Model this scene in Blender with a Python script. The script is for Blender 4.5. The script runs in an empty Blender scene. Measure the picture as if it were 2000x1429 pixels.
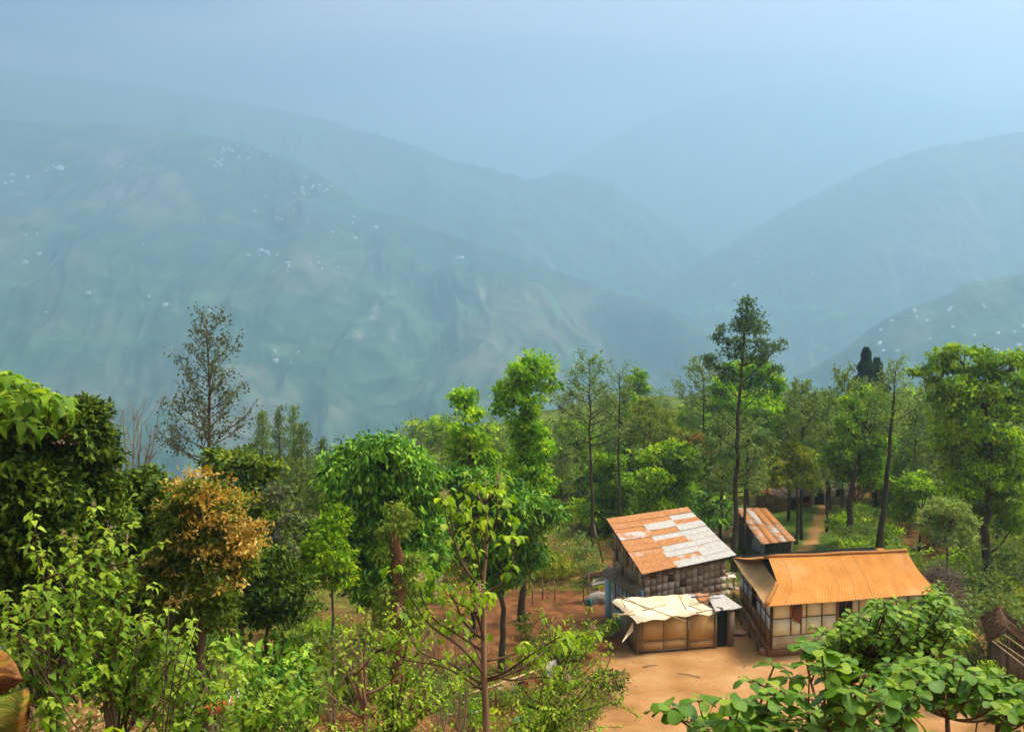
import bpy, math, random
import numpy as np
from mathutils import Vector, noise as mnoise

# ------------------------------------------------------------------ camera
SC = bpy.context.scene
COL = SC.collection
EYE = 17.5
PITCH = math.radians(4.0)
FPX = 2200.0
cam_d = bpy.data.cameras.new('camera')
cam_d.sensor_width = 36.0
cam_d.lens = 36.0 * FPX / 2000.0
cam_d.clip_start = 0.1
cam_d.clip_end = 60000.0
cam = bpy.data.objects.new('camera', cam_d)
COL.objects.link(cam)
cam.location = (0, 0, EYE)
cam.rotation_euler = (math.radians(90) - PITCH, 0, 0)
SC.camera = cam
# ------------------------------------------------------------------ sky and sun
SUN_EL = math.radians(62)
SUN_AZ = math.radians(80)           # clockwise from the view direction (+Y) towards +X
SKY_STRENGTH = 0.10
SUN_STRENGTH = 3.8
SC.view_settings.view_transform = 'Standard'
SC.view_settings.look = 'None'
SC.view_settings.gamma = 1.0
SC.view_settings.exposure = 1.22
w = bpy.data.worlds.new('World')
SC.world = w
w.use_nodes = True
nt = w.node_tree
nt.nodes.clear()
out = nt.nodes.new('ShaderNodeOutputWorld')
bg = nt.nodes.new('ShaderNodeBackground')
bg.inputs['Strength'].default_value = SKY_STRENGTH
sky = nt.nodes.new('ShaderNodeTexSky')
sky.sky_type = 'NISHITA'
sky.sun_disc = False
sky.sun_elevation = SUN_EL
sky.sun_rotation = SUN_AZ
sky.air_density = 1.0
sky.dust_density = 2.0
# soft cloud sheet mixed over the clear sky
tc = nt.nodes.new('ShaderNodeTexCoord')
mp = nt.nodes.new('ShaderNodeMapping')
mp.inputs['Scale'].default_value = (1.0, 1.0, 9.0)
mp.inputs['Location'].default_value = (0.35, 0.0, 0.18)
ns = nt.nodes.new('ShaderNodeTexNoise')
ns.inputs['Scale'].default_value = 1.7
ns.inputs['Detail'].default_value = 3.0
ns.inputs['Roughness'].default_value = 0.45
rp = nt.nodes.new('ShaderNodeValToRGB')
rp.color_ramp.elements[0].position = 0.42
rp.color_ramp.elements[0].color = (0.0, 0.0, 0.6, 1)
rp.color_ramp.elements[1].position = 0.60
rp.color_ramp.elements[1].color = (5.0, 3.4, 3.8, 1)
mx = nt.nodes.new('ShaderNodeMix')
mx.data_type = 'RGBA'
mx.inputs['Factor'].default_value = 0.9
nt.links.new(tc.outputs['Generated'], mp.inputs['Vector'])
nt.links.new(mp.outputs['Vector'], ns.inputs['Vector'])
dp = nt.nodes.new('ShaderNodeVectorMath')
dp.operation = 'DOT_PRODUCT'
dp.inputs[1].default_value = (math.sin(math.radians(75)) * 0.95, math.cos(math.radians(75)) * 0.95, 0.3)
mr = nt.nodes.new('ShaderNodeMapRange')
mr.inputs['From Min'].default_value = -0.35
mr.inputs['From Max'].default_value = 0.75
mr.inputs['To Min'].default_value = -0.2
mr.inputs['To Max'].default_value = 0.25
ad = nt.nodes.new('ShaderNodeMath')
ad.operation = 'ADD'
nt.links.new(tc.outputs['Generated'], dp.inputs[0])
nt.links.new(dp.outputs['Value'], mr.inputs['Value'])
nt.links.new(mr.outputs['Result'], ad.inputs[0])
nt.links.new(ns.outputs['Fac'], ad.inputs[1])
nt.links.new(ad.outputs[0], rp.inputs['Fac'])
nt.links.new(sky.outputs['Color'], mx.inputs['A'])
nt.links.new(rp.outputs['Color'], mx.inputs['B'])
nt.links.new(mx.outputs['Result'], bg.inputs['Color'])
nt.links.new(bg.outputs['Background'], out.inputs['Surface'])
sd = bpy.data.lights.new('sun', 'SUN')
sd.energy = SUN_STRENGTH
sd.angle = math.radians(18)
sd.color = (1.0, 0.87, 0.74)
sun = bpy.data.objects.new('sun', sd)
COL.objects.link(sun)
sun.rotation_euler = (math.radians(90) - SUN_EL, 0, -SUN_AZ + math.pi)
sun.rotation_euler = Vector((-math.sin(SUN_AZ) * math.cos(SUN_EL), -math.cos(SUN_AZ) * math.cos(SUN_EL), -math.sin(SUN_EL))).to_track_quat('-Z', 'Y').to_euler()
# render settings
SC.cycles.use_denoising = True
SC.cycles.use_adaptive_sampling = True
SC.cycles.adaptive_threshold = 0.02
SC.cycles.max_bounces = 8
SC.cycles.diffuse_bounces = 2
SC.cycles.glossy_bounces = 2
SC.cycles.transmission_bounces = 3
SC.cycles.transparent_max_bounces = 4
SC.cycles.volume_bounces = 4
# ------------------------------------------------------------------ haze
HAZE_D = 5.8e-4
HAZE_C = (0.61, 0.845, 0.995)
HX, HY0, HY1, HZ0, HZ1 = 12000, -3000, 11000, -1000, 1150

def haze():
    me = bpy.data.meshes.new('haze')
    v = [(x, y, z) for x in (-HX, HX) for y in (HY0, HY1) for z in (HZ0, HZ1)]
    me.from_pydata(v, [], [(0, 1, 3, 2), (4, 6, 7, 5), (0, 4, 5, 1), (2, 3, 7, 6), (0, 2, 6, 4), (1, 5, 7, 3)])
    m = bpy.data.materials.new('haze')
    m.use_nodes = True
    t = m.node_tree
    t.nodes.clear()
    o = t.nodes.new('ShaderNodeOutputMaterial')
    p = t.nodes.new('ShaderNodeVolumePrincipled')
    p.inputs['Color'].default_value = (*HAZE_C, 1)
    p.inputs['Density'].default_value = HAZE_D
    p.inputs['Anisotropy'].default_value = 0.7
    t.links.new(p.outputs['Volume'], o.inputs['Volume'])
    me.materials.append(m)
    ob = bpy.data.objects.new('haze', me)
    ob['kind'] = 'stuff'
    ob['label'] = 'pale blue haze filling the valley'
    COL.objects.link(ob)
haze()

# ------------------------------------------------------------------ helpers
CP, SP_ = math.cos(PITCH), math.sin(PITCH)

def ray(px, py):
    u = (px - 1000.0) / FPX
    v = (714.5 - py) / FPX
    return u, CP + v * SP_, -SP_ + v * CP

def P(px, py, Y):                   # the point seen at a photo position, Y metres ahead
    dx, dy, dz = ray(px, py)
    t = Y / dy
    return Vector((dx * t, Y, EYE + dz * t))

def PZ(px, py, z=0.0):              # the point seen there at height z
    dx, dy, dz = ray(px, py)
    t = (z - EYE) / dz
    return Vector((dx * t, dy * t, z))

def sstep(a, b, x):
    t = np.clip((x - a) / (b - a), 0, 1)
    return t * t * (3 - 2 * t)

# value-noise in numpy
_prng = np.random.default_rng(7)
_TAB = _prng.random((256, 256))

def vnoise(x, y):
    xi = np.floor(x).astype(int); yi = np.floor(y).astype(int)
    fx = x - xi; fy = y - yi
    fx = fx * fx * (3 - 2 * fx); fy = fy * fy * (3 - 2 * fy)
    a = _TAB[xi % 256, yi % 256]; b = _TAB[(xi + 1) % 256, yi % 256]
    c = _TAB[xi % 256, (yi + 1) % 256]; d = _TAB[(xi + 1) % 256, (yi + 1) % 256]
    return (a * (1 - fx) + b * fx) * (1 - fy) + (c * (1 - fx) + d * fx) * fy

def fbm(x, y, o=5, g=0.5):
    s = 0; a = 1; n = 0
    for k in range(o):
        s = s + a * vnoise(x * 2 ** k + 17.3 * k, y * 2 ** k + 9.1 * k); n += a; a *= g
    return s / n

def ridged(x, y, o=5, g=0.5):
    s = 0; a = 1; n = 0
    for k in range(o):
        s = s + a * (1 - np.abs(2 * vnoise(x * 2 ** k + 31.7 * k, y * 2 ** k + 3.3 * k) - 1)); n += a; a *= g
    return s / n

# ---- materials
def new_mat(name):
    m = bpy.data.materials.new(name)
    m.use_nodes = True
    t = m.node_tree
    t.nodes.clear()
    return m, t, t.nodes, t.links

def N(t, kind, **kw):
    n = t.nodes.new(kind)
    for k, v in kw.items():
        if k in n.inputs:
            n.inputs[k].default_value = v
        else:
            setattr(n, k, v)
    return n

def ramp(t, fac, stops, interp='LINEAR'):
    r = t.nodes.new('ShaderNodeValToRGB')
    r.color_ramp.interpolation = interp
    e = r.color_ramp.elements
    while len(e) < len(stops):
        e.new(0.5)
    for i, (p, c) in enumerate(stops):
        e[i].position = p
        e[i].color = (*c, 1) if len(c) == 3 else c
    t.links.new(fac, r.inputs['Fac'])
    return r.outputs['Color']

def mixc(t, f, a, b, mode='MIX'):
    m = t.nodes.new('ShaderNodeMix')
    m.data_type = 'RGBA'
    m.blend_type = mode
    for s, val in (('Factor', f), ('A', a), ('B', b)):
        if isinstance(val, bpy.types.NodeSocket):
            t.links.new(val, m.inputs[s])
        elif s == 'Factor':
            m.inputs[s].default_value = val
        else:
            m.inputs[s].default_value = (*val, 1)
    return m.outputs['Result']

def noise_fac(t, scale, detail=4, rough=0.55, vec=None, kind='Object', stretch=None):
    if vec is None:
        c = t.nodes.new('ShaderNodeTexCoord')
        vec = c.outputs[kind]
    if stretch:
        mm = t.nodes.new('ShaderNodeMapping')
        mm.inputs['Scale'].default_value = stretch
        t.links.new(vec, mm.inputs['Vector'])
        vec = mm.outputs['Vector']
    n = N(t, 'ShaderNodeTexNoise', Scale=scale, Detail=detail, Roughness=rough)
    t.links.new(vec, n.inputs['Vector'])
    return n.outputs['Fac']

def surf(t, color, rough=0.8, spec=0.3, bump=None, bstr=0.4, bdist=0.02):
    p = t.nodes.new('ShaderNodeBsdfPrincipled')
    if isinstance(color, bpy.types.NodeSocket):
        t.links.new(color, p.inputs['Base Color'])
    else:
        p.inputs['Base Color'].default_value = (*color, 1)
    if isinstance(rough, bpy.types.NodeSocket):
        t.links.new(rough, p.inputs['Roughness'])
    else:
        p.inputs['Roughness'].default_value = rough
    p.inputs['Specular IOR Level'].default_value = spec
    if bump is not None:
        b = N(t, 'ShaderNodeBump', Strength=bstr, Distance=bdist)
        t.links.new(bump, b.inputs['Height'])
        t.links.new(b.outputs['Normal'], p.inputs['Normal'])
    o = t.nodes.new('ShaderNodeOutputMaterial')
    t.links.new(p.outputs['BSDF'], o.inputs['Surface'])
    return p

def simple_mat(name, c1, c2=None, scale=3.0, rough=0.8, spec=0.3, bstr=0.3, bdist=0.02, stretch=None, detail=5):
    m, t, n, l = new_mat(name)
    f = noise_fac(t, scale, detail, 0.6, stretch=stretch)
    c = ramp(t, f, [(0.3, c1), (0.7, c2 or tuple(x * 0.65 for x in c1))])
    surf(t, c, rough, spec, f, bstr, bdist)
    return m

def tag(o, label=None, cat=None, group=None, kind=None):
    if label: o['label'] = label
    if cat: o['category'] = cat
    if group: o['group'] = group
    if kind: o['kind'] = kind
    return o

def empty(name, loc, label, cat, group=None):
    o = bpy.data.objects.new(name, None)
    o.empty_display_size = 0.2
    COL.objects.link(o)
    o.location = loc
    return tag(o, label, cat, group)

class MB:                            # collects geometry for ONE mesh object
    def __init__(s):
        s.v = []; s.f = []; s.n = 0; s.tint = []; s.uv = []; s.mi = []
    def add(s, v, f, tint=0.5, uv=None, mi=0):
        v = np.asarray(v, dtype=np.float32).reshape(-1, 3)
        s.v.append(v)
        for k in f:
            s.f.append(tuple(i + s.n for i in k)); s.mi.append(mi)
        s.tint.append(np.full(len(v), tint, np.float32) if np.isscalar(tint) else np.asarray(tint, np.float32))
        s.uv.append(np.zeros((len(v), 2), np.float32) if uv is None else np.asarray(uv, np.float32))
        s.n += len(v)
    def box(s, c, size, ax=None, tint=0.5, mi=0):
        hx, hy, hz = [q / 2 for q in size]
        c = Vector(c)
        X, Y, Z = ax if ax else (Vector((1, 0, 0)), Vector((0, 1, 0)), Vector((0, 0, 1)))
        v = [tuple(c + X * (a * hx) + Y * (b * hy) + Z * (d * hz)) for a in (-1, 1) for b in (-1, 1) for d in (-1, 1)]
        s.add(v, [(0, 1, 3, 2), (4, 6, 7, 5), (0, 4, 5, 1), (2, 3, 7, 6), (0, 2, 6, 4), (1, 5, 7, 3)], tint, mi=mi)
    def beam(s, a, b, w, h=None, tint=0.5, mi=0, up=Vector((0, 0, 1))):
        a = Vector(a); b = Vector(b); d = b - a
        L = d.length
        if L < 1e-5: return
        Z = d.normalized()
        X = Z.cross(up)
        if X.length < 1e-3: X = Z.cross(Vector((0, 1, 0)))
        X.normalize(); Y = Z.cross(X)
        s.box((a + b) / 2, (w, h or w, L), (X, Y, Z), tint, mi)
    def slab(s, q, th, tint=0.5, mi=0):      # four corners (planar-ish quad) given thickness downwards along normal
        q = [Vector(p) for p in q]
        n = (q[1] - q[0]).cross(q[3] - q[0]).normalized()
        v = [tuple(p) for p in q] + [tuple(p - n * th) for p in q]
        k = len(q)
        f = [tuple(range(k)), tuple(range(2 * k - 1, k - 1, -1))] + [(i, i + k, (i + 1) % k + k, (i + 1) % k) for i in range(k)]
        s.add(v, f, tint, mi=mi)
    def tube(s, pts, rad, sides=7, tint=0.5, cap=True, mi=0):
        pts = [Vector(p) for p in pts]
        n = len(pts)
        if np.isscalar(rad): rad = [rad] * n
        d0 = (pts[1] - pts[0]).normalized()
        X = d0.cross(Vector((0.13, 0.3, 0.95)))
        if X.length < 1e-3: X = d0.cross(Vector((1, 0, 0)))
        X.normalize()
        vs = []
        for i in range(n):
            d = (pts[min(i + 1, n - 1)] - pts[max(i - 1, 0)]).normalized()
            X = (X - d * X.dot(d)).normalized()
            Y = d.cross(X)
            for k in range(sides):
                a = 2 * math.pi * k / sides
                vs.append(tuple(pts[i] + (X * math.cos(a) + Y * math.sin(a)) * rad[i]))
        f = []
        for i in range(n - 1):
            for k in range(sides):
                a = i * sides + k; b = i * sides + (k + 1) % sides
                f.append((a, b, b + sides, a + sides))
        if cap:
            f.append(tuple(range(sides - 1, -1, -1)))
            f.append(tuple(range((n - 1) * sides, n * sides)))
        s.add(vs, f, tint, mi=mi)
    def build(s, name, mat, parent=None, smooth=False, loc=None, link=True):
        me = bpy.data.meshes.new(name)
        v = np.concatenate(s.v) if s.v else np.zeros((0, 3), np.float32)
        if loc is not None: v = v - np.asarray(loc, np.float32)
        elif parent is not None: v = v - np.asarray(parent.location, np.float32)
        me.vertices.add(len(v)); me.vertices.foreach_set('co', v.ravel())
        ls = np.array([len(f) for f in s.f], np.int32)
        li = np.fromiter((i for f in s.f for i in f), np.int32, int(ls.sum()))
        me.loops.add(len(li)); me.loops.foreach_set('vertex_index', li)
        me.polygons.add(len(ls))
        me.polygons.foreach_set('loop_start', np.concatenate([[0], np.cumsum(ls)[:-1]]).astype(np.int32))
        if isinstance(mat, (list, tuple)):
            for m in mat: me.materials.append(m)
            me.polygons.foreach_set('material_index', np.array(s.mi, np.int32))
        elif mat: me.materials.append(mat)
        me.update(calc_edges=True)
        a = me.attributes.new('tint', 'FLOAT', 'POINT')
        a.data.foreach_set('value', np.concatenate(s.tint))
        if smooth: me.polygons.foreach_set('use_smooth', np.ones(len(ls), bool))
        if not link: return me
        o = bpy.data.objects.new(name, me)
        COL.objects.link(o)
        if parent is not None: o.parent = parent
        elif loc is not None: o.location = loc
        return o

def grid_mesh(name, V, nu, nv, mat, attrs=None, smooth=True):
    me = bpy.data.meshes.new(name)
    V = np.asarray(V, np.float32).reshape(-1, 3)
    me.vertices.add(len(V)); me.vertices.foreach_set('co', V.ravel())
    i = np.arange(nu - 1)[:, None] * nv + np.arange(nv - 1)[None, :]
    q = np.stack([i, i + 1, i + nv + 1, i + nv], -1).reshape(-1, 4).astype(np.int32)
    me.loops.add(q.size); me.loops.foreach_set('vertex_index', q.ravel())
    me.polygons.add(len(q)); me.polygons.foreach_set('loop_start', np.arange(0, q.size, 4, dtype=np.int32))
    me.polygons.foreach_set('use_smooth', np.full(len(q), smooth))
    me.materials.append(mat)
    me.update(calc_edges=True)
    for k, a in (attrs or {}).items():
        at = me.attributes.new(k, 'FLOAT', 'POINT')
        at.data.foreach_set('value', np.asarray(a, np.float32).ravel())
    o = bpy.data.objects.new(name, me)
    COL.objects.link(o)
    return o

# ------------------------------------------------------------------ mountains
def mountain_mat():
    m, t, n, l = new_mat('hillside')
    tc = t.nodes.new('ShaderNodeTexCoord')
    v = tc.outputs['Object']
    f1 = noise_fac(t, 0.0035, 6, 0.62, v)
    f2 = noise_fac(t, 0.02, 5, 0.65, v)
    f3 = noise_fac(t, 0.006, 4, 0.6, v, stretch=(1, 1, 5))
    c = ramp(t, f2, [(0.3, (0.010, 0.035, 0.012)), (0.5, (0.035, 0.085, 0.035)), (0.68, (0.10, 0.17, 0.07))])
    b = ramp(t, f2, [(0.35, (0.07, 0.06, 0.035)), (0.65, (0.25, 0.21, 0.13))])
    k = ramp(t, f1, [(0.50, (0, 0, 0)), (0.62, (1, 1, 1))])
    c = mixc(t, k, c, b)
    g = ramp(t, f3, [(0.55, (0, 0, 0)), (0.66, (1, 1, 1))])
    c = mixc(t, g, c, (0.11, 0.20, 0.08))
    # terrace edges and tracks that follow the contours
    sp = t.nodes.new('ShaderNodeSeparateXYZ'); l.new(v, sp.inputs[0])
    wn = noise_fac(t, 0.004, 3, 0.5, v)
    w1 = N(t, 'ShaderNodeMath', operation='MULTIPLY_ADD'); l.new(wn, w1.inputs[0]); w1.inputs[1].default_value = 90.0; l.new(sp.outputs['Z'], w1.inputs[2])
    w2 = N(t, 'ShaderNodeMath', operation='PINGPONG'); l.new(w1.outputs[0], w2.inputs[0]); w2.inputs[1].default_value = 13.0
    ln = ramp(t, w2.outputs[0], [(0.0, (1, 1, 1)), (0.9, (0, 0, 0))])
    lm_ = ramp(t, noise_fac(t, 0.006, 4, 0.6, v), [(0.54, (0, 0, 0)), (0.68, (0.5, 0.5, 0.5))])
    lf_ = mixc(t, 1.0, ln, lm_, 'MULTIPLY')
    c = mixc(t, lf_, c, (0.42, 0.40, 0.26))
    at = N(t, 'ShaderNodeAttribute', attribute_name='rock')
    rk = ramp(t, noise_fac(t, 0.05, 4, 0.7, v), [(0.45, (0.16, 0.16, 0.11)), (0.62, (0.55, 0.52, 0.42))])
    c = mixc(t, at.outputs['Fac'], c, rk)
    surf(t, c, 1.0, 0.0, f2, 0.8, 10)
    return m
HILL = mountain_mat()

def mountain(name, ridge, Yfoot, zfoot, noise_amp, nu=420, nv=220, seed=0, back=1500, jag=6.0, rocks=()):
    """ridge: list of (px, py, Y). The skyline is kept; spurs and gullies run down the front slope."""
    R = np.array([P(a, b, c) for a, b, c in ridge])
    s = np.linspace(0, 1, len(R))
    d = np.concatenate([[0], np.cumsum(np.linalg.norm(np.diff(R[:, :2], axis=0), axis=1))])
    u = np.linspace(0, d[-1], nu)
    # smooth the polyline
    rx = np.interp(u, d, R[:, 0]); ry = np.interp(u, d, R[:, 1]); rz = np.interp(u, d, R[:, 2])
    k = np.hanning(9); k /= k.sum()
    for arr in (ry, rz):
        pad = np.pad(arr, 4, mode='edge'); arr[:] = np.convolve(pad, k, 'valid')
    rz = rz + (fbm(u / 60.0 + seed, np.full_like(u, seed * 3.1), 5, 0.6) - 0.5) * jag * 2
    t = np.linspace(-0.35, 1, nv)
    U, T = np.meshgrid(u, t, indexing='ij')
    RX, RY, RZ = rx[:, None], ry[:, None], rz[:, None]
    front = T >= 0
    Yf = np.where(front, RY + (Yfoot - RY) * T, RY - T / 0.35 * back)
    X = RX + 0 * T
    # fan out slightly sideways with warp for natural gullies
    prof = np.where(front, T ** 1.0, np.abs(T) / 0.35)
    Z = RZ + (zfoot - RZ) * prof
    wx = U + 260 * (fbm(U / 700 + seed, T * 3 + seed, 3) - 0.5)
    g = ridged(wx / 620 + seed * 1.7, T * 1.1 + seed, 6, 0.52) - 0.62
    g2 = ridged(wx / 170 + seed, T * 4 + seed * 2, 4, 0.55) - 0.6
    amp = noise_amp * sstep(0.0, 0.16, np.abs(T))
    Z = Z + amp * (g * 1.5 + g2 * 0.38)
    Yf = Yf + amp * 1.2 * g * np.where(front, -1, 1)
    X = X + amp * 0.9 * (fbm(U / 400 + 5, T * 4 + 2, 4) - 0.5)
    rock = np.zeros_like(Z)
    V = np.stack([X, Yf, Z], -1)
    if rocks:
        dy = V[..., 1]; tt = (V[..., 2] - EYE)
        den = (dy * CP - tt * SP_)
        pxx = 1000 + FPX * V[..., 0] / den
        pyy = 714.5 - FPX * (dy * SP_ + tt * CP) / den
        for (cx, cy, rx_, ry_, ang) in rocks:
            ca, sa = math.cos(ang), math.sin(ang)
            a = (pxx - cx) * ca + (pyy - cy) * sa; b = -(pxx - cx) * sa + (pyy - cy) * ca
            q = (a / rx_) ** 2 + (b / ry_) ** 2
            rock = np.maximum(rock, np.clip(1.5 - q - 1.3 * fbm(pxx / 9, pyy / 9, 3), 0, 1))
    o = grid_mesh(name, V[:, ::-1], nu, nv, HILL, {'rock': rock[:, ::-1]})
    tag(o, kind='structure')
    return o

ridge_a = [(-900, 200, 3300), (-300, 225, 3200), (0, 235, 3150), (200, 243, 3100), (340, 255, 3050), (460, 275, 3000), (560, 308, 2900), (640, 350, 2800), (700, 392, 2750), (800, 430, 2700), (900, 466, 2600), (1000, 500, 2550), (1130, 545, 2450), (1180, 563, 2400), (1260, 581, 2350), (1330, 620, 2300), (1400, 662, 2300), (1500, 722, 2250), (1600, 800, 2200), (1750, 920, 2200)]
ridge_b = [(-600, 118, 5300), (0, 135, 5200), (300, 168, 5000), (550, 213, 4700), (640, 232, 4500), (700, 252, 4400), (770, 270, 4300), (830, 291, 4200), (880, 312, 4100), (930, 320, 4000), (1010, 343, 3900), (1080, 385, 3850), (1180, 440, 3800), (1280, 520, 3700), (1380, 610, 3650), (1500, 720, 3600)]
ridge_c = [(700, 300, 4200), (900, 335, 4200), (1010, 350, 4158), (1110, 333, 4116), (1180, 350, 4074), (1250, 395, 4032), (1310, 440, 3990), (1370, 488, 3948), (1450, 560, 3906), (1560, 660, 3864)]
ridge_d = [(1150, 680, 3478), (1280, 570, 3478), (1380, 500, 3441), (1440, 465, 3404), (1500, 430, 3404), (1560, 397, 3367), (1650, 352, 3330), (1730, 312, 3293), (1800, 290, 3256), (1880, 276, 3256), (2000, 252, 3182), (2300, 195, 3182), (2800, 150, 3182)]
ridge_e = [(500, 600, 6100), (800, 480, 6100), (1000, 380, 6000), (1100, 322, 6000), (1200, 268, 5900), (1280, 226, 5900), (1400, 186, 5900), (1500, 162, 5900), (1620, 150, 5900), (1700, 156, 5900), (1780, 178, 5900), (1850, 200, 5900), (1950, 210, 5900), (2100, 205, 6000), (2500, 260, 6000)]
ridge_f = [(1300, 900, 1880), (1450, 790, 1840), (1550, 735, 1840), (1620, 700, 1824), (1660, 680, 1808), (1700, 640, 1800), (1760, 610, 1784), (1850, 578, 1760), (1880, 557, 1760), (1950, 545, 1744), (2000, 534, 1728), (2200, 500, 1720), (2700, 440, 1720)]
MA = mountain('mountain', ridge_a, 1150, -600, 165, 700, 420, 1, 2500, 8, rocks=[(735, 605, 11, 36, 0.45), (702, 650, 14, 24, 0.8), (25, 625, 9, 20, 0.4), (770, 640, 10, 40, 0.5), (945, 575, 8, 18, 0.2), (35, 378, 26, 8, 0.1), (625, 745, 12, 9, 0)])
MBk = mountain('mountain', ridge_b, 2600, -700, 240, 420, 260, 2, 2500, 9)
MC = mountain('mountain', ridge_c, 3100, -700, 230, 300, 160, 3, 2500, 9)
MD = mountain('mountain', ridge_d, 2000, -700, 170, 420, 260, 4, 2500, 9)
ME = mountain('mountain', ridge_e, 4800, -700, 250, 260, 120, 5, 2500, 12)
MF = mountain('mountain', ridge_f, 850, -500, 60, 420, 260, 6, 1500, 7)

# ------------------------------------------------------------------ ground
def ground_h(x, y):
    x = np.asarray(x, float); y = np.asarray(y, float)
    u = x / np.maximum(y, 4.0)
    yc = [-200, -20, 2, 6, 12, 20, 30, 38, 43, 400]
    zc = np.interp(y, yc, [60, 20, 15.7, 14.0, 11.2, 7.6, 3.5, 1.0, 0.0, 0.0])
    zl = np.interp(y, [-200, -20, 2, 6, 12, 17, 24, 34, 44, 52, 400], [60, 20, 15.7, 14.4, 12.3, 10.9, 7.0, 3.6, 1.3, 0, 0])
    zm = np.interp(y, [-200, -20, 2, 6, 12, 20, 30, 38, 44, 50, 400], [60, 20, 15.7, 14.0, 11.2, 8.0, 5.0, 2.7, 1.1, 0, 0])
    a = sstep(-0.24, -0.32, u); b = sstep(-0.02, -0.10, u)
    z = zc * (1 - b) + (zm * (1 - a) + zl * a) * b
    # plateau edge, then down to the valley
    edge = np.interp(u, [-1.2, -0.36, -0.26, -0.17, -0.05, 0.05, 0.2, 0.45, 1.2], [35, 44, 62, 112, 130, 165, 185, 150, 120])
    dd = np.maximum(y - edge, 0)
    z = z - 0.62 * np.maximum(dd - 6, 0) - 0.05 * np.minimum(dd, 6) ** 2 / 6
    z = z - 0.28 * np.maximum(np.abs(x) - 160, 0) * (y > -40)
    # gentle rise towards the wood on the right
    z = z + 3.2 * sstep(75, 130, y) * sstep(0.22, 0.42, u) * sstep(260, 150, y)
    z = z + (fbm(x / 9 + 3, y / 9, 4) - 0.5) * 1.0 * sstep(58, 75, y)
    # trodden bank left of the houses
    bank = sstep(50, 53, y) * sstep(-6, -3, x) * sstep(7.0, 4.2, x)
    z = z + 0.0 * bank
    # small lumps except in the swept yard
    yard = sstep(0.5, 2.5, x) * sstep(66, 60, y) * sstep(38, 42, y) * sstep(27, 23, x)
    z = z + (fbm(x / 1.7, y / 1.7, 4) - 0.5) * 0.5 * (1 - yard) * sstep(0, 3, y)
    clods = sstep(-0.24, -0.2, u) * sstep(-0.03, -0.08, u) * sstep(30, 33, y) * sstep(50, 46, y)
    z = z + (fbm(x / 0.45, y / 0.45, 3) - 0.5) * 0.4 * clods
    return np.maximum(z, -800 + 0 * z)

def H(x, y):
    return float(ground_h(np.array([x]), np.array([y]))[0])

def ground_mat():
    m, t, n, l = new_mat('earth')
    tc = t.nodes.new('ShaderNodeTexCoord')
    v = tc.outputs['Object']
    f = noise_fac(t, 0.9, 8, 0.62, v)
    fs = noise_fac(t, 9, 5, 0.7, v)
    yard = ramp(t, noise_fac(t, 0.35, 6, 0.6, v), [(0.3, (0.27, 0.12, 0.035)), (0.5, (0.42, 0.21, 0.07)), (0.72, (0.54, 0.32, 0.14))])
    yard = mixc(t, ramp(t, fs, [(0.35, (0.35, 0.35, 0.35)), (0.5, (0, 0, 0))]), yard, (0.25, 0.13, 0.05))
    dirt = ramp(t, f, [(0.32, (0.06, 0.026, 0.010)), (0.52, (0.17, 0.065, 0.020)), (0.75, (0.33, 0.15, 0.055))])
    grass = ramp(t, f, [(0.3, (0.03, 0.06, 0.012)), (0.6, (0.12, 0.19, 0.02)), (0.8, (0.20, 0.20, 0.04))])
    a = N(t, 'ShaderNodeAttribute', attribute_name='dirt')
    b = N(t, 'ShaderNodeAttribute', attribute_name='yard')
    k = N(t, 'ShaderNodeMath', operation='ADD'); l.new(a.outputs['Fac'], k.inputs[0]); l.new(fs, k.inputs[1])
    k2 = ramp(t, k.outputs[0], [(0.68, (0, 0, 0)), (0.84, (1, 1, 1))])
    c = mixc(t, k2, grass, dirt)
    c = mixc(t, b.outputs['Fac'], c, yard)
    surf(t, c, 0.95, 0.1, fs, 0.6, 0.05)
    return m

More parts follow.
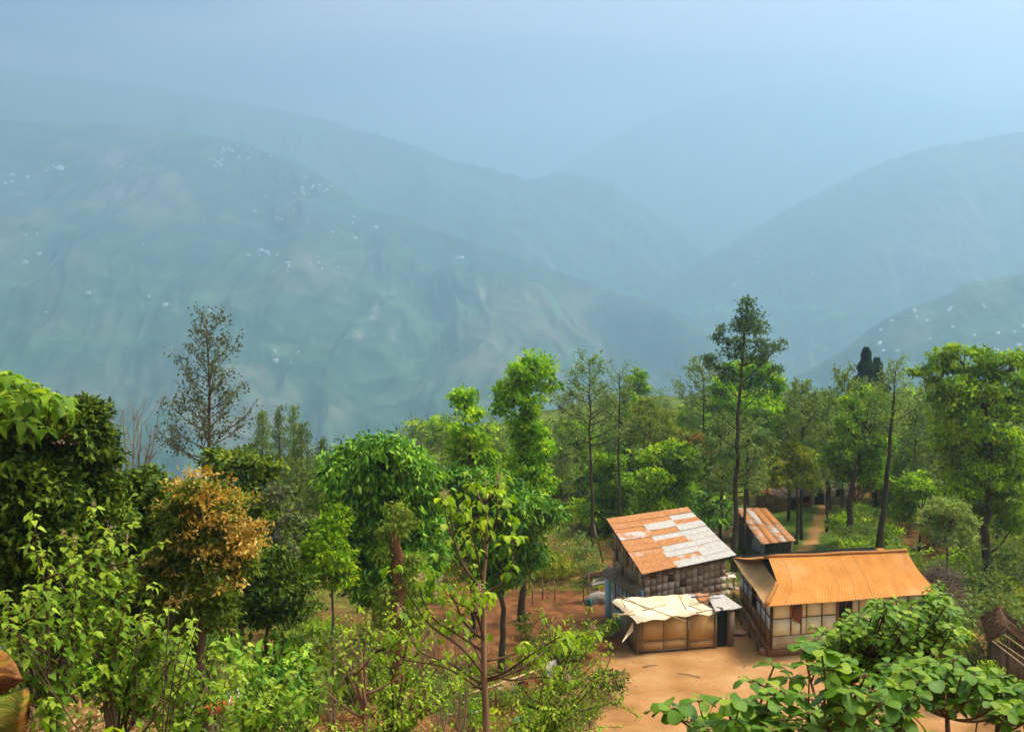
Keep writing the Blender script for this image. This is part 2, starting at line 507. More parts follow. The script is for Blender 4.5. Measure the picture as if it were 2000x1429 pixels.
def make_ground():
    r = np.concatenate([[0.0], np.geomspace(1.5, 36, 90), np.linspace(36.3, 112, 250), np.geomspace(113, 20000, 90)])
    th_fine = np.linspace(math.radians(-36), math.radians(36), 300)
    th_c = np.linspace(math.radians(36), math.radians(324), 70)[1:-1]
    th = np.concatenate([th_fine, th_c, [math.radians(324)]])
    R, T = np.meshgrid(r, th, indexing='ij')
    X = R * np.sin(T); Y = R * np.cos(T)
    Z = ground_h(X, Y)
    U = X / np.maximum(Y, 4)
    yl = np.interp(Y, [40, 47, 51, 54, 57], [1.0, 2.2, 3.8, 5.6, 6.6])
    yard = sstep(-0.7, 1.0, X - yl + 3 * (fbm(X / 2, Y / 2) - .5)) * sstep(61, 57, Y) * sstep(37, 40, Y) * sstep(27, 23, X + 4 * (fbm(X / 4, Y / 4) - .5))
    dirt = 0.22 + 0.5 * (fbm(X / 7, Y / 7, 3) - 0.3)
    dirt = np.maximum(dirt, 0.75 * sstep(-0.24, -0.2, U) * sstep(0.03, -0.02, U) * sstep(30, 34, Y) * sstep(48, 44, Y))
    dirt = np.maximum(dirt, 0.8 * sstep(-6, -3, X) * sstep(9, 6, X) * sstep(50, 54, Y) * sstep(66, 62, Y))
    dirt = np.maximum(dirt, 0.6 * sstep(22, 8, Y))
    dirt = np.maximum(dirt, 0.55 * sstep(20, 24, X) * sstep(60, 52, Y) * sstep(40, 46, Y))
    dirt = np.minimum(dirt, 0.9 - 0.72 * sstep(100, 120, Y))
    # the footpath through the grass behind the houses
    gx = [27.0, 19.9, 16.6, 14.0]; 
    px_ = np.interp(Y, [62, 68, 76, 88, 100], [14.0, 16.9, 20.4, 24.6, 29])
    path = sstep(0.55, 0.3, np.abs(X - px_)) * sstep(60, 63, Y) * sstep(100, 96, Y)
    yard = np.maximum(yard, path)
    lawn = sstep(14, 17, X) * sstep(64, 67, Y) * sstep(27, 23, X) * sstep(92, 86, Y)
    dirt = dirt * (1 - lawn * 0.95)
    # reverse the angle axis so that faces look up
    V = np.stack([X, Y, Z], -1)
    o = grid_mesh('ground', V[:, ::-1], len(r), len(th), ground_mat(), {'dirt': dirt[:, ::-1], 'yard': yard[:, ::-1]})
    tag(o, kind='structure')
    return o
GROUND = make_ground()
# ------------------------------------------------------------------ vegetation
def leaf_mat(name, cols, trans=0.35, rough=0.6, spec=0.12, nscale=0.6, vein=False):
    m, t, n, l = new_mat(name)
    a = N(t, 'ShaderNodeAttribute', attribute_name='tint')
    c = ramp(t, a.outputs['Fac'], [(i / (len(cols) - 1), q) for i, q in enumerate(cols)])
    f = noise_fac(t, nscale, 3, 0.6)
    c = mixc(t, 0.55, c, ramp(t, f, [(0.35, (0.55, 0.6, 0.5)), (0.65, (1.35, 1.25, 1.2))]), 'MULTIPLY')
    bump = None
    if vein:
        uv = N(t, 'ShaderNodeAttribute', attribute_name='luv')
        sx = t.nodes.new('ShaderNodeSeparateXYZ'); l.new(uv.outputs['Vector'], sx.inputs[0])
        ab = N(t, 'ShaderNodeMath', operation='ABSOLUTE'); l.new(sx.outputs['Y'], ab.inputs[0])
        mul = N(t, 'ShaderNodeMath', operation='MULTIPLY'); l.new(ab.outputs[0], mul.inputs[0]); mul.inputs[1].default_value = 0.75
        sb = N(t, 'ShaderNodeMath', operation='SUBTRACT'); l.new(sx.outputs['X'], sb.inputs[0]); l.new(mul.outputs[0], sb.inputs[1])
        m9 = N(t, 'ShaderNodeMath', operation='MULTIPLY'); l.new(sb.outputs[0], m9.inputs[0]); m9.inputs[1].default_value = 8.0
        fr = N(t, 'ShaderNodeMath', operation='PINGPONG'); l.new(m9.outputs[0], fr.inputs[0]); fr.inputs[1].default_value = 0.5
        v1 = ramp(t, fr.outputs[0], [(0.0, (1, 1, 1)), (0.14, (0, 0, 0))])
        v2 = ramp(t, ab.outputs[0], [(0.0, (1, 1, 1)), (0.05, (0, 0, 0))])
        mxv = mixc(t, 1.0, v1, v2, 'LIGHTEN')
        c2 = mixc(t, 0.35, c, (0.35, 0.5, 0.16))
        mm = N(t, 'ShaderNodeMath', operation='MULTIPLY'); l.new(mxv, mm.inputs[0]); mm.inputs[1].default_value = 0.6
        c = mixc(t, mm.outputs[0], c, c2)
        bump = fr.outputs[0]
    p = t.nodes.new('ShaderNodeBsdfPrincipled')
    l.new(c, p.inputs['Base Color'])
    p.inputs['Roughness'].default_value = rough
    p.inputs['Specular IOR Level'].default_value = spec
    if bump is not None:
        b = N(t, 'ShaderNodeBump', Strength=0.35, Distance=0.004); l.new(bump, b.inputs['Height']); l.new(b.outputs['Normal'], p.inputs['Normal'])
    tr = t.nodes.new('ShaderNodeBsdfTranslucent')
    tcx = mixc(t, 1.0, c, (1.5, 1.45, 0.6), 'MULTIPLY')
    l.new(tcx, tr.inputs['Color'])
    ms = t.nodes.new('ShaderNodeMixShader'); ms.inputs[0].default_value = trans
    l.new(p.outputs[0], ms.inputs[1]); l.new(tr.outputs[0], ms.inputs[2])
    o = t.nodes.new('ShaderNodeOutputMaterial'); l.new(ms.outputs[0], o.inputs['Surface'])
    return m

def bark_mat(name, c1, c2):
    m, t, n, l = new_mat(name)
    f = noise_fac(t, 6, 6, 0.65, stretch=(1, 1, 0.25))
    surf(t, ramp(t, f, [(0.3, c1), (0.7, c2)]), 0.95, 0.1, f, 0.7, 0.03)
    return m
BARK = bark_mat('bark_brown', (0.07, 0.042, 0.022), (0.20, 0.125, 0.07))
BARK_G = bark_mat('bark_grey', (0.085, 0.07, 0.05), (0.22, 0.18, 0.13))
BARK_D = bark_mat('bark_dark', (0.035, 0.024, 0.014), (0.11, 0.075, 0.042))
BARK_R = bark_mat('bark_rust', (0.13, 0.05, 0.02), (0.34, 0.15, 0.06))
TWIG = bark_mat('twig_tan', (0.20, 0.12, 0.06), (0.42, 0.28, 0.15))
DEADWOOD = bark_mat('dead_wood', (0.12, 0.08, 0.05), (0.34, 0.26, 0.18))

LM = dict(
    bright=leaf_mat('leaf_bright', [(0.0578, 0.1366, 0.004), (0.2053, 0.3992, 0.008), (0.5389, 0.7143, 0.02)]),
    fresh=leaf_mat('leaf_fresh', [(0.0746, 0.2102, 0.004), (0.2558, 0.508, 0.008), (0.5862, 0.7446, 0.03)]),
    dark=leaf_mat('leaf_dark', [(0.018, 0.042, 0.004), (0.065, 0.125, 0.008), (0.25, 0.33, 0.02)], 0.2),
    glossy=leaf_mat('leaf_glossy', [(0.0228, 0.0829, 0.005), (0.0911, 0.2654, 0.01), (0.3643, 0.6192, 0.03)], 0.22, 0.45, 0.22),
    olive=leaf_mat('leaf_olive', [(0.0674, 0.1115, 0.012), (0.1798, 0.2566, 0.025), (0.382, 0.4685, 0.06)]),
    alder=leaf_mat('leaf_alder', [(0.079, 0.1282, 0.03), (0.1895, 0.29, 0.065), (0.358, 0.4797, 0.13)]),
    bluegreen=leaf_mat('leaf_bluegreen', [(0.020, 0.060, 0.03), (0.05, 0.13, 0.06), (0.12, 0.25, 0.10)]),
    brownish=leaf_mat('leaf_brownish', [(0.06, 0.070, 0.028), (0.11, 0.13, 0.05), (0.19, 0.23, 0.085)], 0.2),
    gold=leaf_mat('leaf_gold', [(0.328, 0.187, 0.02), (0.5576, 0.34, 0.05), (0.7216, 0.544, 0.18)], 0.3),
    yellow=leaf_mat('leaf_yellow', [(0.14, 0.19, 0.010), (0.27, 0.32, 0.015), (0.42, 0.42, 0.03)]),
    orange=leaf_mat('leaf_orange', [(0.42, 0.11, 0.02), (0.68, 0.22, 0.03), (0.75, 0.4, 0.08)]),
    lime=leaf_mat('leaf_lime', [(0.0547, 0.1455, 0.003), (0.2082, 0.3686, 0.006), (0.5258, 0.6596, 0.05)], 0.4, 0.5, 0.2, 3.0),
    limev=leaf_mat('leaf_lime_veined', [(0.0417, 0.1249, 0.003), (0.1564, 0.3034, 0.006), (0.4379, 0.5711, 0.04)], 0.38, 0.5, 0.2, 3.0, vein=True),
    bigv=leaf_mat('leaf_big_veined', [(0.0261, 0.0973, 0.004), (0.1176, 0.2595, 0.008), (0.392, 0.4866, 0.03)], 0.32, 0.45, 0.18, 3.0, vein=True),
    pine=leaf_mat('leaf_pine', [(0.066, 0.1067, 0.02), (0.1188, 0.1843, 0.03), (0.2376, 0.291, 0.06)]),
    feather=leaf_mat('leaf_feather', [(0.035, 0.08, 0.028), (0.09, 0.17, 0.055), (0.20, 0.32, 0.10)]),
    dry=leaf_mat('leaf_dry', [(0.20, 0.10, 0.035), (0.36, 0.20, 0.08), (0.52, 0.33, 0.15)], 0.2, 0.8, 0.05),
    seed=leaf_mat('seed_tan', [(0.40, 0.24, 0.14), (0.55, 0.37, 0.24), (0.68, 0.5, 0.36)], 0.2, 0.8, 0.05),
)
# leaf templates: (u along, v across, w up), triangles
T_D = (np.array([(0, 0, 0), (0.42, 0.5, 0.05), (1, 0, -0.10), (0.42, -0.5, 0.05)]), np.array([(0, 2, 1), (0, 3, 2)]))
T_N = (np.array([(0, 0, 0), (0.5, 0.5, 0.0), (1, 0, -0.25)]), np.array([(0, 2, 1)]))
T_B = (np.array([(0, 0, 0), (0.3, 0.44, 0.07), (0.66, 0.42, 0.0), (1.0, 0, -0.24), (0.66, -0.42, 0.0), (0.3, -0.44, 0.07), (0.33, 0, 0.0), (0.68, 0, -0.08)]),
       np.array([(0, 6, 1), (1, 6, 7), (1, 7, 2), (2, 7, 3), (0, 5, 6), (5, 4, 7), (5, 7, 6), (4, 3, 7)]))
T_H = (np.array([(0.06, 0, 0), (-0.05, 0.3, 0.04), (0.22, 0.52, 0.05), (0.62, 0.33, -0.03), (1.08, 0, -0.26), (0.62, -0.33, -0.03), (0.22, -0.52, 0.05), (-0.05, -0.3, 0.04), (0.3, 0, -0.02), (0.66, 0, -0.10)]),
       np.array([(0, 8, 1), (1, 8, 2), (2, 8, 9), (2, 9, 3), (3, 9, 4), (0, 7, 8), (7, 6, 8), (6, 9, 8), (6, 5, 9), (5, 4, 9)]))
# obovate large leaf with a rounded end
def _obov():
    us = [0, 0.15, 0.35, 0.55, 0.75, 0.9, 0.98]
    ws = [0.03, 0.18, 0.33, 0.44, 0.46, 0.33, 0.12]
    V = []; F = []
    for u, w_ in zip(us, ws):
        d = -0.30 * u * u
        V += [(u, w_, d + 0.30 * w_ - 0.35 * w_ * w_), (u, 0, d), (u, -w_, d + 0.30 * w_ - 0.35 * w_ * w_)]
    for i in range(len(us) - 1):
        a = 3 * i
        for o in (0, 1):
            F += [(a + o, a + o + 1, a + o + 4), (a + o, a + o + 4, a + o + 3)]
    return np.array(V), np.array([(f[0], f[2], f[1]) for f in F])
T_O = _obov()

def _curl(T, k, tw):
    V = T[0].copy().astype(float); u = V[:, 0]
    V[:, 2] += -k * u * u + tw * V[:, 1] * u + 0.03 * np.sin(u * 9) * np.abs(V[:, 1]) * 2
    V[:, 1] *= 1 + 0.12 * np.sin(u * 7 + k * 9)
    V[:, 1] += 0.08 * tw * u * u
    return (V, T[1])
class Leaves:
    def __init__(s): s.V = []; s.F = []; s.t = []; s.uv = []; s.n = 0
    def add(s, C, D, Nn, L, W, T, tint):
        """C (n,3) base points, D (n,3) directions, Nn (n,3) rough normals, L,W lengths (n,), tint (n,)"""
        if len(C) == 0: return
        if len(T[0]) > 6 and len(C) > 12 and not getattr(s, 'sub', False):
            L = np.broadcast_to(L, (len(C),)); W = np.broadcast_to(W, (len(C),)); s.sub = True
            q = np.random.default_rng(len(C)); pick = q.integers(0, 5, len(C)); W = W * q.uniform(.8, 1.12, len(C)); L = L * q.uniform(.78, 1.12, len(C))
            for i, (k, tw) in enumerate(((0, 0), (.18, .3), (-.12, -.3), (.32, -.15), (.05, .45))):
                m = pick == i; s.add(C[m], D[m], Nn[m], L[m], W[m], _curl(T, k, tw), tint[m])
            s.sub = False; return
        tv, tf = T
        D = D / (np.linalg.norm(D, axis=1, keepdims=True) + 1e-9)
        S = np.cross(Nn, D); S /= (np.linalg.norm(S, axis=1, keepdims=True) + 1e-9)
        U = np.cross(D, S)
        L = np.broadcast_to(L, (len(C),)); W = np.broadcast_to(W, (len(C),))
        V = C[:, None] + tv[None, :, 0:1] * (D * L[:, None])[:, None] + tv[None, :, 1:2] * (S * W[:, None])[:, None] + tv[None, :, 2:3] * (U * L[:, None])[:, None]
        k = len(tv)
        F = tf[None] + (s.n + np.arange(len(C)) * k)[:, None, None]
        s.V.append(V.reshape(-1, 3)); s.F.append(F.reshape(-1, 3))
        s.t.append(np.repeat(tint, k)); s.n += len(C) * k
        s.uv.append(np.tile(tv, (len(C), 1)))
    def build(s, name, mat, parent=None, origin=(0, 0, 0), uv=False, link=True):
        me = bpy.data.meshes.new(name)
        V = (np.concatenate(s.V) - np.asarray(origin)).astype(np.float32); F = np.concatenate(s.F).astype(np.int32)
        me.vertices.add(len(V)); me.vertices.foreach_set('co', V.ravel())
        me.loops.add(F.size); me.loops.foreach_set('vertex_index', F.ravel())
        me.polygons.add(len(F)); me.polygons.foreach_set('loop_start', np.arange(0, F.size, 3, dtype=np.int32))
        if uv: me.polygons.foreach_set('use_smooth', np.ones(len(F), bool))
        me.materials.append(mat)
        me.update(calc_edges=True)
        a = me.attributes.new('tint', 'FLOAT', 'POINT'); a.data.foreach_set('value', np.concatenate(s.t).astype(np.float32))
        if uv:
            a = me.attributes.new('luv', 'FLOAT_VECTOR', 'POINT'); a.data.foreach_set('vector', np.concatenate(s.uv).astype(np.float32).ravel())
        o = bpy.data.objects.new(name, me)
        COL.objects.link(o)
        if parent is not None: o.parent = parent
        return o

def unit(n, rg):
    v = rg.normal(size=(n, 3)); return v / np.linalg.norm(v, axis=1, keepdims=True)

def clump_leaves(Lv, c, r, rg, sub, per, leaf, lw, T, up=0.6, droop=0.0, spread=0.16, tb=0.5, flat=0.42):
    """leaves in small tufts spread through an ellipsoid of centre c, radii r"""
    d = unit(sub, rg)
    rad = rg.uniform(0.25, 1.0, sub) ** 0.5
    wob = 1 + 0.22 * np.sin(d[:, 0] * 5 + c[0]) * np.cos(d[:, 2] * 4 + c[2])
    cen = c + d * np.asarray(r) * (rad * wob)[:, None]
    sr = spread * float(np.mean(r)) + leaf * 0.5
    tufttint = rg.normal(0, 0.22, sub)
    rad = rad * np.where(rg.random(sub) < 0.14, rg.uniform(1.1, 1.4, sub), 1.0)
    C = np.repeat(cen, per, 0) + rg.normal(size=(sub * per, 3)) * sr * np.array([1, 1, flat])
    out = np.repeat(d, per, 0)
    D = out * 0.7 + unit(len(C), rg) * 0.9 + np.array([0, 0, -droop])
    Nn = np.array([0, 0, 1.0]) * up + unit(len(C), rg) * 0.6 + out * 0.3
    tint = np.clip(tb + np.repeat(tufttint, per) + rg.normal(0, 0.16, len(C)), 0, 1)
    s = rg.uniform(0.6, 1.5, len(C))
    Lv.add(C, D, Nn, leaf * s, leaf * lw * s, T, tint)
    return cen

def bez(a, b, bow, n=6):
    a = np.asarray(a, float); b = np.asarray(b, float); m = (a + b) / 2 + bow
    t = np.linspace(0, 1, n)[:, None]
    return (1 - t) ** 2 * a + 2 * t * (1 - t) * m + t * t * b

def base_pt(px, Y):
    dx, dy, dz = ray(px, 900)
    x = dx / dy * Y
    return np.array([x, Y, H(x, Y)])

SEED = [100]
def hero(name, label, cat, Y, trunk, r0, clumps, mat, leaf=0.18, lw=0.5, T=None, sub=26, per=22, group=None, bark=None, droop=0.2, up=0.6, spread=0.13, tb=0.5, extra=None, full=1.0, twigs=True, r1=None, base=None, sides=8, dens=1.0):
    """a tree whose trunk and leaf masses follow photo positions at Y metres; depth varies from mass to mass"""
    SEED[0] += 1
    rg = np.random.default_rng(SEED[0])
    T = T or T_D
    pts = [np.array(P(a, b, Y)) for a, b in trunk]
    g = base_pt(trunk[0][0], Y)
    if pts[0][2] > g[2] + 0.3: pts = [g - np.array([0, 0, 0.1])] + pts
    else: pts[0] = g - np.array([0, 0, 0.1])
    root = empty(name, tuple(g), label, cat, group)
    k = Y / FPX
    tb_ = MB()
    # resample the trunk
    pp = np.array(pts); dd = np.concatenate([[0], np.cumsum(np.linalg.norm(np.diff(pp, axis=0), axis=1))])
    nn = max(6, len(pts) * 3)
    tt = np.linspace(0, dd[-1], nn)
    tr = np.stack([np.interp(tt, dd, pp[:, i]) for i in range(3)], 1)
    tr[1:-1] = (tr[:-2] + tr[1:-1] * 2 + tr[2:]) / 4
    tr[1:-1, :2] += rg.normal(0, r0 * 0.25, (nn - 2, 2))
    r1 = r1 or r0 * 0.3
    rr = np.interp(np.linspace(0, 1, nn), [0, 0.06, 1], [r0 * 1.35, r0, r1])
    tb_.tube(tr, list(rr), sides)
    to = tb_.build('trunk', bark or BARK, root, smooth=True)
    Lv = Leaves(); br = MB(); tw = MB()
    for q in clumps:
        cx, cy, rx, ry = q[:4]
        dy = q[4] if len(q) > 4 else rg.uniform(-0.6, 0.6) * rx * k * 1.6
        c = np.array(P(cx + rg.normal(0, .12) * rx, cy + rg.normal(0, .10) * ry, Y + dy)); r = np.array([rx * k, (rx + ry) / 2 * k * 1.05, ry * k]) * rg.uniform(.74, 1.04) * full
        a = tr[np.argmin(np.abs(tr[:, 2] - (c[2] - 0.8 * np.linalg.norm(c[:2] - tr[:, :2], axis=1))) + (tr[:, 2] > c[2]) * 50)]
        limb = bez(a, c, np.array([0, 0, -0.12 * np.linalg.norm(c - a)]) + rg.normal(0, 0.08, 3) * np.linalg.norm(c - a), 6)
        lr = max(0.012, min(r0 * 0.45, 0.07 * float(np.mean(r)) + 0.01))
        br.tube(limb, list(np.linspace(lr, lr * 0.45, 6)), 5)
        n = max(4, int(sub * dens * (rx * ry) / 1500.0 + 4))
        cen = clump_leaves(Lv, c, r, rg, n, per, leaf, lw, T, up, droop, spread, tb)
        if twigs:
            for e in cen[:: max(1, len(cen) // 9)]:
                br.tube(bez(limb[-2], e, rg.normal(0, 0.06, 3), 4), [lr * 0.45, lr * 0.35, lr * 0.25, lr * 0.12], 4)
    if br.n: br.build('branches', bark or BARK, root)
    Lv.build('crown', mat, root, origin=g)
    if extra:
        E = Leaves()
        for (emat, q, ename, el) in extra:
            E = Leaves()
            for (cx, cy, rx, ry, n) in q:
                c = np.array(P(cx, cy, Y - 0.5 * rx * k)); r = np.array([rx * k, rx * k, ry * k])
                clump_leaves(E, c, r * 1.05, rg, n, 16, el, 0.45, T_D, 0.5, 0.0, 0.12, 0.5)
            E.build(ename, emat, root, origin=g)
    return root

def sparse_tree(name, label, cat, px, Y, top_py, crown_py, hw, mat, leaf=0.13, nb=26, r0=0.13, lean=0.0, group=None, bark=None, rise=0.55, dens=1.0, prof=None, tb=0.5, link_base=None, lw=0.5, base_px=None, twn=5, per=7):
    """a slender tree: side branches leave a straight trunk, leaves sit along fine twigs"""
    SEED[0] += 1
    rg = np.random.default_rng(SEED[0])
    g = base_pt(base_px if base_px is not None else px, Y)
    root = empty(name, tuple(g), label, cat, group)
    top = np.array(P(px, top_py, Y)); k = Y / FPX
    cb = np.array(P(px, crown_py, Y))[2]
    Hh = top[2] - g[2]
    n = 12
    t = np.linspace(0, 1, n)[:, None]
    tr = (g - [0, 0, .1]) * (1 - t) + top * t
    tr[1:-1, :2] += rg.normal(0, 0.05, (n - 2, 2)) * np.array([1, 1]); 
    b = MB(); b.tube(tr, list(np.linspace(r0, 0.02, n)), 7)
    b.build('trunk', bark or BARK_D, root, smooth=True)
    br = MB(); Lv = Leaves()
    prof = prof or (lambda s: (0.35 + 0.65 * math.sin(min(1, s * 1.25 + 0.05) * math.pi * 0.5)) if s < 0.75 else 1.0)
    for i in range(nb):
        s = (i + rg.uniform(-0.3, 0.3)) / nb            # 0 top, 1 crown base
        s = min(1, max(0.0, s))
        z = top[2] - 0.2 - s * (top[2] - cb)
        f = (z - g[2]) / Hh
        a = (g * (1 - f) + top * f)
        L = hw * k * prof(s) * rg.uniform(0.65, 1.12)
        az = i * 2.4 + rg.uniform(-0.4, 0.4)
        rs = rise * (1.25 - 0.6 * s) + rg.uniform(-0.1, 0.1)
        e = a + np.array([math.cos(az) * L, math.sin(az) * L, L * rs])
        limb = bez(a, e, np.array([0, 0, -0.14 * L]) + rg.normal(0, 0.03, 3) * L, 6)
        lr = 0.012 + 0.012 * L
        br.tube(limb, list(np.linspace(lr, lr * 0.3, 6)), 4)
        nt_ = max(2, int(twn * (0.4 + L / 1.6) * dens))
        for j in range(nt_):
            u = rg.uniform(0.25, 1.0)
            p0 = limb[min(4, int(u * 5))] * (1 - (u * 5 % 1)) + limb[min(5, int(u * 5) + 1)] * (u * 5 % 1)
            d = unit(1, rg)[0] * 0.7 + (e - a) / L * 0.6 + np.array([0, 0, 0.35])
            tl = (0.25 + 0.3 * L) * rg.uniform(0.5, 1.0)
            p1 = p0 + d * tl
            br.tube([p0, (p0 + p1) / 2 + rg.normal(0, 0.04, 3), p1], [lr * 0.35, lr * 0.25, lr * 0.12], 3, cap=False)
            m_ = int(per * (0.6 + tl))
            C = p0 + (p1 - p0) * rg.uniform(0.15, 1.05, m_)[:, None] + rg.normal(0, 0.09 + 0.06 * tl, (m_, 3))
            Lv.add(C, unit(m_, rg) + [0, 0, -0.2], unit(m_, rg) * 0.8 + [0, 0, 0.6], leaf * rg.uniform(0.7, 1.3, m_), leaf * lw, T_D, np.clip(tb + rg.normal(0, 0.22, m_), 0, 1))
    br.build('branches', bark or BARK_D, root)
    Lv.build('crown', mat, root, origin=g)
    return root

def copy_tree(o, loc, rz=0, sc=(1, 1, 1), label=None, group=None):
    c = o.copy(); COL.objects.link(c)
    c.location = loc; c.rotation_euler = (0, 0, rz); c.scale = sc
    if label: c['label'] = label
    if group: c['group'] = group
    for ch in list(o.children):
        d = ch.copy(); COL.objects.link(d); d.parent = c
        for g in list(ch.children):
            e = g.copy(); COL.objects.link(e); e.parent = d
    return c

def back_forest():
    rg = np.random.default_rng(2024)
    spots = [(rg.uniform(1060, 1500), rg.uniform(96, 135), 0) for _ in range(22)] + [(rg.uniform(1500, 1900), rg.uniform(92, 135), 1) for _ in range(24)] + [(rg.uniform(840, 1080), rg.uniform(92, 125), 0) for _ in range(12)] + [(rg.uniform(1070, 1430), rg.uniform(105, 140), 4) for _ in range(26)] + [(rg.uniform(1030, 1110), rg.uniform(85, 110), 4) for _ in range(5)] + [(rg.uniform(470, 680), rg.uniform(70, 100), 2) for _ in range(8)] + [(rg.uniform(1880, 2080), rg.uniform(72, 110), 3) for _ in range(10)]
    for px, Y, z in spots:
        o = proto_w[int(rg.integers(0, len(proto_w)))]
        b = base_pt(px, Y)
        top_py = (rg.uniform(830, 900), rg.uniform(770, 850), rg.uniform(870, 930), rg.uniform(760, 900), rg.uniform(800, 860))[z] + (20 if px < 1100 else 0)
        Ht = np.array(P(px, top_py, Y))[2] - b[2]
        zz = np.array([v.co.z for v in o.children[0].data.vertices]).max()
        sc = Ht / zz
        copy_tree(o, tuple(b), rg.uniform(0, 6.28), (sc * 1.25, sc * 1.25, sc), ('grey-green tree in the hazy thicket left of and behind the tallest tree', 'grey-green tree deep in the wood behind the orange roof', 'hazy tree at the foot of the hazy pines', 'grey-green tree behind the big right tree', 'grey-green tree in the hazy thicket left of and behind the tallest tree')[z], ('trees of the hazy thicket', 'trees deep in the wood', 'trees below the pines', 'trees behind the big right tree', 'trees of the hazy thicket')[z])

def place(o, px, Y, rz=0, s=1, label=None, group=None, sz=None):
    b = base_pt(px, Y)
    return copy_tree(o, tuple(b), rz, (s, s, sz or s), label, group)

# ---- trees on the left
hero('dark_leaved_tree', 'dark green dense tree at the left edge behind the big pale leaves', 'tree', 20.5,
     [(120, 1330), (115, 1150), (120, 1000), (140, 860)], 0.16,
     [(-20, 880, 60, 60), (10, 790, 50, 34), (65, 800, 44, 28), (20, 830, 55, 40), (80, 815, 50, 30), (-30, 950, 60, 60), (40, 870, 70, 50), (110, 850, 55, 45), (165, 850, 45, 50), (178, 808, 24, 26), (195, 890, 30, 40), (60, 950, 95, 55), (140, 950, 70, 50), (200, 950, 45, 28), (40, 1040, 90, 60), (120, 1050, 90, 60), (60, 1130, 90, 50), (160, 1140, 80, 60), (20, 1190, 70, 60), (215, 1010, 60, 45)],
     LM['dark'], 0.13, 0.5, T_D, 60, 26, bark=BARK_D, tb=0.5,
     extra=[(LM['seed'], [(120, 860, 60, 50, 7), (60, 960, 90, 40, 7), (170, 830, 30, 30, 3)], 'blossom', 0.07)])
hero('dark_leaved_tree', 'dark olive tree between the left edge tree and the golden tree', 'tree', 24,
     [(270, 1330), (275, 1180), (280, 1050)], 0.15,
     [(285, 955, 60, 40), (240, 985, 60, 45), (320, 975, 35, 35), (210, 1060, 70, 55), (275, 1050, 50, 50), (240, 1130, 80, 60), (300, 1150, 50, 50), (340, 1200, 50, 40), (270, 1200, 90, 50), (180, 1220, 80, 50)],
     LM['dark'], 0.16, 0.45, T_D, 50, 24, bark=BARK_D, tb=0.55)
hero('golden_tree', 'rounded tree covered in golden orange blossom', 'tree', 22.5,
     [(400, 1330), (395, 1220), (390, 1080)], 0.14,
     [(385, 965, 45, 30), (430, 995, 50, 38), (350, 1005, 45, 40), (400, 1050, 60, 45), (460, 1060, 45, 42), (340, 1080, 50, 45), (410, 1120, 60, 45), (470, 1110, 30, 30), (350, 1150, 60, 45), (430, 1180, 55, 45), (300, 1120, 40, 40), (360, 1210, 70, 35)],
     LM['olive'], 0.12, 0.42, T_D, 44, 20, bark=BARK, tb=0.35, spread=0.17,
     extra=[(LM['gold'], [(385, 950, 56, 30, 30), (440, 990, 56, 38, 32), (350, 1000, 48, 36, 14), (415, 1050, 64, 42, 26), (480, 1055, 44, 40, 28), (345, 1085, 48, 40, 9), (420, 1110, 64, 40, 16), (355, 1150, 50, 40, 7), (490, 1040, 30, 25, 10), (300, 1110, 34, 30, 4)], 'blossom', 0.10)])
sparse_tree('tall_sparse_tree', 'tall thin-crowned brownish tree rising above the golden tree', 'tree', 402, 46, 622, 905, 112, LM['brownish'], 0.15, 44, 0.19, bark=BARK, base_px=412, dens=1.15,
            prof=lambda s: 0.22 + 0.85 * s ** 0.9, per=9, rise=0.75, lw=0.6)
def bare_tree(name, label, Y, base, tips, r0, group=None, bark=None, nsub=5):
    SEED[0] += 1
    rg = np.random.default_rng(SEED[0])
    g = base_pt(base[0], Y)
    root = empty(name, tuple(g), label, 'tree', group)
    a = np.array(P(base[0], base[1], Y))
    b = MB(); b.tube([g, (g + a) / 2 + [0.05, 0, 0], a], [r0, r0 * 0.9, r0 * 0.8], 6)
    b.build('trunk', bark or BARK_G, root, smooth=True)
    br = MB()
    for tx, ty in tips:
        e = np.array(P(tx, ty, Y + rg.uniform(-1.2, 1.2)))
        L = np.linalg.norm(e - a)
        c = bez(a, e, np.array([(tx - base[0]) * 0.0015 * L, 0, -0.05 * L]), 9)
        br.tube(c, list(np.linspace(r0 * 0.6, 0.008, 9)), 5)
        for j in range(nsub * 2):
            u = rg.integers(2, 8)
            d = (c[u] - c[u - 1]); d = d / np.linalg.norm(d) + unit(1, rg)[0] * 0.7 + [0, 0, 0.2]
            p1 = c[u] + d * L * rg.uniform(0.10, 0.24)
            m = (c[u] + p1) / 2 + rg.normal(0, 0.04, 3) * L * 0.3
            br.tube([c[u], m, p1], [0.016, 0.011, 0.005], 3, cap=False)
            for k in range(3):
                q = p1 + (unit(1, rg)[0] * 0.6 + d) * L * 0.06
                br.tube([m + (p1 - m) * rg.uniform(0, 1), q], [0.007, 0.003], 3, cap=False)
    br.build('branches', bark or BARK_G, root)
    return root
bare_tree('bare_tree', 'leafless pale tree between the dark tree and the tall sparse tree', 44, (258, 990), [(203, 808), (222, 830), (240, 800), (262, 795), (278, 806), (296, 835), (215, 860), (310, 800)], 0.09, bark=TWIG)
bare_tree('bare_tree', 'small leafless tree against the far slope above the glossy tree', 92, (806, 900), [(775, 822), (790, 832), (806, 812), (822, 818), (832, 830)], 0.09)
hero('dark_leaved_tree', 'low dark bushy tree in the shade between the golden tree and the yellow-green tree', 'tree', 34,
     [(520, 1260), (520, 1150)], 0.10, [(500, 1080, 40, 30), (540, 1100, 40, 30), (480, 1130, 45, 34), (530, 1150, 50, 34), (580, 1140, 34, 28), (500, 1190, 50, 30), (565, 1190, 40, 26)], LM['dark'], 0.17, 0.45, T_D, 60, 22, bark=BARK_D, tb=0.45)
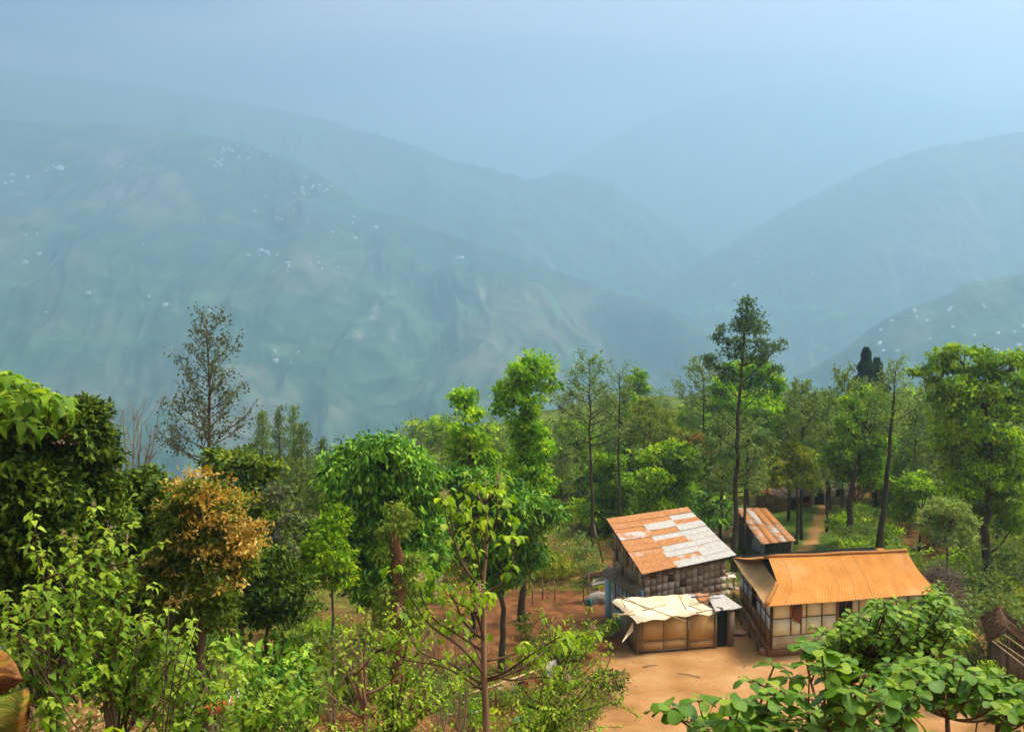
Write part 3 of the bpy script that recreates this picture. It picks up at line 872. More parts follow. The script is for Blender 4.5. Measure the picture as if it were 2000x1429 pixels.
hero('dull_green_tree', 'dull reddish-green tree under the right end of the hazy pines', 'tree', 46,
     [(590, 1200), (588, 1080)], 0.10, [(570, 1020, 34, 26), (605, 1030, 30, 24), (555, 1060, 36, 28), (595, 1070, 36, 28), (620, 1090, 26, 26), (575, 1105, 40, 28)], LM['brownish'], 0.18, 0.45, T_D, 60, 22, bark=BARK_D, tb=0.65)
# pines far left centre
for i, (x, t, cb, hw, m, lb) in enumerate([
        (512, 800, 930, 26, 'alder', 'thin grey-green pine, leftmost of the hazy pines beyond the golden tree'),
        (545, 794, 990, 34, 'pine', 'hazy tall pine standing second in the row of pines'),
        (574, 792, 960, 30, 'alder', 'hazy slim pine right behind the bright green pine'),
        (590, 826, 1000, 55, 'pine', 'bright green pointed pine at the front of the hazy pines'),
        (628, 858, 990, 40, 'pine', 'broad olive pine at the right end of the hazy pines')]):
    sparse_tree('pine_tree', lb, 'tree', x, 84 + 4 * (i % 3), t, cb, hw, LM[m], 0.26, 44, 0.16, dens=1.6, per=13, prof=lambda s: 0.15 + 0.9 * s, rise=0.12, tb=0.55, lw=0.3, bark=BARK, group='hazy pines')
hero('dark_leaved_tree', 'dull green tree right behind the golden tree', 'tree', 40,
     [(470, 1200), (468, 1050), (465, 940)], 0.14,
     [(420, 895, 40, 26), (465, 900, 45, 32), (510, 925, 40, 35), (445, 950, 50, 40), (500, 980, 50, 45), (470, 1030, 60, 50), (535, 1000, 35, 40), (520, 1070, 50, 50), (480, 1120, 60, 50)],
     LM['dark'], 0.2, 0.5, T_D, 40, 22, bark=BARK_D, tb=0.72)
hero('thin_tree', 'thin grey-stemmed tree in the dark gap left of the yellow-green tree', 'tree', 36,
     [(556, 1215), (552, 1120), (546, 1010), (548, 950)], 0.07,
     [(548, 960, 28, 24), (560, 1000, 26, 28), (530, 1040, 24, 26), (575, 1080, 24, 22), (520, 980, 22, 20)], LM['brownish'], 0.14, 0.5, T_D, 26, 12, bark=BARK_G)
hero('yellow_green_tree', 'yellow-green leafy tree leaning against the left of the glossy tree', 'tree', 41,
     [(650, 1230), (648, 1150), (655, 1060)], 0.08,
     [(655, 1010, 26, 28), (635, 1040, 32, 32), (615, 1070, 32, 34), (650, 1080, 34, 34), (608, 1110, 28, 30), (640, 1120, 36, 30), (670, 1125, 26, 26)],
     LM['bright'], 0.17, 0.4, T_D, 60, 24, bark=BARK_G, tb=0.6)
hero('glossy_tree', 'large round glossy green tree in the middle left with drooping leaves', 'tree', 43,
     [(777, 1215), (777, 1120), (772, 1030), (765, 950)], 0.30,
     [(662, 905, 24, 14), (700, 888, 30, 20), (735, 872, 40, 22), (775, 878, 38, 24), (812, 900, 30, 24), (690, 925, 45, 32), (740, 915, 50, 34), (795, 930, 42, 34), (700, 975, 50, 40), (765, 975, 60, 44), (820, 980, 34, 38), (690, 1025, 40, 36), (740, 1040, 60, 44), (810, 1035, 46, 44), (830, 1085, 30, 34), (800, 1110, 46, 40), (730, 1095, 50, 44), (745, 1140, 44, 34), (812, 1150, 34, 28)],
     LM['glossy'], 0.27, 0.36, T_D, 84, 26, bark=BARK_R, droop=0.9, up=0.5, tb=0.6, spread=0.16, full=1.22)
hero('vine_covered_tree', 'rust-brown trunk wrapped in pale creeper in front of the glossy tree', 'tree', 38.5,
     [(776, 1245), (778, 1160), (775, 1080), (773, 1040)], 0.25,
     [(772, 1000, 24, 16), (788, 1020, 22, 16), (762, 1035, 20, 15), (755, 1075, 14, 18), (800, 1090, 14, 20), (803, 1130, 20, 24), (755, 1150, 14, 22), (785, 1180, 26, 24), (755, 1205, 26, 22), (805, 1215, 30, 20)],
     LM['olive'], 0.17, 0.4, T_D, 44, 20, bark=BARK_R, tb=0.6, r1=0.19, spread=0.3, droop=0.9)
hero('bright_column_tree', 'bright green tree with a small tuft on top, left of the taller one', 'tree', 56,
     [(925, 1190), (925, 1050), (918, 880), (908, 790)], 0.14,
     [(893, 772, 16, 9), (912, 768, 18, 9), (908, 785, 30, 14), (915, 808, 24, 13), (900, 838, 26, 16), (925, 850, 34, 22), (905, 878, 34, 24), (940, 885, 28, 24), (925, 915, 38, 26), (955, 925, 24, 24)],
     LM['fresh'], 0.21, 0.55, T_D, 64, 22, spread=0.17, bark=BARK_D, tb=0.5, droop=0.4)
hero('tall_bright_tree', 'tallest bright green tree in the centre with a curved trunk', 'tree', 58,
     [(1019, 1160), (1021, 1110), (1036, 1060), (1040, 960), (1020, 850), (1022, 780), (1040, 705)], 0.19,
     [(1040, 700, 26, 16), (1015, 722, 32, 20), (1058, 722, 30, 20), (985, 752, 26, 16), (1030, 752, 34, 20), (1078, 748, 20, 14), (1000, 778, 32, 20), (1045, 782, 28, 18), (978, 800, 16, 10), (1020, 812, 30, 22), (1050, 835, 26, 22), (1010, 845, 24, 22), (1040, 868, 30, 24), (1068, 875, 16, 16), (1020, 895, 34, 26), (1052, 915, 26, 28), (1025, 945, 34, 28), (1062, 950, 22, 26)],
     LM['fresh'], 0.21, 0.55, T_D, 64, 22, spread=0.17, bark=BARK_D, tb=0.42, droop=0.4)
hero('glossy_tree', 'dark glossy tree behind the slim bare-stemmed tree in the centre', 'tree', 50,
     [(980, 1200), (978, 1130), (965, 1030)], 0.17,
     [(890, 935, 34, 26), (930, 945, 40, 30), (980, 940, 42, 30), (900, 985, 38, 34), (950, 990, 50, 40), (1010, 990, 46, 40), (1060, 1000, 32, 30), (905, 1040, 34, 34), (960, 1050, 50, 42), (1020, 1050, 46, 40), (930, 1095, 40, 36), (990, 1105, 46, 36), (1045, 1085, 30, 28), (955, 1135, 34, 24)],
     LM['glossy'], 0.26, 0.34, T_D, 60, 26, bark=BARK_D, droop=0.9, tb=0.5, spread=0.13)
hero('round_hazy_tree', 'small hazy round tree just right of the glossy tree top', 'tree', 88,
     [(862, 1040), (860, 960), (858, 930)], 0.1, [(845, 900, 18, 14), (865, 893, 18, 12), (852, 918, 22, 14), (838, 925, 14, 12), (872, 925, 14, 14)], LM['alder'], 0.2, 0.5, T_D, 90, 18, tb=0.7)
hero('round_hazy_tree', 'low hazy tree under the small one beside the bright column tree', 'tree', 80,
     [(880, 1050), (876, 970)], 0.1, [(858, 955, 26, 20), (885, 945, 20, 18), (870, 985, 26, 20)], LM['olive'], 0.2, 0.5, T_D, 90, 18, tb=0.7)

# ---- trees behind the houses
sparse_tree('slender_alder', 'tall slender tree with an open grey-green crown left of the rusty roof', 'tree', 1150, 74, 703, 872, 62, LM['alder'], 0.2, 36, 0.15, base_px=1160, dens=1.5, prof=lambda s: 0.35 + 0.7 * math.sin(min(1, s * 1.3) * 1.57), rise=0.7, per=8)
sparse_tree('slender_alder', 'second slender open-crowned tree, shorter and thinner, right of the first', 'tree', 1210, 72, 724, 855, 42, LM['alder'], 0.17, 24, 0.13, base_px=1212, dens=1.2, prof=lambda s: 0.6 + 0.4 * s, rise=1.0, per=6, tb=0.7)
sparse_tree('slender_alder', 'thin-stemmed grey tree between the two yellow-topped trees', 'tree', 1272, 84, 800, 930, 40, LM['olive'], 0.2, 24, 0.11, base_px=1268, dens=1.3, per=8)
hero('olive_topped_tree', 'olive tree with a tufted top standing above the rusty roof', 'tree', 88,
     [(1254, 1090), (1252, 950), (1262, 800)], 0.15,
     [(1262, 785, 16, 10), (1245, 800, 18, 12), (1280, 800, 24, 14), (1300, 812, 18, 12), (1250, 825, 32, 18), (1290, 835, 34, 18), (1235, 850, 28, 18), (1270, 860, 36, 20), (1305, 865, 24, 18)],
     LM['yellow'], 0.24, 0.5, T_D, 70, 20, bark=BARK_D, tb=0.25)
hero('broad_bush_tree', 'bright green low tree under the slender trees left of the rusty roof', 'tree', 80,
     [(1190, 1095), (1192, 1000)], 0.12,
     [(1165, 925, 28, 22), (1195, 905, 30, 22), (1180, 955, 40, 28), (1215, 950, 34, 28), (1170, 1000, 38, 30), (1215, 1000, 40, 30), (1190, 1040, 40, 28)],
     LM['bright'], 0.26, 0.5, T_D, 80, 24, bark=BARK_D, tb=0.35)
hero('broad_bush_tree', 'bright green leafy tree right above the rusty roof', 'tree', 76,
     [(1310, 1060), (1308, 960)], 0.12,
     [(1300, 880, 34, 20), (1335, 885, 28, 18), (1275, 900, 30, 20), (1310, 915, 42, 26), (1345, 915, 30, 24), (1275, 940, 40, 26), (1325, 955, 44, 28), (1270, 975, 36, 26), (1310, 990, 44, 22)],
     LM['bright'], 0.26, 0.5, T_D, 80, 24, bark=BARK_D, tb=0.45)
hero('rusty_leaved_tree', 'brown and orange leaved tree right of the bright tree above the rusty roof', 'tree', 84,
     [(1378, 1060), (1375, 950)], 0.13,
     [(1340, 850, 24, 16), (1370, 862, 30, 20), (1350, 885, 26, 18), (1390, 890, 30, 22), (1370, 920, 34, 24), (1345, 940, 26, 20), (1395, 935, 30, 24), (1380, 960, 34, 22)],
     LM['olive'], 0.24, 0.5, T_D, 60, 20, bark=BARK_D, tb=0.4,
     extra=[(LM['orange'], [(1355, 865, 34, 22, 16), (1385, 900, 26, 20, 8), (1395, 945, 22, 26, 10)], 'orange_leaves', 0.2)])
hero('bright_round_tree', 'vivid light green round tree behind the tallest dark tree', 'tree', 82,
     [(1462, 1060), (1460, 880), (1458, 780)], 0.18,
     [(1430, 722, 26, 16), (1465, 715, 30, 16), (1500, 725, 26, 18), (1415, 750, 28, 20), (1450, 748, 38, 22), (1495, 755, 36, 22), (1524, 750, 14, 14), (1425, 785, 32, 22), (1470, 785, 44, 24), (1512, 782, 22, 20), (1440, 820, 34, 20), (1485, 820, 34, 20)],
     LM['fresh'], 0.26, 0.5, T_D, 80, 24, bark=BARK_D, tb=0.45)
hero('tall_dark_tree', 'tallest tree of all, grey-green with an open pointed crown', 'tree', 68,
     [(1436, 1010), (1440, 900), (1444, 780), (1452, 680), (1460, 590)], 0.17,
     [(1460, 592, 14, 12), (1448, 615, 17, 15), (1472, 612, 16, 16), (1440, 640, 18, 17), (1462, 640, 20, 17), (1484, 640, 15, 17), (1450, 668, 24, 15), (1480, 668, 18, 15), (1404, 650, 9, 6), (1395, 657, 8, 5), (1418, 668, 14, 9), (1408, 640, 6, 8), (1432, 690, 22, 11), (1470, 695, 24, 11), (1500, 688, 16, 9), (1518, 675, 12, 7), (1527, 668, 6, 4), (1504, 672, 8, 6), (1378, 695, 9, 5), (1388, 705, 11, 7), (1402, 712, 13, 8), (1420, 718, 14, 8), (1488, 705, 16, 8), (1508, 718, 12, 5), (1524, 720, 8, 4), (1410, 735, 16, 8), (1430, 742, 14, 7), (1405, 765, 20, 7), (1478, 765, 18, 7), (1398, 795, 22, 8), (1480, 805, 20, 8), (1402, 840, 24, 9), (1484, 850, 24, 9), (1410, 885, 26, 9), (1470, 905, 26, 10)],
     LM['feather'], 0.18, 0.5, T_D, 120, 11, bark=BARK_D, tb=0.5, spread=0.26, up=0.2)
sparse_tree('slender_alder', 'hazy open-crowned tree just left of the tallest tree', 'tree', 1374, 96, 703, 850, 52, LM['alder'], 0.24, 34, 0.14, dens=1.4, prof=lambda s: 0.3 + 0.8 * math.sin(min(1, s * 1.2) * 1.57), rise=0.7, per=9)
sparse_tree('forked_alder', 'grey-green tree with tiered foliage right under the tallest tree', 'tree', 1465, 70, 820, 960, 62, LM['alder'], 0.22, 26, 0.13, dens=1.5, per=11, prof=lambda s: 0.6 + 0.5 * s, rise=0.2, base_px=1452)
sparse_tree('forked_alder', 'grey-green tiered tree in front of the rusty-leaved tree', 'tree', 1412, 74, 812, 960, 50, LM['alder'], 0.22, 26, 0.12, dens=1.5, per=11, rise=0.25, base_px=1408)
# a wood of look-alike alders right of the tall tree
wood = [(1542, 84, 760, 950, 40), (1568, 78, 748, 960, 46), (1590, 92, 770, 960, 42), (1618, 80, 765, 950, 44), (1650, 84, 722, 940, 46), (1676, 96, 745, 930, 36), (1712, 88, 752, 950, 42), (1790, 82, 770, 960, 44), (1822, 90, 735, 950, 40)]
proto_w = []
for i, (x, Y, t, cb, hw) in enumerate(wood):
    lb = ['dull grey-green tree at the left end of the wood behind the orange roof', 'grey-green tree with a dark tufted top, left part of the wood', 'olive tree behind the yellow-olive tree in the wood', 'grey-green tree directly above the left end of the lawn path', 'taller pointed grey-green tree left of the dark cypress', 'hazy tree right in front of the dark cypress', 'grey-green tree between the cypress and the leaning trunk', 'grey-green tree between the leaning trunk and the big right tree', 'hazy tree behind the left side of the big right tree'][i]
    proto_w.append(sparse_tree('slender_alder', lb, 'tree', x, Y, t, cb, hw, LM['alder' if i % 2 else 'olive'], 0.24, 40, 0.14, dens=1.7, per=12, prof=lambda s: 0.3 + 0.75 * math.sin(min(1, s * 1.4) * 1.57), rise=0.5, tb=0.5, group='alders of the wood'))
sparse_tree('leaning_alder', 'tree with a thick dark leaning trunk in front of the wood', 'tree', 1752, 70, 706, 850, 48, LM['alder'], 0.2, 34, 0.26, dens=1.3, per=9, prof=lambda s: 0.3 + 0.8 * s, rise=0.7, base_px=1722, tb=0.7)
hero('bright_broadleaf_tree', 'bright green tree with a forked dark trunk in the middle of the wood', 'tree', 74,
     [(1662, 1075), (1660, 980), (1668, 920), (1690, 850)], 0.24,
     [(1700, 770, 20, 14), (1665, 790, 18, 14), (1708, 790, 24, 18), (1690, 820, 34, 22), (1722, 815, 18, 18), (1650, 830, 26, 20), (1665, 860, 34, 24), (1710, 860, 32, 26), (1640, 885, 28, 22), (1690, 900, 40, 26), (1650, 920, 34, 24), (1710, 930, 30, 22), (1620, 900, 20, 18)],
     LM['bright'], 0.22, 0.5, T_D, 76, 24, bark=BARK_D, tb=0.4)
hero('yellow_olive_tree', 'yellow-olive tree right behind the little rusty shed', 'tree', 76,
     [(1558, 1040), (1556, 950)], 0.12, [(1552, 875, 26, 18), (1575, 890, 20, 16), (1540, 900, 26, 20), (1565, 915, 30, 22), (1580, 940, 18, 16), (1545, 935, 26, 18), (1510, 935, 26, 16), (1505, 905, 18, 16)], LM['yellow'], 0.24, 0.5, T_D, 70, 20, bark=BARK_D, tb=0.4)
for i, (x, t, hw) in enumerate([(1687, 680, 27), (1708, 700, 27)]):
    g = base_pt(x, 112 + 2 * i)
    rg = np.random.default_rng(900 + i)
    root = empty('cypress_tree', tuple(g), ['dark pointed cypress, taller of the two above the wood', 'dark cypress, shorter and right of the taller one'][i], 'tree')
    top = np.array(P(x, t, g[1])); b = MB(); b.tube([g, top], [0.2, 0.03], 6); b.build('trunk', BARK_D, root)
    Lv = Leaves(); bz = np.array(P(x, 790, g[1]))[2]; hh = top[2] - bz
    n = 7500; s = rg.uniform(0, 1, n) ** 0.75
    rad = hw * g[1] / FPX * (0.06 + s ** 0.85) * (1 + 0.25 * np.sin(s * 26 + rg.uniform(0, 6)))
    az = rg.uniform(0, 2 * np.pi, n); q = np.sqrt(rg.uniform(0.2, 1, n))
    C = np.stack([g[0] + np.cos(az) * rad * q, g[1] + np.sin(az) * rad * q, top[2] - s * hh], 1)
    Lv.add(C, np.stack([np.cos(az), np.sin(az), np.full(n, 0.9)], 1) + rg.normal(0, .3, (n, 3)), unit(n, rg), 0.30, 0.12, T_D, np.clip(rg.normal(0.15, 0.12, n), 0, 1))
    Lv.build('crown', LM['bluegreen'], root, origin=g)
hero('big_broadleaf_tree', 'broad bright green tree filling the right edge above the road-side shrubs', 'tree', 61,
     [(1930, 1120), (1925, 1000), (1935, 900), (1925, 800)], 0.3,
     [(1838, 690, 24, 10), (1868, 684, 26, 12), (1905, 690, 26, 12), (1945, 700, 30, 14), (1985, 700, 30, 14), (1812, 722, 18, 10), (1850, 712, 28, 13), (1890, 718, 34, 15), (1935, 728, 36, 16), (1985, 735, 34, 18), (1790, 724, 10, 7), (1835, 745, 20, 11), (1875, 752, 34, 16), (1925, 762, 40, 18), (1975, 770, 38, 18), (1838, 775, 28, 15), (1885, 790, 38, 19), (1945, 800, 42, 20), (1995, 805, 34, 20), (1845, 815, 30, 20), (1900, 830, 40, 22), (1960, 842, 42, 22), (1850, 860, 34, 24), (1910, 875, 42, 26), (1970, 885, 44, 28), (1865, 905, 36, 26), (1925, 925, 46, 30), (1990, 935, 40, 34), (1880, 955, 36, 26), (1940, 975, 44, 28), (1900, 1000, 36, 24), (1980, 1010, 40, 30)],
     LM['bright'], 0.24, 0.5, T_D, 74, 22, bark=BARK_D, tb=0.5, droop=0.5, spread=0.14)
hero('pale_bushy_tree', 'pale grey-green bushy tree above the dead creeper mass', 'tree', 58,
     [(1850, 1100), (1850, 1040)], 0.12, [(1835, 985, 20, 14), (1865, 990, 22, 14), (1820, 1010, 26, 16), (1855, 1015, 32, 20), (1888, 1020, 20, 18), (1815, 1035, 20, 14), (1850, 1045, 30, 18), (1885, 1048, 22, 16)], LM['alder'], 0.18, 0.45, T_D, 110, 24, tb=0.85, bark=BARK)

back_forest()

# more of the bright broad-leaved trees that close the wood
def more_bright():
    src = [o for o in bpy.data.objects if o.name.startswith('bright_broadleaf_tree') or o.name.startswith('broad_bush_tree')]
    src = [o for o in src if o.parent is None]
    rg = np.random.default_rng(77)
    W_ = [(1620, 88, .85, 'bright green tree behind the left end of the lawn'), (1760, 86, .95, 'bright green tree behind the leaning trunk'), (1800, 74, .8, 'low bright green tree right of the leaning trunk'), (1500, 92, .9, 'bright green tree right behind the yellow-olive tree'), (1400, 98, .9, 'bright green tree far behind the small rusty shed'),
          (1120, 96, .9, 'bright green tree at the left end of the hazy thicket'), (1230, 100, 1.0, 'bright green tree between the two slender trees and far behind them'), (1060, 88, .8, 'bright green tree right of the tall curved-trunk tree'), (1350, 104, 1.05, 'bright green tree left behind the tallest tree'), (1840, 92, 1.0, 'bright green tree hidden behind the big right tree')]
    for i, (px, Y, sc, lb) in enumerate(W_):
        b = base_pt(px, Y); copy_tree(src[i % len(src)], tuple(b), rg.uniform(0, 6.28), (sc, sc, sc * rg.uniform(.85, 1.0)), lb, 'bright trees closing the wood')
    for o in src: o['group'] = 'bright trees closing the wood'
more_bright()
# ------------------------------------------------------------------ buildings
def rust_mat():
    m, t, n, l = new_mat('rusted_tin')
    a = N(t, 'ShaderNodeAttribute', attribute_name='tint')
    f = noise_fac(t, 1.6, 8, 0.65)
    f2 = noise_fac(t, 7.0, 6, 0.7)
    k = N(t, 'ShaderNodeMath', operation='MULTIPLY_ADD'); l.new(f, k.inputs[0]); k.inputs[1].default_value = 1.5
    k.inputs[2].default_value = -0.72
    k2 = N(t, 'ShaderNodeMath', operation='ADD'); l.new(k.outputs[0], k2.inputs[0]); l.new(a.outputs['Fac'], k2.inputs[1])
    fac = ramp(t, k2.outputs[0], [(0.36, (0, 0, 0)), (0.56, (1, 1, 1))])
    tin = ramp(t, f2, [(0.3, (0.33, 0.29, 0.23)), (0.65, (0.52, 0.49, 0.42))])
    rust = ramp(t, f2, [(0.28, (0.24, 0.07, 0.010)), (0.5, (0.43, 0.16, 0.03)), (0.75, (0.54, 0.29, 0.10))])
    c = mixc(t, fac, tin, rust)
    surf(t, c, 0.6, 0.3, f2, 0.3, 0.01)
    return m
RUST = rust_mat()

def orange_tin():
    m, t, n, l = new_mat('orange_painted_tin')
    f = noise_fac(t, 1.3, 7, 0.6)
    f2 = noise_fac(t, 6, 6, 0.7, stretch=(1, 1, 1))
    c = ramp(t, f, [(0.3, (0.52, 0.20, 0.035)), (0.55, (0.62, 0.255, 0.05)), (0.8, (0.64, 0.30, 0.08))])
    c = mixc(t, ramp(t, f2, [(0.56, (0, 0, 0)), (0.74, (0.6, 0.6, 0.6))]), c, (0.34, 0.13, 0.035))
    f3 = noise_fac(t, 3.5, 5, 0.7, stretch=(1, .12, .12))
    c = mixc(t, ramp(t, f3, [(0.5, (0, 0, 0)), (0.72, (0.65, 0.65, 0.65))]), c, (0.42, 0.155, 0.03))
    f4 = noise_fac(t, .45, 4, 0.6)
    c = mixc(t, ramp(t, f4, [(0.5, (0, 0, 0)), (0.7, (0.5, 0.5, 0.5))]), c, (0.68, 0.37, 0.15))
    a = N(t, 'ShaderNodeAttribute', attribute_name='tint')
    c = mixc(t, a.outputs['Fac'], c, (0.22, 0.10, 0.035))
    surf(t, c, 0.75, 0.12, f2, 0.2, 0.01)
    return m
ORANGE = orange_tin()
TANROOF = simple_mat('tan_hip_sheet', (0.44, 0.24, 0.075), (0.62, 0.36, 0.13), 1.1, 0.7, 0.2, 0.2, 0.02)
CREAM = simple_mat('cream_panel', (0.84, 0.78, 0.46), (0.90, 0.86, 0.58), 0.7, 0.85, 0.2, 0.05)
STAINED = simple_mat('stained_lower_board', (0.50, 0.34, 0.17), (0.80, 0.70, 0.45), 1.5, 0.9, 0.1, 0.2)
WHITEW = simple_mat('white_panel', (0.62, 0.68, 0.72), (0.82, 0.86, 0.88), 1.4, 0.85, 0.2, 0.1)
TIMBER = simple_mat('dark_timber', (0.045, 0.022, 0.012), (0.14, 0.065, 0.03), 5, 0.85, 0.2, 0.4, stretch=(1, 1, 0.2))
MUD = simple_mat('mud_plinth', (0.20, 0.095, 0.035), (0.40, 0.21, 0.085), 2.2, 0.95, 0.1, 0.5, 0.03)
MAT = simple_mat('woven_mat_wall', (0.46, 0.26, 0.085), (0.60, 0.37, 0.14), 1.0, 0.9, 0.1, 0.15)
TARP = simple_mat('cream_tarpaulin', (0.70, 0.54, 0.30), (0.90, 0.78, 0.52), 1.2, 0.75, 0.2, 0.5, 0.05)
BAMBOO = simple_mat('bamboo_pole', (0.40, 0.24, 0.09), (0.66, 0.46, 0.22), 4, 0.6, 0.3, 0.2)
PALEP = simple_mat('pale_pole', (0.62, 0.48, 0.30), (0.82, 0.72, 0.52), 4, 0.6, 0.3, 0.2)
BLUEW = simple_mat('light_blue_wall', (0.30, 0.62, 0.70), (0.42, 0.74, 0.80), 1.5, 0.85, 0.2, 0.15)
WFRAME = simple_mat('brown_window_frame', (0.24, 0.085, 0.03), (0.38, 0.14, 0.05), 5, 0.6, 0.3, 0.2)
PANE = simple_mat('pale_window_pane', (0.42, 0.50, 0.55), (0.62, 0.70, 0.74), 2, 0.25, 0.6, 0.0)
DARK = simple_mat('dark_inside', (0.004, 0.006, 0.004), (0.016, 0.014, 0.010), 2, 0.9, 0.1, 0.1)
PLANK = simple_mat('weathered_planks', (0.11, 0.075, 0.045), (0.30, 0.22, 0.14), 4, 0.9, 0.1, 0.6, 0.03, stretch=(1, 1, 0.15))
STONE = simple_mat('rubble_stone', (0.26, 0.20, 0.13), (0.52, 0.44, 0.33), 3, 0.9, 0.1, 0.5)
THATCH = simple_mat('dark_thatch', (0.055, 0.03, 0.014), (0.16, 0.09, 0.045), 7, 1.0, 0.05, 0.8, 0.05)

def weave_mat():
    m, t, n, l = new_mat('split_bamboo_weave')
    a = N(t, 'ShaderNodeAttribute', attribute_name='tint')
    c = ramp(t, a.outputs['Fac'], [(0, (0.10, 0.06, 0.03)), (0.4, (0.34, 0.24, 0.14)), (0.8, (0.58, 0.46, 0.30)), (1, (0.75, 0.66, 0.5))])
    f = noise_fac(t, 9, 5, 0.7)
    c = mixc(t, 0.6, c, ramp(t, f, [(0.3, (0.5, 0.5, 0.5)), (0.7, (1.3, 1.3, 1.3))]), 'MULTIPLY')
    surf(t, c, 0.9, 0.1, f, 0.5, 0.02)
    return m
WEAVE = weave_mat()
V3 = Vector
def up(p, z): return V3((p[0], p[1], z))
def lerp(a, b, t): return a + (b - a) * t

def wall_quad(mb, a, b, z0a, z0b, z1a, z1b, th=0.06, tint=0.5, out=None, mi=0):
    """an upright panel from a to b (plan points) with thickness"""
    d = (V3((b[0], b[1], 0)) - V3((a[0], a[1], 0))).normalized()
    n = V3((d.y, -d.x, 0)) * (th / 2)
    q = [up(a, z0a), up(b, z0b), up(b, z1b), up(a, z1a)]
    v = [tuple(p + n) for p in q] + [tuple(p - n) for p in q]
    mb.add(v, [(0, 1, 2, 3), (7, 6, 5, 4), (0, 4, 5, 1), (1, 5, 6, 2), (2, 6, 7, 3), (3, 7, 4, 0)], tint, mi=mi)

def weave_wall(mb, a, b, z0, z1a, z1b, cell, rg, out, dark=0.0):
    """irregular split-bamboo squares standing a little proud of the wall"""
    L = (V3(b) - V3(a)).length; a = V3((a[0], a[1], 0)); b = V3((b[0], b[1], 0))
    nx = max(1, int(L / cell[0]))
    for i in range(nx):
        for_h = lerp(z1a, z1b, (i + .5) / nx) - z0
        nz = max(1, int(for_h / cell[1]))
        for j in range(nz):
            u0, u1 = i / nx + 0.004, (i + 1) / nx - 0.004
            w0, w1 = z0 + for_h * j / nz + 0.006, z0 + for_h * (j + 1) / nz - 0.006
            o = out * rg.uniform(0.045, 0.07)
            t = min(1, max(0, rg.normal(0.62 - dark, 0.17)))
            if rg.random() < 0.06: t = 0.02
            p, q = lerp(a, b, u0) + o, lerp(a, b, u1) + o + out * rg.uniform(-0.01, 0.015)
            wall_quad(mb, p, q, w0, w0, w1, w1, 0.03, t)

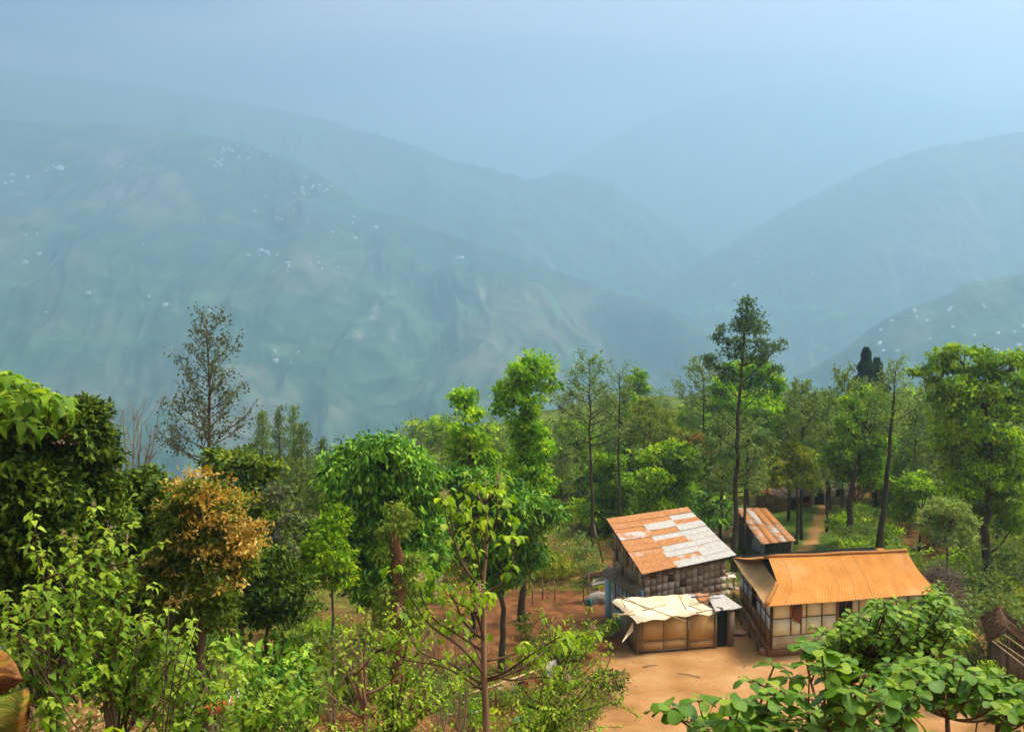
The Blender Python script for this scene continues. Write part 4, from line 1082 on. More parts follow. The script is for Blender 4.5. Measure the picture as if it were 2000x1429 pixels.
# ---- house with the patchwork rusty roof
rgb_ = np.random.default_rng(55)
def rusty_house():
    BL, BR, TL, TR = PZ(1255, 1124, 3.3), PZ(1437, 1084, 3.8), PZ(1184, 1017, 5.2), PZ(1342, 995, 5.4)
    e1 = (BR - BL); e1.z = 0; e1.normalize(); e2 = (TL - BL); e2.z = 0; e2.normalize()
    f0 = BL + e1 * 0.30 + e2 * 0.45; f1 = BR - e1 * 0.35 + e2 * 0.45; f3 = TL + e1 * 0.30 - e2 * 0.35; f2 = TR - e1 * 0.30 - e2 * 0.35
    for p in (f0, f1, f2, f3): p.z = 0
    root = empty('rusty_roof_house', tuple(f0), 'woven-walled house under a big patchwork of rusty and pale tin sheets', 'house')
    rf = MB()
    cols = [0, 0.37, 0.70, 1.0]
    T_ = [[.85, .6, .9, .45, .95, .8, .55, .9, .62, .8], [.7, .9, .15, .95, .1, .68, .22, .12, .50, .1], [.55, .1, .95, .15, .05, .2, .05, .22, .05, .2]]
    nr = 10
    for c in range(3):
        for r in range(nr):
            u0, u1 = cols[c] + (0 if c == 0 else -0.012), cols[c + 1] + (0.012 if c < 2 else 0)
            v0, v1 = r / nr - 0.01 * (r > 0), (r + 1) / nr + 0.012
            off = 0.012 * c + 0.010 * (nr - r) + rgb_.uniform(0, 0.03)
            j = rgb_.uniform(-0.022, 0.022, 4)
            n1 = 14
            for k in range(n1):            # each sheet is ribbed along its length
                o_ = rock('roof_stone', lb, 'stone', PZ(px, py, z), r_, STONE, 40 + i) if False else None
            rows = 7
            g = []
            for a in range(rows + 1):
                for b in range(9):
                    uu = lerp(u0 + j[0] * (c > 0), u1 + j[1] * (c < 2), b / 8); vv = lerp(v0, v1 + (j[2] if r == nr - 1 else 0), a / rows)
                    p = lerp(lerp(TL, TR, uu), lerp(BL, BR, uu), vv)
                    sag = 0.07 * math.sin(math.pi * uu) * math.sin(math.pi * min(1, max(0, vv)))
                    g.append(tuple(p + V3((0, 0, off - sag + 0.012 * (a % 2) + 0.02 * vnoise(np.array(uu * 7.0), np.array(vv * 6.0 + 3))))))
            f = [(a * 9 + b, (a + 1) * 9 + b, (a + 1) * 9 + b + 1, a * 9 + b + 1) for a in range(rows) for b in range(8)]
            rf.add(g, f, T_[c][r])
            rf.add([(x, y, z - 0.02) for x, y, z in g], [tuple(reversed(q)) for q in f], T_[c][r])
    rf.build('roof', RUST, root)
    fr = MB()                                        # rafters under the edge
    for u in np.linspace(0.02, 0.98, 7):
        fr.beam(lerp(TL, TR, u) - V3((0, 0, .10)), lerp(BL, BR, u) - V3((0, 0, .10)), 0.07, 0.07)
    fr.beam(lerp(BL, TL, .04) - V3((0, 0, .2)), lerp(BR, TR, .04) - V3((0, 0, .2)), 0.07, 0.07)
    fr.build('rafters', TIMBER, root)
    core = MB()
    def zr(p):                                       # roof height over a plan point
        s = (V3(p) - BL).dot(e2) / (TL - BL).dot(e2); u = (V3(p) - BL).dot(e1) / (BR - BL).dot(e1)
        return lerp(lerp(BL.z, BR.z, u), lerp(TL.z, TR.z, u), s) - 0.22
    for a, b in ((f0, f1), (f1, f2), (f2, f3)):
        wall_quad(core, a, b, 0, 0, zr(a), zr(b), 0.08, 0.05)
    wall_quad(core, f3, f0, 2.45, 2.45, zr(f3), zr(f0), 0.08, 0.05)
    weave_wall(core, f0, f1, 0.05, zr(f0) - 0.02, zr(f1) - 0.02, (0.33, 0.36), rgb_, V3((e1.y, -e1.x, 0)) * 1.0, 0.05)
    ol = -e1
    weave_wall(core, f3, f0, 2.5, zr(f3), zr(f0), (0.17, 0.55), rgb_, ol * 1.0, 0.12)
    core.build('wall', WEAVE, root)
    lw = MB(); wall_quad(lw, f3 + ol * .03, f0 + ol * .03, 0, 0, 2.45, 2.45, 0.1)
    p = f3 + ol * 0.05 + e2 * 0.1
    lw.box(up(p + ol * .1 + e2 * .25, 1.2), (.16, .5, 2.4), (-ol, e2, V3((0, 0, 1))))
    lw.build('blue_wall', BLUEW, root)
    for k, (t0, t1) in enumerate(((0.12, 0.38), (0.50, 0.74))):
        a, b = lerp(f3, f0, t0) + ol * .10, lerp(f3, f0, t1) + ol * .10
        w = MB()
        for za, zb in ((0.7, 0.8), (2.15, 2.25), (1.45, 1.5)): wall_quad(w, a, b, za, za, zb, zb, 0.07)
        for u in (0.0, 0.48, 0.94):
            wall_quad(w, lerp(a, b, u) + ol * .004, lerp(a, b, u + .06) + ol * .004, 0.7, 0.7, 2.25, 2.25, 0.075)
        wo = w.build('window', WFRAME, root)
        g = MB(); wall_quad(g, lerp(a, b, .05) - ol * .02, lerp(a, b, .95) - ol * .02, .78, .78, 2.2, 2.2, 0.03)
        g.build('pane', PANE, wo, loc=root.location)
    aw = MB()                                        # narrow awning along the left wall
    q = [f3 - e1 * .02 + e2 * .6, f0 - e1 * .02, f0 + ol * .45 - e2 * .2, f3 + ol * .48 + e2 * .6]
    aw.slab([up(q[3], 2.42), up(q[2], 2.30), up(q[1], 2.62), up(q[0], 2.75)], 0.05, 0.5)
    aw.beam(up(q[3], 2.36), up(q[2], 2.22), 0.09, 0.12)
    aw.build('awning', PLANK, root)
    st = MB()
    for k in range(26):
        t = rgb_.uniform(0.05, 0.95); z = rgb_.uniform(2.55, 3.1)
        a = lerp(f3, f0, t) + ol * .12
        st.beam(up(a, z - .1), up(a + ol * rgb_.uniform(.05, .3) - e2 * rgb_.uniform(-.4, .6), z + rgb_.uniform(-.1, .3)), 0.02, 0.02)
    st.build('poking_sticks', DEADWOOD, root)
    pp = MB(); t0_ = f3 + ol * .35 + e2 * .6; pp.beam(up(t0_, 2.9), up(TL + ol * .6 + e2 * .3, 5.0), 0.06, 0.06); pp.build('prop_pole', PLANK, root)
    return root, f0, f1, f2, f3
RH = rusty_house()

# ---- house with the orange roof
def orange_house():
    ze = 2.72
    FL, FR, BLc = PZ(1497, 1184, ze), PZ(1838, 1158, ze), PZ(1430, 1089, ze)
    RL, RR = PZ(1500, 1088, 4.2), PZ(1771, 1076, 4.25)
    M, M2 = PZ(1519, 1140, 3.42), PZ(1481, 1085, 3.42)
    BRc = FR + (BLc - FL)
    root = empty('orange_roof_house', tuple(up(FL, 0)), 'cream-panelled house under a long ribbed orange tin roof', 'house')
    def curve(a, b, sag, n=13):
        return [lerp(a, b, t) - V3((0, 0, sag * math.sin(math.pi * t) ** 1.0 * (1 - 0.2 * t))) for t in np.linspace(0, 1, n)]
    def ribbed(name, top0, top1, bot0, bot1, mat, nrib, sag0, sag1, flip=False, mid0=None, seams=10):
        mb = MB(); nu = nrib * 4 + 1; nv = 13
        L = curve(top0, bot0, sag0, nv); R = curve(top1, bot1, sag1, nv)
        if mid0: 
            L = [lerp(top0, mid0, t / 0.55) if t <= 0.55 else lerp(mid0, bot0, (t - .55) / .45) for t in np.linspace(0, 1, nv)]
        g = []; tt = []
        for i in range(nu):
            u = i / (nu - 1)
            ph = math.cos(2 * math.pi * u * nrib)
            bow = 0.03 * math.sin(u * 9 + 1)
            for j in range(nv):
                p = lerp(L[j], R[j], u)
                g.append(tuple(p + V3((0, 0, 0.020 * ph + bow * 0.4 + 0.006 * math.sin(u * 23 + j * .2)))))
                sm = abs((u * seams) % 1.0); sm = min(sm, 1 - sm)
                tt.append(0.6 if sm < 0.010 * seams / 10 * 1.0 and j > 0 else (0.16 if ph < -0.5 else 0.0))
        f = [(i * nv + j, i * nv + j + 1, (i + 1) * nv + j + 1, (i + 1) * nv + j) for i in range(nu - 1) for j in range(nv - 1)]
        mb.add(g, f, tt); mb.add([(x, y, z - 0.02) for x, y, z in g], [tuple(reversed(q)) for q in f], tt)
        return mb.build(name, mat, root, smooth=False)
    ribbed('roof', RL, RR, FL, FR, ORANGE, 58, 0.10, 0.24, mid0=M)
    ribbed('back_roof', RR, RL + V3((0, 0, 0)), BRc, BLc, ORANGE, 58, 0.2, 0.1, mid0=None)
    # left hip sheet and gablet
    hp = MB(); n = 9
    fl, bl = FL + V3((-.02, 0, .01)), BLc
    g = []
    for i in range(n):
        for j in range(n):
            a = lerp(M, M2, i / (n - 1)); b = lerp(fl, bl, i / (n - 1))
            p = lerp(a, b, j / (n - 1)); p = p - V3((0, 0, 0.10 * math.sin(math.pi * j / (n - 1)))) + V3((0, 0, 0.03 * math.sin(i * 1.3 + j * .6)))
            g.append(tuple(p))
    f = [(i * n + j, i * n + j + 1, (i + 1) * n + j + 1, (i + 1) * n + j) for i in range(n - 1) for j in range(n - 1)]
    hp.add(g, f); hp.add([(x, y, z - .02) for x, y, z in g], [tuple(reversed(q)) for q in f])
    hp.build('hip_sheet', TANROOF, root, smooth=True)
    gb = MB(); ins = V3((0.25, 0.05, -0.02))
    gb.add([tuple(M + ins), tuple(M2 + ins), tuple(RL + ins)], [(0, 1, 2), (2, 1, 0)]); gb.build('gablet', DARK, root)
    hr = MB(); RRm = RR + V3((-0.02, 0, 0))
    g = []
    fc = curve(RR, FR, .24, 9); bc = curve(RR, BRc, .2, 9)
    for i in range(9):
        for j in range(7): g.append(tuple(lerp(fc[i], bc[i], j / 6) - V3((0, 0, .012))))
    f = [(i * 7 + j, (i + 1) * 7 + j, (i + 1) * 7 + j + 1, i * 7 + j + 1) for i in range(8) for j in range(6)]
    hr.add(g, f); hr.add([(x - .02, y, z - .02) for x, y, z in g], [tuple(reversed(q)) for q in f]); hr.build('right_hip', ORANGE, root)
    rc = MB(); pts = [lerp(RL, RR, t) + V3((0, 0, 0.035 + 0.02 * math.sin(t * 14))) for t in np.linspace(-0.0, 1.0, 16)]
    rc.tube(pts, 0.085, 8); rc.build('ridge_cap', ORANGE, root, smooth=True)
    rc = MB(); pts = [lerp(M, FL, t) + V3((-.05, -.05, 0.07 - .05 * math.sin(3.1 * t))) for t in np.linspace(0.02, 0.97, 8)]
    rc.tube(pts, [.12, .11, .10, .10, .11, .12, .13, .09], 8); rc.build('hip_roll', ORANGE, root, smooth=True)
    # walls
    eX = (FR - FL).normalized(); eX.z = 0; eX.normalize(); eY = (BLc - FL); eY.z = 0; eY.normalize()
    w0 = PZ(1506, 1281, 0); w1 = w0 + eX * 8.1
    w3 = w0 + eY * 8.2; w2 = w1 + eY * 8.2
    nF = V3((eX.y, -eX.x, 0)); nL = -eX
    pl = MB()
    for a, b in ((w0, w1), (w1, w2), (w2, w3), (w3, w0)): wall_quad(pl, a, b, -.1, -.1, 0.36, 0.36, 0.30)
    wall_quad(pl, w3, w0, 0.36, 0.36, 1.15, 1.15, 0.12)
    pl.build('plinth', MUD, root)
    lb = MB(); wall_quad(lb, w0 + nF * .02, w1 + nF * .02, .36, .36, .95, .95, 0.12); lb.build('lower_board', STAINED, root)
    zt = 2.72
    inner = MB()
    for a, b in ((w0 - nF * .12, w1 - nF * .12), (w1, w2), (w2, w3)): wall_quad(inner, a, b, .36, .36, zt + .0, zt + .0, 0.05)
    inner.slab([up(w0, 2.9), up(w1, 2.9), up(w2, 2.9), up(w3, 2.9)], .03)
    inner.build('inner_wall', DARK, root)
    cols = [0.0, 0.98, 1.52, 1.80, 2.62, 3.45, 3.92, 4.6, 5.5, 6.4, 7.3, 8.1]
    cp = MB(); zr_ = [(0.97, 1.78), (1.80, 2.62)]
    for i in range(len(cols) - 1):
        for r, (za, zb) in enumerate(zr_):
            if i == 1 and r == 1: continue           # the open window
            if i == 5: continue                      # doorway
            a, b = w0 + eX * (cols[i] + .02), w0 + eX * (cols[i + 1] - .02)
            cp = MB(); wall_quad(cp, a + nF * .01, b + nF * .01, za, za, zb, zb, 0.05); cp.build('wall_panel', CREAM, root)
    tm = MB()
    for i, c in enumerate(cols):
        if i in (2, 3): za = 1.78
        a = w0 + eX * (c - .02) + nF * .02; b = w0 + eX * (c + .02) + nF * .02
        z0_ = 0.93 if i != 2 else 0.93
        if i == 3 or i == 2: z0_ = 0.93 if i == 2 else 1.75
        wall_quad(tm, a, b, z0_, z0_, zt, zt, 0.085)
    for z in (0.945, 1.79, 2.66):
        for (c0, c1) in ((0, 3.42), (3.95, 8.1)):
            wall_quad(tm, w0 + eX * c0 + nF * .02, w0 + eX * c1 + nF * .02, z - .014, z - .014, z + .014, z + .014, 0.075)
    tm.beam(up(w0 + nF * .03 + nL * .03, 0.36), up(w0 + nF * .03 + nL * .03, zt), 0.12, 0.12)
    tm.build('timber_frame', TIMBER, root)
    for nm, c0, c1, za, zb in (('door_frame', 3.45, 3.92, .36, 2.6), ('window_frame', .99, 1.51, 1.80, 2.62)):
        df = MB()
        for c in (c0, c1): df.beam(up(w0 + eX * c + nF * .05, za), up(w0 + eX * c + nF * .05, zb), .07, .12, up=V3((1, 0, 0)))
        for z in (za + .03, zb - .03): df.beam(up(w0 + eX * c0 + nF * .052, z), up(w0 + eX * c1 + nF * .052, z), .06, .11)
        df.build(nm, WFRAME, root)
    sh = MB(); a = w0 + eX * 3.90 + nF * .02; wall_quad(sh, a, a + nF * .42 + eX * .1, .38, .38, 2.5, 2.5, .035); sh.build('door', TIMBER, root)
    ct = MB(); a = w0 + eX * 1.06 + nF * .09
    ct.slab([up(a, 2.45), up(a + nF * .10 - V3((0, 0, 0)), 1.75), up(a + eX * .36 + nF * .12, 1.50), up(a + eX * .40, 2.45)], .015)
    ct.build('window_cloth', simple_mat('dark_red_cloth', (0.16, 0.045, 0.02), (0.26, 0.08, 0.03), 4), root)
    # left wall: pale panels stepping back, timber between
    lp = MB(); lt = MB()
    nn = 7; seg = 8.2 / nn
    for i in range(nn):
        a, b = w0 + eY * (i * seg + .05) + nL * .02, w0 + eY * ((i + 1) * seg - .05) + nL * .02
        if i != 3:
            for za, zb in ((1.17, 1.80), (1.84, 2.6)):
                lp = MB(); wall_quad(lp, a, b, za, za, zb, zb, 0.05); lp.build('white_panel', WHITEW, root)
        c = w0 + eY * (i * seg) + nL * .03
        wall_quad(lt, c - eY * .05, c + eY * .05, .36, .36, zt, zt, 0.09)
    for z in (1.14, 1.82, 2.64): wall_quad(lt, w0 + nL * .03, w3 + nL * .03, z - .03, z - .03, z + .03, z + .03, 0.08)
    lt.build('left_timber_frame', TIMBER, root)
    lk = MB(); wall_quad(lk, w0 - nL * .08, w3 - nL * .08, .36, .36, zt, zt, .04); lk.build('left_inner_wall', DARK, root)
    dk = MB()
    for a, b, z in ((w0 + eY * .9 + nL * .5, w0 + eY * 7.4 + nL * .6, 1.0),):
        dk.beam(up(a, z), up(b, z + .05), .10, .10)
        for t in (0.0, .33, .66, 1.0): dk.beam(up(lerp(a, b, t), 0), up(lerp(a, b, t), z), .09, .09)
        dk.beam(up(a, .2), up(b - nL * .1, 1.0), .05, .05)
    dk.build('side_rail', PLANK, root)
    return root, w0, w1, eX, eY, nF, nL
OH = orange_house()
for i, (px, py, z, r_, lb) in enumerate(((1620, 1132, 3.6, .09, 'dark stone lying on the middle of the orange roof'), (1750, 1145, 3.35, .11, 'pale stone lying low on the right of the orange roof'))):
    pass


# ---- mat-walled shed with the tarpaulin roof
def mat_shed():
    c0, c1 = PZ(1243, 1277, 0), PZ(1396, 1265, 0)
    eX = (c1 - c0).normalized(); nF = V3((eX.y, -eX.x, 0)); eY = -nF
    L = (c1 - c0).length; D = 2.2; h = 1.72
    root = empty('mat_walled_shed', tuple(c0), 'low shed with brown mat walls and a cream tarpaulin roof held by sticks', 'shed')
    w = MB()
    xs = [0.12, 1.35, 2.62, L - .05]
    rg = np.random.default_rng(9)
    for i in range(3):
        for j, (za, zb) in enumerate(((.12, .62), (.60, h)) if i < 2 else ((.10, .42), (.44, h))):
            wall_quad(w, c0 + eX * (xs[i] + .02) + nF * .012 * j, c0 + eX * (xs[i + 1] - .02) + nF * .012 * j, za, za, zb - .02, zb + .02 * i, .025, rg.random())
    wall_quad(w, c1, c1 + eY * D, 0, 0, h, h, .03); wall_quad(w, c0 + eY * D, c1 + eY * D, 0, 0, 2.1, 2.1, .03)
    w.build('mat_wall', MAT, root)
    dk = MB(); wall_quad(dk, c0 - nF * .05, c1 - nF * .05, 0, 0, h, h, .03); wall_quad(dk, c0 + eY * D, c0, 0, 0, h, h, .03); dk.build('back_cladding', PLANK, root)
    ps = MB()
    for x in (0.02, 0.25): ps.tube([c0 + eX * x + nF * .06, up(c0 + eX * x + nF * .06, h * .5) + eX * .02, up(c0 + eX * x + nF * .07, h + .08)], [.05, .045, .04], 7)
    for x in (xs[2], L + .02): ps.beam(c0 + eX * x + nF * .05, up(c0 + eX * x + nF * .05, h + .04), .08, .06)
    ps.beam(up(c0 - eX * .3 + nF * .05, h + .03), up(c1 + eX * .2 + nF * .05, h + .05), .07, .07)
    for z in (.60, .12): ps.beam(up(c0 + eX * .12 + nF * .04, z), up(c0 + eX * 2.6 + nF * .04, z), .03, .04)
    ps.beam(up(c0 + eX * 2.66 + nF * .04, .43), up(c1 + nF * .04, .46), .03, .03)
    ps.build('posts', PLANK, root)
    # tarpaulin
    tp = MB(); nu, nv = 44, 26; g = []
    A0, A1, B0, B1 = PZ(1243, 1209, 1.86), PZ(1398, 1192, 1.88), PZ(1196, 1170, 2.35), PZ(1340, 1160, 2.5)
    for i in range(nu):
        for j in range(nv):
            u, v = i / (nu - 1), j / (nv - 1)
            e = 0.06 * math.sin(u * 9) + .05 * math.sin(u * 23 + 1)
            p = lerp(lerp(A0, A1, u), lerp(B0, B1, u), v * (1 + e * .5) - e * .6 * (1 - v))
            q = float(fbm(np.array(u * 5 + 2), np.array(v * 3 + 1), 4)) - .5
            q2 = float(ridged(np.array(u * 7 + 5), np.array(v * 2.4 + u * 3), 3)) - .6
            z = 0.12 * q + 0.05 * q2 - .05 * math.sin(u * 3.14 * 3) ** 2 * math.sin(v * 3.14)
            edge = max(0, 0.06 - v) / .06
            z -= edge * (0.06 + 0.07 * math.sin(u * 12) ** 2)
            el = max(0, 0.05 - u) / .05
            z -= el * .12
            g.append(tuple(p + V3((0, 0, z))))
    f = [(i * nv + j, (i + 1) * nv + j, (i + 1) * nv + j + 1, i * nv + j + 1) for i in range(nu - 1) for j in range(nv - 1)]
    tp.add(g, f); tp.add([(x, y, z - .012) for x, y, z in g], [tuple(reversed(q)) for q in f])
    tp.build('tarpaulin', TARP, root, smooth=True)
    sk = MB()
    for (a, b, r) in (((1207, 1166), (1340, 1213), .028), ((1255, 1192), (1300, 1180), .03), ((1326, 1162), (1340, 1190), .03), ((1196, 1198), (1240, 1200), .035), ((1222, 1185), (1212, 1168), .03), ((1200, 1205), (1236, 1192), .03), ((1345, 1182), (1376, 1194), .03), ((1360, 1196), (1380, 1192), .04), ((1215, 1163), (1262, 1188), .025)):
        def zt(px, py): return lerp(1.92, 2.5, min(1, max(0, (1207 - py - (px - 1243) * .09) / 38)))+.12
        sk.tube([PZ(a[0], a[1], zt(*a)), PZ(b[0], b[1], zt(*b))], r, 6)
    sk.build('roof_sticks', BAMBOO, root)
    # tin over the right end
    tn = MB()
    def sheet(q, tint, z):
        q = [PZ(a, b, zz + z) for a, b, zz in q]; n = 18; g = []
        for i in range(n + 1):
            for j in range(4):
                p = lerp(lerp(q[0], q[1], i / n), lerp(q[3], q[2], i / n), j / 3)
                g.append(tuple(p + V3((0, 0, .025 * (i % 2) + .02 * math.sin(i * .4)))))
        f = [(i * 4 + j, (i + 1) * 4 + j, (i + 1) * 4 + j + 1, i * 4 + j + 1) for i in range(n) for j in range(3)]
        tn.add(g, f, tint); tn.add([(x, y, zz - .01) for x, y, zz in g], [tuple(reversed(k)) for k in f], tint)
    sheet([(1398, 1194, 1.86), (1450, 1186, 1.86), (1412, 1160, 2.35), (1382, 1164, 2.35)], .12, .03)
    sheet([(1366, 1176, 2.15), (1388, 1174, 2.15), (1385, 1158, 2.45), (1358, 1159, 2.45)], .9, .05)
    sheet([(1345, 1180, 2.1), (1368, 1178, 2.1), (1358, 1160, 2.45), (1334, 1160, 2.45)], .3, .02)
    tn.build('tin_sheets', RUST, root)
    bm = MB(); bm.tube([PZ(1385, 1184, 2.0), PZ(1412, 1188, 1.98)], .06, 8); bm.beam(PZ(1375, 1192, 1.9), PZ(1432, 1190, 1.84), .06, .06)
    bm.beam(PZ(1350, 1166, 2.5), PZ(1392, 1162, 2.5), .08, .06); bm.beam(PZ(1385, 1160, 2.55), PZ(1412, 1158, 2.5), .08, .06); bm.build('roof_beams', PLANK, root)
    # dark doorway and its board
    d0, d1, d2 = c1 + eX * .06, PZ(1421, 1262, 0), PZ(1433, 1262, 0)
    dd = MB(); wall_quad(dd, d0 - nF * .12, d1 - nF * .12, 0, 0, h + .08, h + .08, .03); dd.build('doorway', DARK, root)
    bd = MB(); wall_quad(bd, d1, d2, 0, 0, h + .05, h + .02, .05); wall_quad(bd, d2, d2 + eY * 1.6, 0, 0, h, h, .04)
    bd.beam(d0, up(d0, h), .06, .06); bd.build('door_board', PLANK, root)
    cl = MB(); a, b = PZ(1215, 1222, 1.2), PZ(1236, 1212, 1.6)
    g = []
    for i in range(8):
        for j in range(6):
            u, v = i / 7, j / 5
            p = lerp(PZ(1237, 1213, 1.62), PZ(1216, 1250, .95), u) + V3((.0, .10 * math.sin(v * 3.1), -.45 * v * (1 - u * .8)))
            g.append(tuple(p))
    f = [(i * 6 + j, (i + 1) * 6 + j, (i + 1) * 6 + j + 1, i * 6 + j + 1) for i in range(7) for j in range(5)]
    cl.add(g, f); cl.add([(x, y + .01, z) for x, y, z in g], [tuple(reversed(q)) for q in f]); cl.build('hanging_cloth', TARP, root, smooth=True)
    return root
mat_shed()

def gable_house(name, label, cat, c, yaw, L, W, h, rise, roofmat, wallmat, over=0.3, sheets=None, z=None, opening=True):
    z = H(c[0], c[1]) if z is None else z
    root = empty(name, (c[0], c[1], z), label, cat)
    X = V3((math.cos(yaw), math.sin(yaw), 0)); Y = V3((-math.sin(yaw), math.cos(yaw), 0)); o = V3((c[0], c[1], z))
    p = [o + X * a * L / 2 + Y * b * W / 2 for a, b in ((-1, -1), (1, -1), (1, 1), (-1, 1))]
    w = MB()
    for i in range(4):
        a, b = p[i], p[(i + 1) % 4]
        wall_quad(w, a, b, z - .2, z - .2, z + h, z + h, .1)
    for s in (-1, 1):
        a, b = o + X * s * L / 2 - Y * W / 2, o + X * s * L / 2 + Y * W / 2
        m = o + X * s * L / 2
        w.add([tuple(up(a, z + h)), tuple(up(b, z + h)), tuple(up(m, z + h + rise))], [(0, 1, 2), (2, 1, 0)])
    w.build('wall', wallmat, root)
    r = MB(); Lx = L / 2 + over; Wy = W / 2 + over; zz = -rise * over / (W / 2)
    for s in (-1, 1):
        q = [o - X * Lx, o + X * Lx, o + X * Lx + Y * s * Wy, o - X * Lx + Y * s * Wy]
        q = [up(q[0], z + h + rise + .05), up(q[1], z + h + rise + .05), up(q[2], z + h + zz + .05), up(q[3], z + h + zz + .05)]
        if s > 0: q = [q[1], q[0], q[3], q[2]]
        r.slab([q[3], q[2], q[1], q[0]], .05, .1 if sheets is None else sheets)
    r.build('roof', roofmat, root)
    if opening:
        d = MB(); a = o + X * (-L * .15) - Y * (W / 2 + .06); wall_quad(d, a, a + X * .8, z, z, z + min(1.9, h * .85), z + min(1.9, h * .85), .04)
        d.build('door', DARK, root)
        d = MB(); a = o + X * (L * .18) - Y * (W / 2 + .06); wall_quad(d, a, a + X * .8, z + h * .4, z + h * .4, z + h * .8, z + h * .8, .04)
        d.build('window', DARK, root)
    return root
GREYW = simple_mat('grey_plaster', (0.34, 0.28, 0.22), (0.52, 0.45, 0.36), 1.5, 0.9, 0.1)
TIN = simple_mat('pale_tin', (0.62, 0.64, 0.66), (0.80, 0.82, 0.84), 2, 0.5, 0.4)
BROWNR = simple_mat('brown_old_roof', (0.16, 0.10, 0.07), (0.30, 0.21, 0.15), 2, 0.9, 0.1)
p = PZ(886, 1100, 0); gable_house('tin_roof_cottage', 'small grey cottage with a pale tin roof half hidden behind the glossy tree', 'house', (p.x - 0.6, p.y + 2.0), 1.25, 4.6, 3.6, 1.6, 0.75, TIN, GREYW, .35)
p = PZ(1598, 985, 0); gable_house('wood_cottage', 'brown-roofed cottage among the trunks at the head of the lawn path', 'house', (p.x, p.y + 1.5), 0.25, 5.6, 3.4, 1.5, 0.9, BROWNR, GREYW)
p = PZ(1545, 992, 0); gable_house('wood_hut', 'small brown hut left of the cottage in the wood', 'hut', (p.x - .6, p.y), 0.5, 3.4, 2.6, 1.2, 0.9, BROWNR, MUD)

# rusty shed behind
def small_shed():
    q = [PZ(1487, 1062, 2.25), PZ(1555, 1056, 2.2), PZ(1497, 994, 2.75), PZ(1437, 993, 2.8)]
    g0 = up(q[0], 0)
    root = empty('small_rusty_shed', tuple(g0), 'small open shed with a rust-streaked tin roof behind the orange roof', 'shed')
    rf = MB(); T_ = [[.1, .15, .25, .9], [.15, .8, .35, .42]]
    T_ = [[.50, .80, .45, .52], [.55, .40, .9, .85]]
    for r in range(2):
        for c in range(4):
            u0, u1 = c / 4, (c + 1) / 4 + (.01 if c < 3 else 0); v0, v1 = r * .5, r * .5 + .52
            off = .02 * r + .01 * c
            f = lambda u, v: lerp(lerp(q[0], q[1], u), lerp(q[3], q[2], u), v)
            rf.slab([f(u0, v0) + V3((0, 0, off)), f(u1, v0) + V3((0, 0, off)), f(u1, v1) + V3((0, 0, off)), f(u0, v1) + V3((0, 0, off))], .02, T_[r][c])
    rf.build('roof', RUST, root)
    w = MB()
    p = [lerp(up(q[i], 0), up(q[(i + 2) % 4], 0), .07) for i in range(4)]
    wall_quad(w, p[0], p[1], 0, 0, 1.3, 1.3, .06); wall_quad(w, p[1], p[2], 0, 0, 2.0, 2.4, .06); wall_quad(w, p[2], p[3], 0, 0, 2.5, 2.5, .06)
    w.build('wall', PLANK, root)
    for i in range(4):
        ps = MB(); ps.beam(p[i] + V3((0, 0, -.1)), up(p[i], q[i].z - .05), .10, .10); ps.build('post', PLANK, root)
    return root
small_shed()
bd = MB(); a, b = PZ(1449, 1060, 0.3), PZ(1492, 1085, 0.2)
bd.slab([a, b, b + V3((.15, .3, 1.0)), a + V3((.15, .3, 1.1))], .04)
o = bd.build('leaning_board', simple_mat('pale_grey_board', (0.42, 0.40, 0.34), (0.60, 0.58, 0.50), 2), loc=tuple(a)); tag(o, 'pale grey board leaning in front of the small rusty shed', 'board')
wl = MB(); a, b = PZ(1385, 1062, 0), PZ(1443, 1057, 0)
wall_quad(wl, a - (b - a) * .6, b, -.1, -.1, 1.0, 1.0, .2); wall_quad(wl, a - (b - a) * .6, b + (b - a) * .01, 1.0, 1.0, 1.08, 1.08, .28)
o = wl.build('yard_wall', simple_mat('brown_brick_wall', (0.20, 0.11, 0.06), (0.36, 0.22, 0.13), 3), loc=tuple(a)); tag(o, 'low brown wall between the rusty roof and the small shed', 'wall')

# lean-to and covered heap left of the rusty house
lt = empty('low_lean_to', tuple(PZ(1150, 1160, 0)), 'low tin-topped lean-to standing against the blue wall', 'lean-to')
m = MB(); q = [PZ(1140, 1131, 1.25), PZ(1187, 1122, 1.35), PZ(1187, 1112, 1.75), PZ(1150, 1119, 1.65)]
m.slab(q, .03, .45); q2 = [PZ(1150, 1146, .9), PZ(1188, 1138, .95), PZ(1186, 1124, 1.3), PZ(1160, 1132, 1.25)]; m.slab(q2, .03, .15)
m.build('roof', RUST, lt)
m = MB()
for a in (q[0], q[1], q[3], q2[0], q2[1]): m.beam(up(a, 0), a - V3((0, 0, .03)), .06, .06)
m.beam(q[0], q[1], .05, .05); m.beam(q2[0] - V3((.4, 0, 0)), q2[1], .05, .05); m.beam(q[0] - V3((.3, 0, 0)), q[3], .05, .05)
m.build('posts', PLANK, lt)
